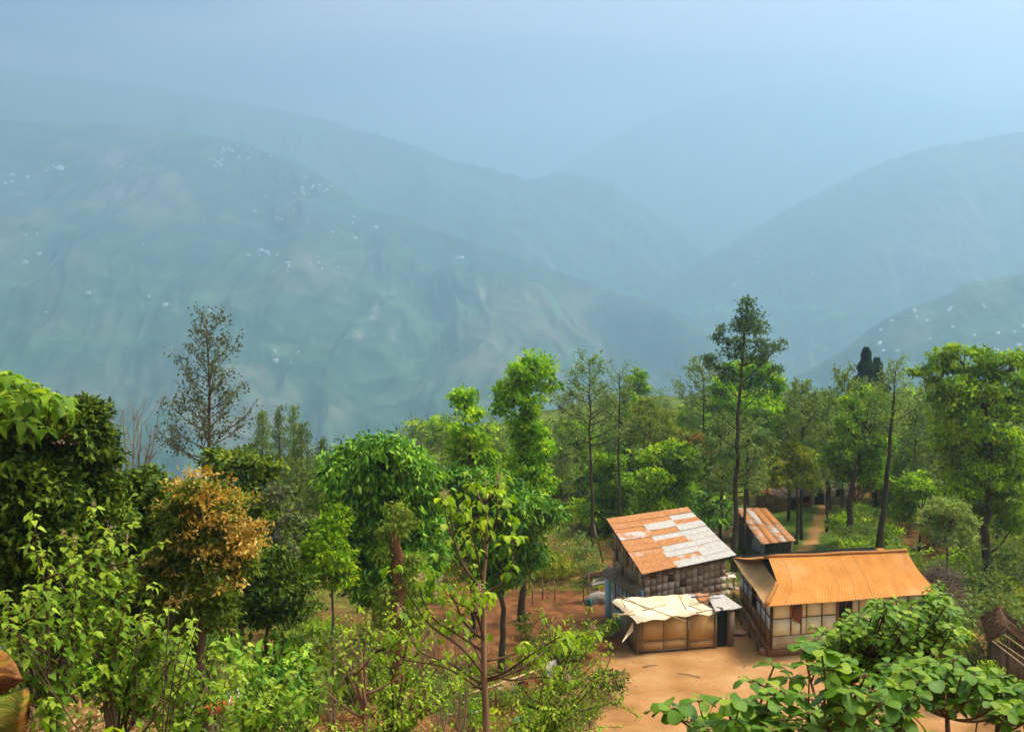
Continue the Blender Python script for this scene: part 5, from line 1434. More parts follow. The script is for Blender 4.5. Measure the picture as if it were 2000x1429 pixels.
def heap(name, label, cat, c, r, mat, seed=0, hgt=1.0, sub=None):
    rg = np.random.default_rng(seed); mb = MB(); n, k = 9, 16; g = []
    for i in range(n):
        for j in range(k):
            a = 2 * math.pi * j / k; e = math.pi / 2 * i / (n - 1)
            w = 1 + .25 * math.sin(a * 3 + seed) + .12 * math.sin(a * 5 + i)
            g.append((c[0] + r[0] * math.cos(a) * math.cos(e) ** .7 * w, c[1] + r[1] * math.sin(a) * math.cos(e) ** .7 * w, c[2] + r[2] * math.sin(e) ** .8 + rg.uniform(-.03, .03) * r[2] - .03))
    f = [(i * k + j, i * k + (j + 1) % k, (i + 1) * k + (j + 1) % k, (i + 1) * k + j) for i in range(n - 1) for j in range(k)]
    f.append(tuple((n - 1) * k + j for j in range(k)))
    mb.add(g, f)
    o = mb.build(name, mat, loc=tuple(c)); tag(o, label, cat); return o
c = PZ(1172, 1176, 0); heap('covered_heap', 'heap covered with a grey-brown sheet beside the blue wall', 'heap', (c.x, c.y, 0), (.75, .5, .62), simple_mat('grey_brown_sheet', (0.24, 0.20, 0.16), (0.42, 0.38, 0.33), 2), 3)
c = PZ(1152, 1182, 0); heap('green_bundle', 'small teal bundle at the left foot of the covered heap', 'bundle', (c.x, c.y, 0), (.16, .15, .4), simple_mat('teal_plastic', (0.01, 0.13, 0.11), (0.03, 0.22, 0.18), 4), 5)

# thatched shed at the right edge
def thatch_shed():
    R0 = PZ(1968, 1226, 2.6); yb = R0.y
    root = empty('thatched_shed', tuple(PZ(1960, 1345, 0)), 'steep dark thatched shed at the right edge of the photo', 'shed')
    m = MB(); k = R0.y / FPX
    back = V3((1.2, 3.6, 0))
    l0 = PZ(1932, 1250, 1.9) + V3((-.1, 0, 0)); r0 = V3((R0.x + 1.7, R0.y + .1, 1.15))
    m.slab([R0, R0 + back, l0 + back, l0], .12); m.slab([r0, r0 + back, R0 + back, R0], .12); m.build('roof', THATCH, root)
    sw = MB(); rs = np.random.default_rng(5)
    for i in range(420):
        u, v = rs.random(), rs.random() * .95
        A0_, B0_ = ((R0, l0) if rs.random() < .5 else (R0, r0))
        p = lerp(A0_, B0_, v) + back * u; q = lerp(A0_, B0_, min(1.08, v + rs.uniform(.12, .3))) + back * (u + rs.normal(0, .03))
        sw.tube([p + V3((0, 0, .03 + rs.uniform(0, .05))), q + V3((0, 0, .01 + rs.uniform(0, .04)))], rs.uniform(.008, .018), 3, cap=False)
    sw.build('straw', THATCH, root)
    w = MB(); wall_quad(w, up(l0, 0) + V3((.45, .3, 0)), up(r0, 0) + V3((-.1, .3, 0)), 0, 0, 1.7, 1.3, .08); wall_quad(w, up(l0, 0) + V3((.4, .3, 0)), up(l0 + back, 0) + V3((.4, 0, 0)), 0, 0, 1.7, 1.7, .08)
    w.build('wall', PLANK, root)
    pz = MB()
    for a in (l0 + V3((.25, .15, 0)), R0 + V3((.1, .1, 0)), r0 + V3((-.2, .1, 0))): pz.beam(up(a, -.1), up(a, a.z - .08), .09, .09)
    pz.build('posts', BARK_D, root)
    return root
thatch_shed()
for i, (a, b, za, zb) in enumerate((((1938, 1244), (2040, 1330), 2.3, 1.2), ((1946, 1242), (2040, 1312), 2.35, 1.4), ((1962, 1232), (2040, 1295), 2.4, 1.6))):
    m = MB(); A, B = PZ(*a, za), PZ(*b, zb); A.y -= .5; B.y -= .6; A.x *= (A.y / (A.y + .5)); m.tube([A, (A + B) / 2, B], [.022, .026, .022], 6)
    o = m.build('cane_pole', BAMBOO, loc=tuple(A)); tag(o, ['lowest cane pole leaning across the thatched shed', 'middle cane pole leaning across the thatched shed', 'uppermost cane pole leaning across the thatched shed'][i], 'pole', 'cane poles by the thatched shed')

# ---- yard things
def lathe(mb, c, prof, n=14, tint=.5):
    g = [(c[0] + r * math.cos(2 * math.pi * k / n), c[1] + r * math.sin(2 * math.pi * k / n), c[2] + z) for r, z in prof for k in range(n)]
    f = [(i * n + k, i * n + (k + 1) % n, (i + 1) * n + (k + 1) % n, (i + 1) * n + k) for i in range(len(prof) - 1) for k in range(n)]
    mb.add(g, f, tint)
def vessel(name, label, cat, c, r, h, mat, flare=1.15, handle=None):
    m = MB(); lathe(m, c, [(0.001, 0), (r * .8, 0), (r * flare, h), (r * flare * 1.05, h + .01), (r * flare * .93, h), (r * .74, .02), (0.001, .02)])
    root = empty(name, tuple(c), label, cat); m.build('body', mat, root)
    hm = MB(); pts = [V3(c) + V3((r * flare * math.cos(a), 0, h + r * 1.0 * math.sin(a))) for a in np.linspace(0, math.pi, 9)]
    if handle: hm.tube(pts, .008, 5); hm.build('handle', TIMBER, root)
    return root
REDB = simple_mat('clay_pot', (0.42, 0.18, 0.08), (0.62, 0.34, 0.2), 3)
GRNP = simple_mat('green_plastic', (0.01, 0.14, 0.05), (0.02, 0.22, 0.08), 3, 0.4, 0.5)
WHTP = simple_mat('white_enamel', (0.62, 0.62, 0.58), (0.8, 0.8, 0.76), 3, 0.4, 0.5)
vessel('bucket', 'small pale bucket at the front corner of the orange-roofed house', 'bucket', PZ(1489, 1279, 0), .14, .26, REDB, 1.2, True)
vessel('basin', 'wide shallow basin on the ground between the shed and the orange-roofed house', 'basin', PZ(1443, 1238, 0), .34, .12, REDB, 1.15)
vessel('green_bucket', 'green bucket at the bottom among the twigs right of the young tree', 'bucket', PZ(1016, 1424, 0.0), .26, .40, GRNP, 1.1, True)
rg = np.random.default_rng(77)
def rock(name, label, cat, c, r, mat, seed=0, group=None):
    rr = np.random.default_rng(seed); bpyv = []
    n, k = 6, 9; g = []
    for i in range(n):
        e = -math.pi / 2 + math.pi * i / (n - 1)
        for j in range(k):
            a = 2 * math.pi * j / k; w = rr.uniform(.8, 1.15)
            g.append((c[0] + r * w * math.cos(a) * math.cos(e), c[1] + r * w * math.sin(a) * math.cos(e), c[2] + r * .6 * w * math.sin(e) + r * .25))
    f = [(i * k + j, i * k + (j + 1) % k, (i + 1) * k + (j + 1) % k, (i + 1) * k + j) for i in range(n - 1) for j in range(k)]
    m = MB(); m.add(g, f); o = m.build(name, mat, loc=tuple(c)); tag(o, label, cat, group); return o
for i in range(22):
    px, py = rg.uniform(1180, 1660), rg.uniform(1290, 1428)
    c = PZ(px, py, 0); rock('stone', 'pebble lying on the swept earth of the yard', 'stone', c, rg.uniform(.02, .05), STONE, i, 'pebbles on the yard')
for i in range(26):
    px, py = rg.uniform(1404, 1441), rg.uniform(1108, 1160)
    c = PZ(px, py, 0); c.z = 0; rock('stone', 'pale stone in the rubble between the two houses', 'stone', c, rg.uniform(.10, .24), STONE, 50 + i, 'rubble stones between the houses')
# bench with a tray between the houses
bt = empty('rough_table', tuple(PZ(1421, 1155, 0)), 'rough stick-legged table between the rusty roof and the orange roof', 'table')
c = PZ(1421, 1155, 0); m = MB(); m.box(c + V3((0, .2, .85)), (.95, .6, .05)); m.build('table_top', PALEP, bt)
for a in (-.4, .4):
    for b in (0, .4):
        m = MB(); m.beam(c + V3((a, b, 0)), c + V3((a, b, .83)), .05, .05); m.build('leg', PLANK, bt)
m = MB(); lathe(m, c + V3((-.1, .2, .885)), [(.001, 0), (.12, 0), (.24, .1), (.22, .1), (.1, .02), (.001, .02)]); o = m.build('bowl', REDB, loc=tuple(c)); tag(o, 'clay bowl standing on the rough table', 'bowl')
# firewood heap and pale rubbish behind the wall
def stickpile(name, label, cat, c, rx, ry, hz, n, mat, L=(.4, 1.2), r=(.01, .03), seed=1):
    rg = np.random.default_rng(seed); m = MB()
    for i in range(n):
        a = V3((c[0] + rg.normal(0, rx * .45), c[1] + rg.normal(0, ry * .45), 0)); d2 = ((a.x - c[0]) / rx) ** 2 + ((a.y - c[1]) / ry) ** 2
        a.z = c[2] + rg.uniform(0, 1) * hz * math.exp(-d2) ; d = V3(unit(1, rg)[0]); d.z = d.z * .5
        l = rg.uniform(*L); rad = rg.uniform(*r)
        b = a + d * l; b.z = max(b.z, c[2] + .02); mid = (a + b) / 2 + V3(rg.normal(0, .07, 3)) * l
        m.tube([a, mid, b], [rad, rad * .8, rad * .4], 4, cap=False)
    o = m.build(name, mat, loc=tuple(c)); tag(o, label, cat); return o
c = PZ(1412, 1018, 0); stickpile('firewood_heap', 'pale heap of split wood behind the brown yard wall', 'woodpile', c, 2.6, 1.6, 1.6, 260, PALEP, (.4, 1.0), (.02, .06), 3)
c = PZ(1862, 1215, 0); stickpile('brush_heap', 'big tangled heap of dead brushwood right of the orange roof', 'brush', (c.x - .1, c.y + 1.5, 0), 1.9, 1.6, 2.6, 1100, DEADWOOD, (.5, 1.8), (.008, .022), 4)
c = base_pt(1842, 57)
stickpile('dead_creeper_mass', 'brown curtain of dead creeper under the pale bushy tree', 'creeper', (c[0], c[1], c[2]), 1.5, 1.0, 3.6, 900, DEADWOOD, (.5, 1.6), (.01, .025), 5)

# ---- washing poles in front of the yard
wp = empty('washing_rail', tuple(PZ(960, 1380, 0)), 'long tan bamboo rail on posts behind the young tree', 'rail')
a, b = PZ(868, 1369, .95), PZ(1062, 1303, 1.05)
m = MB(); m.tube([a, (a + b) / 2 - V3((0, 0, .05)), b], [.045, .05, .04], 8); m.build('rail', BAMBOO, wp)
for t in (.14, .5, .92):
    q = lerp(a, b, t); m = MB(); m.beam(up(q, H(q.x, q.y) - .2), q, .08, .08); m.build('post', BARK_R, wp)
m = MB(); q0, q1 = PZ(806, 1404, .75), PZ(944, 1388, .85); m.tube([q0, q1], .05, 8); m.beam(up(q0, H(q0.x, q0.y) - .1), q0, .07, .07); m.beam(up(q1, H(q1.x, q1.y) - .1), q1, .07, .07)
o = m.build('pale_pole', PALEP, loc=tuple(q0)); tag(o, 'short cream pole lying low in front of the bamboo rail', 'pole')
def cloth(name, label, cat, top, w, h, mat, d, legs=False, th=.02, sag=.03):
    m = MB(); top = V3(top); d = V3(d).normalized(); n = V3((d.y, -d.x, 0)); parts = ((0, 1),) if not legs else ((0, .46), (.54, 1))
    def strip(u0, u1, v0, v1):
        nu, nv = 7, 9; g = []
        for i in range(nu):
            for j in range(nv):
                u = lerp(u0, u1, i / (nu - 1)); v = lerp(v0, v1, j / (nv - 1))
                g.append(tuple(top + d * (u - .5) * w * (1 + .05 * math.sin(v * 7)) - V3((0, 0, v * h)) + n * (.05 + sag * math.sin(u * 14 + v * 2))))
        f = [(i * nv + j, i * nv + j + 1, (i + 1) * nv + j + 1, (i + 1) * nv + j) for i in range(nu - 1) for j in range(nv - 1)]
        m.add(g, f); m.add([tuple(V3(q) - n * th) for q in g], [tuple(reversed(k)) for k in f])
    strip(0, 1, 0, .45 if legs else 1)
    if legs: strip(0, .45, .45, 1); strip(.55, 1, .45, 1)
    o = m.build(name, mat, loc=tuple(top)); tag(o, label, cat); return o
dv = b - a
C_ORG = simple_mat('orange_tan_cloth', (0.50, 0.24, 0.08), (0.68, 0.38, 0.16), 3); C_BLK = simple_mat('black_cloth', (0.012, 0.010, 0.010), (0.04, 0.02, 0.02), 3)
C_RED = simple_mat('dark_red_trousers', (0.20, 0.015, 0.01), (0.34, 0.03, 0.015), 3); C_CRM = simple_mat('cream_cloth', (0.62, 0.50, 0.36), (0.80, 0.70, 0.55), 3)
cloth('hanging_towel', 'orange-tan towel hanging on the bamboo rail', 'towel', lerp(a, b, .60), .6, .62, C_ORG, dv)
cloth('hanging_shirt', 'black cloth hanging low at the right of the towel', 'clothes', PZ(1016, 1330, .9), .34, .66, C_BLK, dv, True)
cloth('hanging_trousers', 'dark red trousers hanging beside the black cloth', 'clothes', PZ(1024, 1332, .9), .30, .50, C_RED, dv, True)
cloth('hanging_sheet', 'cream cloth draped over the right end of the rail', 'clothes', PZ(1074, 1290, 1.25), .62, .75, C_CRM, dv)
m = MB(); c = PZ(1000, 1345, .5); m.box(c, (1.3, .35, .05)); 
for s in (-.55, .55): m.beam(c + V3((s, 0, 0)), V3((c.x + s, c.y, H(c.x, c.y) - .1)), .06, .06)
o = m.build('wash_bench', PALEP, loc=tuple(c)); tag(o, 'low wash bench under the hanging clothes', 'bench')
for k, (dx, mt, lb) in enumerate(((-.15, WHTP, 'white enamel pot in the middle of the wash bench'), (-.42, WHTP, 'white cup at the left end of the wash bench'))):
    vessel('pot', lb, 'pot', c + V3((dx + .1, 0, .025)), .11 - .03 * k, .13, mt)
# fence posts along the yard edge
FP = [(560, 1100), (575, 1170)]
for i, (px, Y) in enumerate(((846, 52), (868, 50), (895, 49), (915, 53), (1015, 60), (1040, 61), (1060, 62), (1084, 62))):
    g = base_pt(px, Y); m = MB(); m.tube([g, g + np.array([.02, 0, .6]), g + np.array([-.02, .02, 1.15])], [.04, .035, .03], 6)
    o = m.build('fence_post', PLANK, loc=tuple(g)); tag(o, 'rough grey fence post beside the brown bank', 'post', 'fence posts along the brown bank')
# red and white plank among the shrubs
m = MB(); q0, q1 = P(372, 1412, 17), P(462, 1378, 18.2); d = (q1 - q0).normalized(); n = V3((0, -.35, .93))
for t, c_ in ((0, 0),):
    m.slab([q0, q1, q1 + V3((0, .1, .22)), q0 + V3((0, .1, .22))], .03)
o = m.build('red_board', simple_mat('red_paint', (0.55, 0.07, 0.015), (0.75, 0.13, 0.03), 6), loc=tuple(q0)); tag(o, 'fallen red board with a white edge under the pale green shrubs', 'board')
e = MB(); e.beam(q0 + V3((0, .09, .235)), q1 + V3((0, .09, .235)), .035, .035)
for t in (.0, .45, .8, 1.0): e.beam(lerp(q0, q1, t) + V3((0, -.02, .0)), lerp(q0, q1, t) + V3((.03, .08, .22)), .03, .012)
oe = e.build('white_edge', WHTP, loc=tuple(q0)); oe.parent = o; oe.location = (0, 0, 0)
# ---- houses on the far slopes
from mathutils.bvhtree import BVHTree
def bvh(o):
    me = o.data; return BVHTree.FromPolygons([tuple(v.co) for v in me.vertices], [tuple(p.vertices) for p in me.polygons])
BV = {k: bvh(o) for k, o in (('A', MA), ('D', MD), ('F', MF), ('B', MBk))}
FARW = simple_mat('far_house_white', (0.80, 0.80, 0.80), (0.85, 0.85, 0.85), .1, .6, .2)
FARR = simple_mat('far_house_roof', (0.75, 0.76, 0.78), (0.85, 0.85, 0.85), .1, .5, .3)
def far_house(w, d, h):
    m = MB(); m.box((0, 0, h / 2 - 3), (w, d, h + 6))
    m.add([(-w / 2 - .5, -d / 2 - .5, h), (w / 2 + .5, -d / 2 - .5, h), (w / 2 + .5, d / 2 + .5, h), (-w / 2 - .5, d / 2 + .5, h), (-w / 2 - .5, 0, h + 3), (w / 2 + .5, 0, h + 3)],
          [(0, 1, 5, 4), (2, 3, 4, 5), (0, 4, 3), (1, 2, 5), (3, 2, 1, 0)], mi=1)
    return m.build('far_house', [FARW, FARR], link=False)
FH = [far_house(10, 8, 7), far_house(16, 9, 8), far_house(22, 10, 9), far_house(8, 7, 5)]
def far(px, py, k, key, label, group, sc=1.0):
    dx, dy, dz = ray(px, py); d = V3((dx, dy, dz)).normalized()
    hit = BV[key].ray_cast(V3((0, 0, EYE)), d)
    if hit[0] is None: return
    o = bpy.data.objects.new('far_house', FH[k]); COL.objects.link(o)
    o.location = hit[0]; sc = sc * .66; o.scale = (sc, sc, sc); o.rotation_euler = (0, 0, (px * 7 % 11) * .06 - .3)
    tag(o, label, 'house', group)
rg = np.random.default_rng(404)
G1 = 'pale houses of the hillside village'
for (cx, cy, rx, ry, n, lb, gr) in ((440, 292, 32, 8, 12, 'pale house in the village high on the far left slope', G1), (555, 292, 26, 5, 9, 'pale house in the row right of the hillside village', 'houses in the row right of the village'),
        (430, 318, 22, 12, 10, 'pale house in the village high on the far left slope', G1), (260, 328, 60, 5, 9, 'small pale house in the long row left of the village', 'houses in the long row'), (110, 330, 35, 6, 8, 'small pale house at the left end of the far slope', 'houses at the left of the far slope'),
        (505, 300, 60, 14, 10, 'pale house in the village high on the far left slope', G1), (15, 350, 25, 12, 5, 'small pale house at the left end of the far slope', 'houses at the left of the far slope'), (70, 180, 22, 14, 7, 'faint house high in the haze at the upper left', 'faint houses high in the haze'), (620, 375, 45, 15, 12, 'pale house on the spur right of the village', 'houses on the spur'), (595, 348, 30, 8, 5, 'pale house on the spur right of the village', 'houses on the spur'),
        (515, 497, 28, 8, 8, 'house in the small cluster in the middle of the far slope', 'houses in the middle cluster'), (610, 520, 60, 14, 7, 'house in the small cluster in the middle of the far slope', 'houses in the middle cluster'), (890, 505, 14, 14, 5, 'pale house near the edge of the spur', 'houses near the spur edge'),
        (450, 430, 250, 40, 12, 'lone pale house scattered on the far left slope', 'scattered houses of the far slope'), (60, 500, 60, 50, 6, 'lone pale house scattered on the far left slope', 'scattered houses of the far slope'), (300, 600, 280, 70, 7, 'lone pale house scattered on the far left slope', 'scattered houses of the far slope'), (650, 470, 160, 60, 8, 'lone pale house scattered on the far left slope', 'scattered houses of the far slope'), (540, 690, 60, 40, 4, 'lone pale house low on the far slope', 'low houses of the far slope')):
    for i in range(n):
        far(cx + rg.normal(0, rx * .55), cy + rg.normal(0, ry * .55), int(rg.integers(0, 4)), 'A', lb, gr, rg.uniform(.4, .8))
for i in range(10): far(1480 + rg.normal(0, 70), 530 + rg.normal(0, 22), int(rg.integers(0, 3)), 'D', 'faint house on the slope beyond the tallest tree', 'faint houses of the right slope', .55)
for i in range(22): far(rg.uniform(1700, 2000), rg.uniform(590, 690), int(rg.integers(0, 4)), 'F', 'small pale house on the terraced slope at the right', 'houses of the right terraces', .45)
# ------------------------------------------------------------------ shrubs and undergrowth
def make_shrub(name, label, mat, r=1.0, h=1.2, leaf=.12, lw=.5, n=26, per=20, seed=0, stems=7, T=None, tb=.5, group=None, droop=.2):
    rg = np.random.default_rng(seed)
    root = empty(name, (0, 0, -80), label, 'shrub', group)
    o = np.array(root.location)
    st = MB(); Lv = Leaves()
    for k in range(stems):
        a = rg.uniform(0, 6.28); e = o + np.array([math.cos(a) * r * rg.uniform(.2, .9), math.sin(a) * r * rg.uniform(.2, .9), h * rg.uniform(.6, 1.0)])
        st.tube(bez(o + rg.normal(0, .05, 3) * [1, 1, 0], e, np.array([0, 0, .1])), [.025, .02, .016, .012, .009, .005], 4, cap=False)
        clump_leaves(Lv, e - [0, 0, h * .12], np.array([r * .42, r * .42, h * .3]), rg, max(3, n // stems + 1), per, leaf, lw, T or T_D, .6, droop, .2, tb)
    st.build('stems', TWIG, root); Lv.build('foliage', mat, root, origin=o)
    return root
KIND = [('bright', .9, 1.3, .15, .5), ('olive', 1.1, 1.2, .13, .5), ('dark', 1.2, 1.6, .16, .5), ('lime', .8, .9, .12, .55), ('pine', 1.0, 1.1, .22, .16), ('alder', 1.0, 1.6, .13, .45), ('yellow', .9, 1.0, .15, .45), ('glossy', 1.1, 1.5, .18, .36)]
DESC = dict(bright='bright green', olive='olive green', dark='dark green', lime='pale lime green', pine='narrow-leaved green', alder='grey-green', yellow='yellow-green', glossy='deep glossy green')
rgS = np.random.default_rng(321)
def scatter(items, where, group, kinds, smin=.8, smax=1.5):
    """each shrub is an object; one of each kind is built, the rest are copies"""
    for (px, py_or_Y, mode) in items:
        k = kinds[int(rgS.integers(0, len(kinds)))]
        if k not in PROT:
            q = KIND[[x[0] for x in KIND].index(k)]
            PROT[k] = make_shrub('shrub', '', LM[k], q[1], q[2], q[3], q[4], 34, 22, len(k) * 7, tb=.5)
        if mode == 'y': c = PZ(px, py_or_Y, 0); x, y = c.x, c.y
        else:
            b = base_pt(px, py_or_Y); x, y = b[0], b[1]
        lab = DESC[k] + ' shrub ' + where
        s = rgS.uniform(smin, smax)
        if k in USED: o = copy_tree(PROT[k], (x, y, H(x, y) - .05), rgS.uniform(0, 6.28), (s, s, s * rgS.uniform(.8, 1.2)), lab, group + ', ' + DESC[k])
        else:
            o = PROT[k]; USED.add(k); o.location = (x, y, H(x, y) - .05); o.scale = (s, s, s); o['label'] = lab; o['group'] = group + ', ' + DESC[k]
PROT = {}; USED = set()
def rnd(n, x0, x1, y0, y1, mode='Y'): return [(rgS.uniform(x0, x1), rgS.uniform(y0, y1), mode) for _ in range(n)]
scatter(rnd(26, 0, 520, 27, 40), 'in the dark undergrowth at the left', 'shrubs of the left undergrowth', ['dark', 'dark', 'glossy', 'olive'], 1.2, 2.2)
scatter(rnd(20, 330, 585, 30, 42), 'on the slope below the golden tree', 'shrubs below the golden tree', ['olive', 'bright', 'pine', 'lime'], .8, 1.5)
scatter(rnd(12, 560, 700, 42, 58), 'under the hazy pines', 'shrubs under the pines', ['olive', 'bright', 'dark'], .9, 1.5)
scatter(rnd(9, 620, 900, 40, 47), 'around the foot of the glossy tree', 'shrubs at the glossy tree', ['bright', 'olive', 'lime', 'glossy'], .7, 1.1)
scatter(rnd(24, 850, 1170, 64, 80), 'behind the brown bank', 'shrubs behind the brown bank', ['bright', 'yellow', 'olive', 'alder'], .9, 1.5)
scatter(rnd(34, 1090, 1420, 76, 110), 'in the thicket behind the rusty roof', 'shrubs behind the rusty roof', ['bright', 'glossy', 'olive', 'alder', 'dark'], 1.5, 2.8)
scatter(rnd(26, 840, 1120, 90, 125), 'in the hazy thicket left of the slender trees', 'shrubs of the hazy thicket', ['alder', 'olive', 'bright', 'pine'], 1.6, 3.0)
scatter(rnd(26, 1480, 1830, 88, 125), 'in the thicket behind the wood', 'shrubs behind the wood', ['dark', 'bright', 'olive', 'glossy'], 1.6, 2.8)
scatter(rnd(26, 1640, 1870, 64, 84), 'under the trees of the wood', 'shrubs under the wood', ['bright', 'olive', 'alder'], .8, 1.5)
scatter(rnd(10, 1560, 1640, 62, 70), 'beside the lawn path', 'shrubs beside the path', ['bright', 'yellow', 'olive'], .5, .8)
scatter(rnd(30, 1840, 2060, 52, 84), 'on the bank under the big right tree', 'shrubs under the big right tree', ['olive', 'bright', 'yellow', 'dark', 'alder'], 1.0, 2.1)
scatter(rnd(18, 1850, 2060, 44, 54), 'between the brush heap and the thatched shed', 'shrubs near the thatched shed', ['bright', 'olive', 'pine', 'lime'], .6, 1.2)
scatter([(1395, 1130, 'y'), (1402, 1112, 'y'), (1418, 1090, 'y'), (1430, 1100, 'y'), (1437, 1196, 'y'), (1440, 1190, 'y')], 'in the gap between the two houses', 'shrubs between the houses', ['lime', 'bright'], .4, .8)
scatter(rnd(8, 1080, 1200, 43.5, 52), 'left of the mat-walled shed', 'shrubs left of the shed', ['bright', 'olive', 'dark'], .5, .9)
scatter(rnd(12, 980, 1195, 49, 56), 'on the bank left of the mat-walled shed', 'shrubs on the bank by the shed', ['bright', 'olive', 'lime', 'dark'], .5, .9)
scatter(rnd(14, 1090, 1480, 138, 162), 'on the far brow behind the slender trees', 'shrubs on the far brow', ['olive', 'alder'], 1.6, 2.6)
scatter(rnd(16, 850, 1100, 42, 49), 'around the washing rail', 'shrubs around the washing rail', ['bright', 'pine', 'olive', 'lime'], .5, .9)

# creeping weeds on the ground: nobody could count them
def weeds():
    rg = np.random.default_rng(5); Lv = Leaves()
    N_ = 52000
    th = rg.uniform(-.50, .50, N_); Y = 9 + 150 * rg.uniform(0, 1, N_) ** 1.35; X = np.tan(th) * Y
    keep = np.ones(N_, bool)
    keep &= ~((X > .8) & (X < 24) & (Y > 38.5) & (Y < 61))
    keep &= ~((X > -5.5) & (X < 8) & (Y > 50) & (Y < 63) & (rg.random(N_) < .93))
    u = X / Y
    keep &= (Y > 26) | (rg.random(N_) < .07)
    keep &= ~((u > -.24) & (u < -.03) & (Y > 30) & (Y < 46) & (rg.random(N_) < .90))
    pxx = np.interp(Y, [62, 68, 76, 88, 100], [14.0, 16.9, 20.4, 24.6, 29]); keep &= ~((np.abs(X - pxx) < .7) & (Y > 60))
    cl = fbm(X / 2.5, Y / 2.5, 3); keep &= (cl > .40) | (rg.random(N_) < .25)
    X, Y = X[keep], Y[keep]; n = len(X); Z = ground_h(X, Y)
    per = 5
    C = np.repeat(np.stack([X, Y, Z], 1), per, 0) + rg.normal(size=(n * per, 3)) * [.16, .16, 0] + np.array([0, 0, 1]) * (rg.random((n * per, 1)) ** 2 * .38)
    lawn = (C[:, 0] > 12) & (C[:, 1] > 64) & (C[:, 1] < 96)
    L = rg.uniform(.09, .24, n * per) * np.where(lawn, .55, 1); C[:, 2] -= np.where(lawn, .1, 0) * 0
    Lv.add(C, unit(n * per, rg) + [0, 0, .7], unit(n * per, rg) + [0, 0, .5], L, L * .35, T_D, np.clip(rg.normal(.5, .25, n * per), 0, 1))
    o = Lv.build('ground_weeds', LM['bright']); tag(o, 'low green weeds covering the ground', kind='stuff')
    # dry leaves and litter near the camera
    Lv = Leaves(); n = 16000
    th = rg.uniform(-.48, .1, n); Y = rg.uniform(8, 24, n); X = np.tan(th) * Y
    C = np.stack([X, Y, ground_h(X, Y) + rg.random(n) ** 2 * .22], 1)
    L = rg.uniform(.06, .17, n); Lv.add(C, unit(n, rg) * [1, 1, .5] + [0, 0, .1], unit(n, rg) + [0, 0, .4], L, L * .45, T_B, rg.random(n))
    n = 9000; th = rg.uniform(-.24, -.02, n); Y = rg.uniform(31, 46, n); X = np.tan(th) * Y
    C = np.stack([X, Y, ground_h(X, Y) + rg.random(n) * .06], 1); L = rg.uniform(.05, .16, n)
    Lv.add(C, unit(n, rg) * [1, 1, .4], unit(n, rg) + [0, 0, .6], L, L * .5, T_D, rg.random(n))
    o = Lv.build('leaf_litter', LM['dry']); tag(o, 'dry brown leaf litter on the slope', kind='stuff')
weeds()

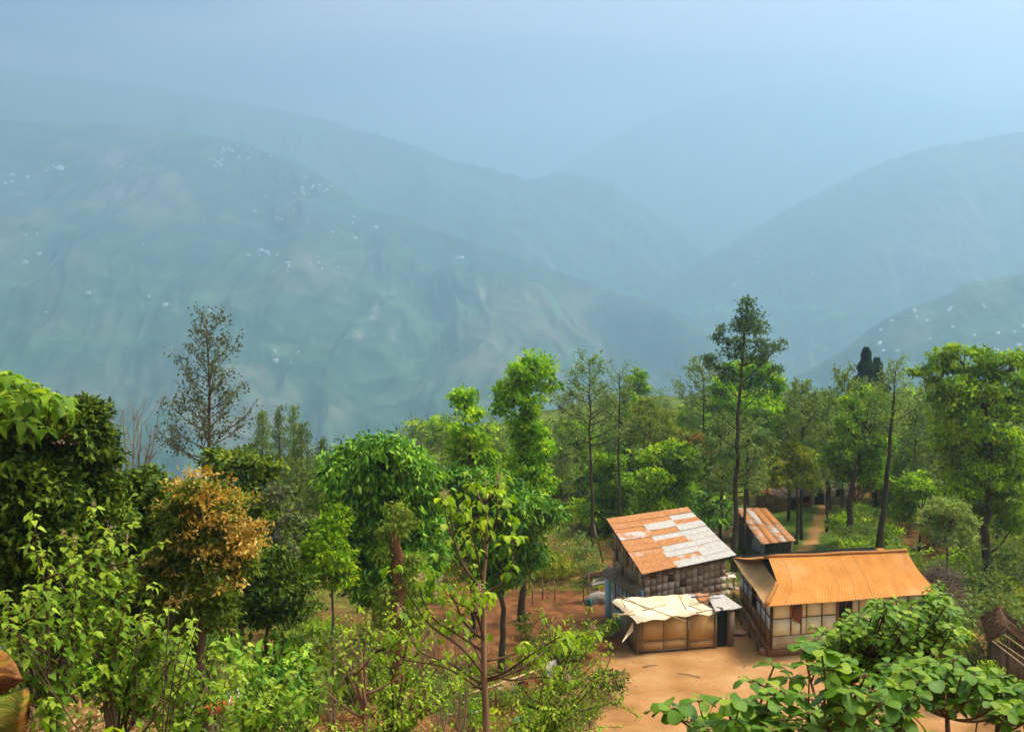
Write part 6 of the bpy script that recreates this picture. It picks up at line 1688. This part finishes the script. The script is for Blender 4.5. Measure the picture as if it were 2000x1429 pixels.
# ------------------------------------------------------------------ foreground plants
def leafy_plant(name, label, cat, Y, stems, leaf, T, mat, r=.012, nper=9, start=.4, lw=.85, bark=None, droop=.45, tips=None, tipn=6, heads=None, branch=2, spreadY=.5, group=None, seed=None, uv=True, tb=.55, base_r=None, bl=.22, fill=1.0):
    """stems follow photo positions; leaves stand along each stem on short stalks"""
    SEED[0] += 1; rg = np.random.default_rng(seed or SEED[0])
    b0 = stems[0][0]; g = base_pt(b0[0], Y)
    root = empty(name, tuple(g), label, cat, group)
    st = MB(); Lv = Leaves(); HL = []
    k = Y / FPX
    C = []; D = []; Nn = []; L = []; TT = []
    def put(p, out, s, t):
        d = np.array([out[0], out[1], out[2]])
        pet = p + d * leaf * .35 * s + np.array([0, 0, .03]) * s
        st.tube([p, pet], [.0035, .0025], 3, cap=False)
        C.append(pet); D.append(d * np.array([1, 1, .4]) + np.array([0, 0, -droop]) + rg.normal(0, .22, 3)); Nn.append(np.array([0, 0, 1.0]) + d * .7 + rg.normal(0, .3, 3)); L.append(leaf * s); TT.append(t)
    def leaves_on(c, n, a0, s0=1.0, tipn_=4):
        m = len(c) - 1
        for i in range(n):
            u = a0 + (1 - a0) * (i + rg.uniform(0, .8)) / n; q = u * m; j = min(int(q), m - 1); p = c[j] + (c[j + 1] - c[j]) * (q - j)
            az = i * 2.4 + rg.uniform(-.5, .5)
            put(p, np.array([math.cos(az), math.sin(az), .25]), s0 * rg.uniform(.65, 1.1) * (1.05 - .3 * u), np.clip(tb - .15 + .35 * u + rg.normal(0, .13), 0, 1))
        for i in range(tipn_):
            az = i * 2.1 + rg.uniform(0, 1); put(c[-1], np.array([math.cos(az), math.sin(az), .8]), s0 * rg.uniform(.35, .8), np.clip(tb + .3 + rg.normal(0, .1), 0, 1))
    for s in stems:
        ys = Y + rg.uniform(-spreadY, spreadY)
        pts = [np.array(P(px, py, Y + (ys - Y) * i / max(1, len(s) - 1))) for i, (px, py) in enumerate(s)]
        gb = base_pt(s[0][0], Y)
        if pts[0][2] > gb[2]: pts = [gb - [0, 0, .05]] + pts
        pp = np.array(pts); dd = np.concatenate([[0], np.cumsum(np.linalg.norm(np.diff(pp, axis=0), axis=1))]); n = max(8, len(pts) * 3)
        tt = np.linspace(0, dd[-1], n); c = np.stack([np.interp(tt, dd, pp[:, i]) for i in range(3)], 1); c[1:-1] = (c[:-2] + 2 * c[1:-1] + c[2:]) / 4
        c[1:-1] += rg.normal(0, .008, (n - 2, 3))
        rr = (base_r or r) * min(1.6, .5 + dd[-1] * .5)
        st.tube(c, list(np.linspace(rr, .004, n)), 6)
        leaves_on(c, int(nper * fill * (.5 + dd[-1])), start, 1.0, tipn)
        if heads:
            for e in range(heads):
                cc = c[-1] + rg.normal(0, .02, 3); nh = 40; Hd = Leaves(); HL.append(Hd)
                Hd.add(cc + rg.normal(size=(nh, 3)) * [.012, .012, .035] * (Y / 12) + [0, 0, .05], unit(nh, rg) + [0, 0, .5], unit(nh, rg), .028, .014, T_D, rg.random(nh))
        for q in range(branch):
            j = int(rg.integers(int(n * .35), n - 2)); az = rg.uniform(0, 6.28)
            l = dd[-1] * bl * rg.uniform(.6, 1.3)
            e = c[j] + np.array([math.cos(az) * l, math.sin(az) * l * .8, l * rg.uniform(.3, .9)])
            cb = bez(c[j], e, np.array([0, 0, -.1 * l]), 6); st.tube(cb, list(np.linspace(rr * .5, .003, 6)), 5)
            leaves_on(cb, int(nper * fill * (.35 + l)), .25, .9, max(2, tipn - 2))
    st.build('stems', bark or BARK, root)
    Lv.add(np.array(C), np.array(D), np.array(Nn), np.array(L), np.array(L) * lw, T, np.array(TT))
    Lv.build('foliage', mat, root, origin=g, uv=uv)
    for h in HL: h.build('flower_head', LM['seed'], root, origin=g)
    return root
LS = LM['limev']; B = (0, 0)
g1 = 'heart-leaved shrubs in the lower left'
leafy_plant('heart_leaved_shrub', 'heart-leaved shrub with a thick brown stem, leftmost of the lower left shrubs', 'shrub', 11.2,
    [[(96, 1440), (95, 1330), (92, 1200), (80, 1100), (62, 1015)], [(96, 1400), (100, 1280), (100, 1160), (88, 1085)], [(92, 1400), (60, 1300), (30, 1240), (8, 1165)], [(90, 1400), (40, 1310), (12, 1260)], [(100, 1380), (125, 1260), (150, 1180), (148, 1130)], [(98, 1390), (70, 1250), (40, 1190)], [(100, 1400), (85, 1290), (60, 1150)], [(104, 1410), (130, 1330), (170, 1270)]],
    .125, T_H, LS, .018, 14, .30, branch=4, heads=0, base_r=.022, bl=.26)
leafy_plant('heart_leaved_shrub', 'tall heart-leaved shrub with pink-tipped shoots, second of the lower left shrubs', 'shrub', 11.8,
    [[(212, 1440), (200, 1300), (196, 1150), (190, 1070), (183, 1000)], [(200, 1300), (205, 1160), (220, 1075), (216, 1045)], [(205, 1320), (170, 1180), (130, 1090), (122, 1052)], [(205, 1300), (150, 1160), (146, 1058)], [(215, 1330), (240, 1200), (252, 1120), (248, 1072)], [(210, 1350), (225, 1220), (222, 1120)], [(208, 1340), (175, 1220), (160, 1140)]],
    .125, T_H, LS, .015, 13, .38, branch=4, heads=1, bl=.22)
leafy_plant('heart_leaved_shrub', 'spreading heart-leaved shrub right of the tall pink-tipped one', 'shrub', 12.2,
    [[(235, 1450), (250, 1330), (300, 1230), (330, 1195)], [(235, 1440), (235, 1320), (245, 1180)], [(240, 1440), (270, 1300), (290, 1180), (298, 1150)], [(240, 1440), (300, 1340), (360, 1260), (372, 1238)], [(230, 1440), (215, 1350), (200, 1260), (180, 1200)], [(240, 1440), (310, 1320), (345, 1250)], [(238, 1440), (262, 1350), (285, 1260)]],
    .125, T_H, LS, .013, 14, .35, branch=5, bl=.26)
leafy_plant('heart_leaved_shrub', 'low heart-leaved shrub in front of the red board', 'shrub', 12.6,
    [[(350, 1450), (365, 1360), (365, 1290)], [(350, 1450), (395, 1350), (425, 1262)], [(355, 1450), (420, 1380), (450, 1310)], [(345, 1450), (320, 1370), (300, 1310)], [(350, 1450), (335, 1360), (338, 1290)], [(352, 1450), (390, 1400), (410, 1340)], [(340, 1450), (280, 1380), (250, 1330)]],
    .12, T_H, LS, .011, 16, .3, branch=4, bl=.3)
leafy_plant('heart_leaved_shrub', 'heart-leaved shrub right of the red board, rightmost of the lower left group', 'shrub', 13.4,
    [[(480, 1450), (500, 1370), (520, 1292)], [(480, 1450), (535, 1380), (565, 1320)], [(478, 1450), (470, 1370), (468, 1318)], [(482, 1450), (545, 1400), (585, 1352)], [(475, 1450), (440, 1400), (430, 1345)], [(480, 1450), (510, 1400), (540, 1345)], [(478, 1450), (498, 1390), (492, 1300)]],
    .125, T_H, LS, .011, 16, .3, branch=4, bl=.3)
for i, (bx, pts, lb) in enumerate(((300, ((330, 1180), (390, 1205), (350, 1260)), 'bare dark switches rising through the heart-leaved shrubs'), (200, ((60, 1270), (330, 1300), (400, 1290), (260, 1240)), 'long bare brown canes crossing the bottom left'))):
    m = MB(); rg = np.random.default_rng(60 + i)
    g = base_pt(bx, 10.8)
    for (x, y) in pts:
        e = np.array(P(x, y, 10.8 + rg.uniform(-.4, .4))); c = bez(g, e, rg.normal(0, .12, 3), 9); m.tube(c, list(np.linspace(.012, .004, 9)), 5)
        for q in range(3):
            j = int(rg.integers(3, 8)); m.tube([c[j], c[j] + unit(1, rg)[0] * .35 + [0, 0, .15]], [.006, .002], 4)
    o = m.build('bare_canes', BARK, loc=tuple(g)); tag(o, lb, 'canes')

# dried banana leaf at the bottom left corner
def banana():
    root = empty('banana_plant', tuple(base_pt(-60, 5.2)), 'half-dried orange and green banana leaves at the bottom left corner', 'banana plant')
    m_, t, n, l = new_mat('drying_banana_leaf')
    at = N(t, 'ShaderNodeAttribute', attribute_name='tint'); f = noise_fac(t, 5, 6, .7, stretch=(.25, 1, 12))
    k = N(t, 'ShaderNodeMath', operation='ADD'); l.new(f, k.inputs[0]); l.new(at.outputs['Fac'], k.inputs[1])
    surf(t, ramp(t, k.outputs[0], [(0.55, (0.07, 0.15, 0.012)), (0.78, (0.22, 0.20, 0.02)), (0.92, (0.34, 0.12, 0.02)), (1.1, (0.20, 0.09, 0.03))]), .7, .1, f, 1.0, .03)
    def lf(poly_t, poly_b, Y, tint0, tint1, ph):
        """a blade hanging from its midrib: upper edge and lower edge in photo positions"""
        m = MB(); n = 26; nv = 12; g = []; ti = []
        def at_(pl, u):
            q = u * (len(pl) - 1); j = min(int(q), len(pl) - 2); return np.array(pl[j]) * (1 - (q - j)) + np.array(pl[j + 1]) * (q - j)
        for i in range(n):
            u = i / (n - 1); A = at_(poly_t, u); Bq = at_(poly_b, u)
            for q in range(nv):
                v = q / (nv - 1)
                rag = 0.0 if q < nv - 1 else (2.5 * math.sin(i * 2.3) + 2.0 * math.sin(i * 5.1))
                X_ = A * (1 - v) + Bq * v
                p = P(X_[0], X_[1] + rag, Y - .12 * math.sin(v * 2.4) + .02 * math.sin(u * 11 + v * 3 + ph) + .008 * math.sin(v * 40 + u * 4))
                g.append(tuple(p)); ti.append(tint0 * (1 - u) + tint1 * u + .1 * v)
        f = [(i * nv + q, (i + 1) * nv + q, (i + 1) * nv + q + 1, i * nv + q + 1) for i in range(n - 1) for q in range(nv - 1)]
        m.add(g, f, ti); m.add([(x, y + .006, z) for x, y, z in g], [tuple(reversed(k)) for k in f], ti)
        m.build('leaf', m_, root, smooth=True)
    lf([(-150, 1285), (-60, 1265), (0, 1268), (16, 1278), (30, 1296), (42, 1322)], [(-160, 1400), (-60, 1375), (-20, 1365), (8, 1352), (28, 1340), (46, 1328)], 5.2, .20, .50, 0)
    lf([(-160, 1400), (-60, 1385), (0, 1362), (30, 1352), (46, 1346), (56, 1348)], [(-150, 1500), (-60, 1480), (0, 1470), (30, 1455), (48, 1430), (58, 1395)], 5.0, .05, .42, 2)
    m = MB(); m.tube([base_pt(-60, 5.2), P(-120, 1420, 5.2), P(-150, 1400, 5.2)], [.07, .05, .03], 8); m.build('stalk', BARK, root)
banana()

# the young tree with the straight brown stem
def young_tree():
    Y = 13.0; rg = np.random.default_rng(31)
    g = base_pt(951, Y); root = empty('young_tree', tuple(g), 'young tree with a straight brown stem and upswept thin branches in the centre foreground', 'tree')
    tp = [(951, 1440), (948, 1370), (945, 1300), (944, 1210), (943, 1140), (950, 1080), (951, 1000), (949, 930)]
    pts = [g - [0, 0, .1]] + [np.array(P(x, y, Y)) for x, y in tp]
    pts.sort(key=lambda p: p[2])
    st = MB(); n = len(pts); st.tube(pts, list(np.interp(np.linspace(0, 1, n), [0, .3, .62, .8, 1], [.052, .038, .027, .013, .004])), 10); st.build('trunk', bark_mat('young_bark', (0.20, 0.11, 0.05), (0.42, 0.25, 0.13)), root, smooth=True)
    br = MB(); C = []; D = []; Nn = []; L = []; TT = []; HL = []
    BR = [[(940, 1150), (915, 1120), (885, 1050), (876, 985)], [(945, 1160), (990, 1135), (1005, 1095), (1008, 1050)], [(942, 1150), (905, 1110), (870, 1010), (868, 975)], [(950, 1090), (936, 1030), (935, 985)],
          [(940, 1270), (890, 1235), (845, 1210), (822, 1165), (820, 1140)], [(938, 1245), (905, 1215), (885, 1165), (860, 1145)], [(940, 1335), (905, 1310), (870, 1290), (825, 1280), (795, 1240), (780, 1200)], [(940, 1345), (870, 1300), (800, 1290), (740, 1280)],
          [(945, 1300), (925, 1260), (905, 1225), (870, 1225)], [(950, 1330), (985, 1320), (1025, 1300), (1060, 1275), (1095, 1262)], [(952, 1325), (985, 1315), (1030, 1282), (1065, 1260), (1105, 1235)], [(948, 1290), (985, 1285), (1035, 1262), (1100, 1250), (1160, 1235)],
          [(945, 1200), (920, 1190), (890, 1175), (850, 1170)], [(943, 1330), (925, 1345), (918, 1310), (915, 1280)], [(945, 1150), (935, 1100), (925, 1050), (905, 1000)], [(950, 1060), (965, 1040), (972, 1000), (968, 960)], [(940, 1225), (925, 1190), (915, 1120), (880, 1095), (845, 1080)], [(945, 1250), (935, 1210), (938, 1160)],
          [(950, 1000), (935, 970), (925, 940)], [(950, 980), (965, 965), (975, 945)], [(948, 1320), (900, 1260), (840, 1225), (790, 1150), (770, 1110)], [(950, 1315), (1000, 1330), (1050, 1320), (1110, 1330)]]
    def put(p, out, s, t):
        d = np.array(out); pet = p + d * .03
        C.append(pet); D.append(d * [1, 1, .3] + [0, 0, -.75] + rg.normal(0, .25, 3)); Nn.append(np.array([0, 0, .8]) + d * .9 + rg.normal(0, .3, 3)); L.append(.135 * s); TT.append(t)
    for s in BR:
        ye = Y + rg.uniform(-1.3, .9)
        pp = np.array([np.array(P(x, y, Y + (ye - Y) * i / (len(s) - 1))) for i, (x, y) in enumerate(s)])
        dd = np.concatenate([[0], np.cumsum(np.linalg.norm(np.diff(pp, axis=0), axis=1))]); n = 12
        tt = np.linspace(0, dd[-1], n); c = np.stack([np.interp(tt, dd, pp[:, i]) for i in range(3)], 1); c[1:-1] = (c[:-2] + 2 * c[1:-1] + c[2:]) / 4
        br.tube(c, list(np.linspace(.017, .005, n)), 6)
        def cluster(p, nl, sc=1.0):
            for i in range(nl):
                az = i * 2.2 + rg.uniform(0, 1); put(p + rg.normal(0, .02, 3), [math.cos(az), math.sin(az), .3], sc * rg.uniform(.5, 1.15), np.clip(.6 + rg.normal(0, .2), 0, 1))
        cluster(c[-1], 9)
        if rg.random() < .55:
            nh = 60; Hd = Leaves(); HL.append(Hd); Hd.add(c[-1] + rg.normal(size=(nh, 3)) * [.014, .014, .04] + [0, 0, .05], unit(nh, rg) + [0, 0, .6], unit(nh, rg), .03, .014, T_D, rg.random(nh))
        for q in range(6):
            j = int(rg.integers(3, n - 1)); d = unit(1, rg)[0] * .8 + [0, 0, .5]; e = c[j] + d * rg.uniform(.08, .26)
            br.tube([c[j], (c[j] + e) / 2 + rg.normal(0, .015, 3), e], [.006, .004, .002], 4); cluster(e, int(rg.integers(3, 8)), .85)
    br.build('branches', BARK, root)
    Lv = Leaves(); Lv.add(np.array(C), np.array(D), np.array(Nn), np.array(L), np.array(L) * .6, T_B, np.array(TT)); Lv.build('foliage', LM['lime'], root, origin=g, uv=True)
    for h in HL: h.build('flower_head', LM['seed'], root, origin=g)
young_tree()

# leafy shrubs beside the young tree
leafy_plant('cut_back_tree', 'cut-back small tree with pale stubs, left of the young tree', 'tree', 15.2,
    [[(712, 1450), (712, 1350), (700, 1270), (668, 1240)], [(712, 1350), (705, 1270), (690, 1205)], [(712, 1340), (714, 1260), (716, 1210)], [(712, 1380), (690, 1310), (660, 1262)], [(712, 1380), (680, 1320), (645, 1235)]],
    .10, T_B, LM['lime'], .03, 3, .75, branch=1, tipn=1, base_r=.035, bark=bark_mat('cut_bark', (0.24, 0.11, 0.06), (0.45, 0.24, 0.14)), uv=True)
leafy_plant('leafy_shrub', 'dense drooping-leaved shrub between the cut-back tree and the young tree', 'shrub', 15.8,
    [[(770, 1450), (765, 1330), (760, 1230), (765, 1185)], [(770, 1430), (740, 1300), (715, 1205), (705, 1190)], [(770, 1430), (800, 1300), (835, 1230), (862, 1218)], [(770, 1430), (790, 1300), (800, 1215)], [(770, 1420), (730, 1330), (735, 1240)], [(772, 1420), (830, 1340), (875, 1275)], [(772, 1430), (850, 1380), (900, 1330)], [(770, 1440), (720, 1390), (690, 1340)], [(775, 1440), (820, 1390), (840, 1330)]],
    .13, T_B, LM['lime'], .016, 17, .3, .5, branch=6, bl=.22, tipn=6, tb=.5)
leafy_plant('leafy_shrub', 'fine-twigged shrub spreading right of the young tree over the washing rail', 'shrub', 15.5,
    [[(1040, 1460), (1080, 1350), (1130, 1240), (1152, 1190)], [(1040, 1460), (1100, 1340), (1170, 1240), (1205, 1205)], [(1040, 1460), (1060, 1330), (1080, 1230)], [(1045, 1460), (1130, 1370), (1200, 1300), (1190, 1260)], [(1045, 1460), (1140, 1380), (1210, 1370), (1248, 1400)], [(1045, 1460), (1120, 1370), (1160, 1320)], [(1042, 1460), (1085, 1390), (1110, 1300)], [(1045, 1460), (1150, 1420), (1215, 1420)], [(1040, 1460), (1040, 1400), (1010, 1360)], [(1042, 1460), (1060, 1400), (1075, 1350)]],
    .10, T_B, LM['lime'], .013, 19, .35, .42, branch=7, bl=.20, tipn=6, tb=.45)
leafy_plant('leafy_shrub', 'low leafy shrub at the very bottom left of the young tree', 'shrub', 14.6,
    [[(760, 1470), (770, 1400), (790, 1360)], [(640, 1470), (620, 1430), (600, 1420)], [(650, 1470), (740, 1420), (800, 1400)], [(650, 1470), (700, 1430), (760, 1360)], [(645, 1470), (670, 1440), (650, 1420)]], .10, T_B, LM['lime'], .010, 11, .3, .55, branch=3, bl=.3)
leafy_plant('leafy_shrub', 'low leafy shrub at the very bottom right of the young tree', 'shrub', 13.8,
    [[(1010, 1480), (990, 1400), (1010, 1370)], [(1010, 1480), (1060, 1420), (1090, 1390)], [(1000, 1480), (960, 1430), (930, 1420)], [(1010, 1480), (1120, 1440), (1170, 1425)], [(1000, 1480), (880, 1440), (850, 1425)]], .11, T_B, LM['lime'], .010, 12, .3, .5, branch=3, bl=.3)

# the big-leaved trees at the lower right and the top-left large leaves
def rosettes(name, label, cat, Y, base, tips, leaf, mat, lw=1.0, n=7, T=None, r=.02, bark=None, spread=.6, up_=.25, droop=.35, tb=.5, seed=1, subs=1, hub=None):
    rg = np.random.default_rng(seed); g = base_pt(base[0], Y)
    root = empty(name, tuple(g), label, cat)
    st = MB(); C = []; D = []; Nn = []; L = []; TT = []
    hubs = [np.array(P(x, y, Y + dy)) for x, y, dy in (hub or [(base[0], base[1], 0)])]
    for h in hubs: st.tube(bez(g - [0, 0, .1], h, rg.normal(0, .05, 3), 8), list(np.linspace(r * 1.8, r, 8)), 8)
    tw = []
    for q in tips:
        x, y = q[0], q[1]; e = np.array(P(x, y, Y + (q[2] if len(q) > 2 else rg.uniform(-spread, spread))))
        h = hubs[int(np.argmin([np.linalg.norm(e - a) for a in hubs]))]
        c = bez(h, e, np.array([0, 0, -.18]) * np.linalg.norm(e - h) + rg.normal(0, .03, 3), 9)
        st.tube(c, list(np.linspace(r * .6, .007, 9)), 6)
        ends = [(c[-1], 1.0)]
        for s in range(subs):
            j = int(rg.integers(4, 8)); e2 = c[j] + unit(1, rg)[0] * leaf * rg.uniform(.8, 1.6) + [0, 0, leaf * .4]
            st.tube([c[j], (c[j] + e2) / 2, e2], [.008, .006, .005], 5); ends.append((e2, .85))
        for p, sc in ends:
            for i in range(n):
                az = i * 2.4 + rg.uniform(-.3, .3); ring = i / n
                o = np.array([math.cos(az), math.sin(az), up_ + .9 * ring * ring])
                s = sc * rg.uniform(.75, 1.1) * (1.0 - .35 * ring)
                pet = p + o * leaf * .18
                st.tube([p, pet], [.005, .004], 4, cap=False)
                C.append(pet); D.append(o * [1, 1, .6] + [0, 0, -droop * (1 - ring)] + rg.normal(0, .12, 3)); Nn.append(np.array([0, 0, 1.2]) + o * .25 + rg.normal(0, .2, 3)); L.append(leaf * s)
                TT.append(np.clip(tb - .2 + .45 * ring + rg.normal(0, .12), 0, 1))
    st.build('branches', bark or BARK, root, smooth=True)
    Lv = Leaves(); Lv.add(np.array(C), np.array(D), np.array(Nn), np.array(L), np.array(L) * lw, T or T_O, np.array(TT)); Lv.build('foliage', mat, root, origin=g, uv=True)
    return root
rosettes('large_leaved_tree', 'tree with very large glossy round leaves along the bottom right edge', 'tree', 7.6, (1640, 1470),
    [(1310, 1385), (1345, 1410), (1380, 1425), (1420, 1370), (1460, 1385), (1440, 1425), (1490, 1400), (1512, 1300), (1545, 1325), (1520, 1350), (1572, 1265), (1605, 1275), (1620, 1310), (1580, 1395), (1610, 1400), (1560, 1425), (1650, 1350), (1660, 1400), (1690, 1320), (1700, 1420), (1720, 1375), (1735, 1430), (1750, 1340), (1770, 1400), (1785, 1440), (1800, 1320), (1640, 1440), (1500, 1440), (1390, 1440), (1680, 1445)],
    .155, LM['bigv'], .92, 8, r=.022, subs=2, seed=3, tb=.45, hub=[(1625, 1420, 0), (1470, 1440, .2), (1740, 1420, .3)], spread=.7, bark=bark_mat('reddish_bark', (0.12, 0.06, 0.035), (0.30, 0.17, 0.10)))
rosettes('large_leaved_tree', 'second large-leaved branchy tree reaching to the right edge below the thatched shed', 'tree', 8.8, (1900, 1480),
    [(1770, 1300), (1800, 1290), (1830, 1300), (1850, 1320), (1880, 1310), (1905, 1335), (1930, 1330), (1950, 1350), (1975, 1340), (1990, 1370), (2010, 1350), (1780, 1340), (1820, 1350), (1870, 1350), (1910, 1365), (1965, 1390), (2000, 1410), (1985, 1440), (1750, 1310), (2030, 1400), (1840, 1335), (1945, 1375)],
    .15, LM['bigv'], .92, 8, r=.020, subs=2, seed=4, tb=.45, hub=[(1850, 1400, 0), (1950, 1410, .1)], spread=.6, bark=bark_mat('reddish_bark_two', (0.12, 0.06, 0.035), (0.30, 0.17, 0.10)))
tips = []
rgq = np.random.default_rng(8)
for (cx, cy, rx, ry, n) in ((1700, 1215, 60, 28, 14), (1760, 1190, 60, 28, 14), (1830, 1190, 40, 20, 9), (1860, 1225, 36, 16, 8), (1650, 1250, 60, 26, 12), (1720, 1255, 70, 30, 14), (1800, 1250, 60, 28, 12), (1600, 1245, 34, 18, 5), (1680, 1290, 60, 20, 10), (1760, 1290, 50, 20, 9), (1835, 1172, 16, 12, 5), (1740, 1320, 60, 20, 8), (1640, 1310, 40, 20, 6)):
    for i in range(n):
        a, q = rgq.uniform(0, 6.28), rgq.random() ** .5; tips.append((cx + rx * q * math.cos(a), cy + ry * q * math.sin(a), rgq.uniform(-1.2, 1.0)))
rosettes('leafy_round_tree', 'dense bright green round tree in front of the right end of the orange-roofed house', 'tree', 14.5, (1720, 1460), tips, .17, LM['bigv'], .75, 7, T=T_B, r=.035, subs=2, seed=6, hub=[(1700, 1320, 0), (1780, 1300, .2), (1650, 1330, -.2)], droop=.6, bark=BARK_D, tb=.55)
rosettes('pale_large_leaved_tree', 'pale yellow-green large-leaved tree top at the left edge', 'tree', 19.4, (60, 1200),
    [(5, 728), (22, 735), (40, 742), (58, 752), (78, 762), (98, 772), (118, 778), (122, 800), (60, 790), (30, 780), (0, 775), (85, 805), (105, 825), (50, 825), (20, 820), (-10, 830), (-20, 740), (-30, 800), (15, 860), (40, 860), (-20, 860), (5, 905), (60, 850), (70, 780), (45, 770), (90, 840), (12, 755)],
    .30, LM['limev'], .95, 5, T=T_H, r=.024, subs=1, seed=12, hub=[(30, 860, 1.2), (85, 850, 1.2)], droop=1.2, tb=.62, spread=.9)

# leafless bushes and litter
for i, (px, Y, w_, t_) in enumerate(((640, 33, 40, 1230), (700, 36, 50, 1215), (860, 30, 50, 1190), (900, 34, 46, 1170), (820, 40, 40, 1180), (60, 14.5, 60, 1240), (430, 24, 50, 1255))):
    b_ = base_pt(px, Y); rg = np.random.default_rng(700 + i); m = MB()
    for k in range(16):
        e = np.array(P(px + rg.normal(0, w_ * .6), t_ + rg.uniform(0, 50), Y + rg.normal(0, .5))); c = bez(b_ + rg.normal(0, .08, 3) * [1, 1, 0], e, rg.normal(0, .1, 3), 7)
        m.tube(c, list(np.linspace(.014, .004, 7) * max(1, Y / 24)), 4)
        for q in range(4):
            j = int(rg.integers(2, 6)); m.tube([c[j], c[j] + (unit(1, rg)[0] * .7 + [0, 0, .4]) * .4], [.007 * max(1, Y / 24), .003], 3)
    o = m.build('leafless_bush', TWIG, loc=tuple(b_)); tag(o, ['leafless tan bush left of the cut-back tree', 'leafless bush between the cut-back tree and the rusty trunk', 'leafless bush just left of the young tree', 'leafless bush behind the stem of the young tree', 'leafless bush at the foot of the rusty creeper-wrapped trunk', 'leafless brown bush among the leftmost heart-leaved shrubs', 'leafless bush below the golden tree'][i], 'bush')
rg = np.random.default_rng(99); Lv = Leaves(); n = 1500
X = rg.uniform(1.5, 22, n); Y = rg.uniform(40, 58, n); cl = fbm(X / 1.3, Y / 1.3, 3); k_ = cl > .5; X, Y = X[k_], Y[k_]; n = len(X)
C = np.stack([X, Y, ground_h(X, Y) + .015], 1); L = rg.uniform(.04, .13, n)
Lv.add(C, unit(n, rg) * [1, 1, .1], np.array([0, 0, 1.0]) + rg.normal(0, .2, (n, 3)), L, L * .4, T_D, rg.random(n))
o = Lv.build('yard_litter', LM['dry']); tag(o, 'scraps and dry leaves on the swept yard', kind='stuff')

# scraps that lie about the yard
for i, (px, py, ln, an, lb) in enumerate(((1270, 1300, .8, .4, 'short stick lying in front of the mat-walled shed'), (1345, 1318, 1.1, 2.6, 'long thin stick lying in the middle of the yard'), (1455, 1300, .6, 1.2, 'short stick lying near the corner of the orange-roofed house'), (1215, 1330, .9, -.5, 'bent stick lying at the left side of the yard'))):
    c = PZ(px, py, 0.03); m = MB(); d = V3((math.cos(an), math.sin(an), 0)) * ln / 2; m.tube([c - d, c + V3((0, .05, .02)), c + d], [.02, .022, .014], 5)
    o = m.build('stick', DEADWOOD, loc=tuple(c)); tag(o, lb, 'stick')
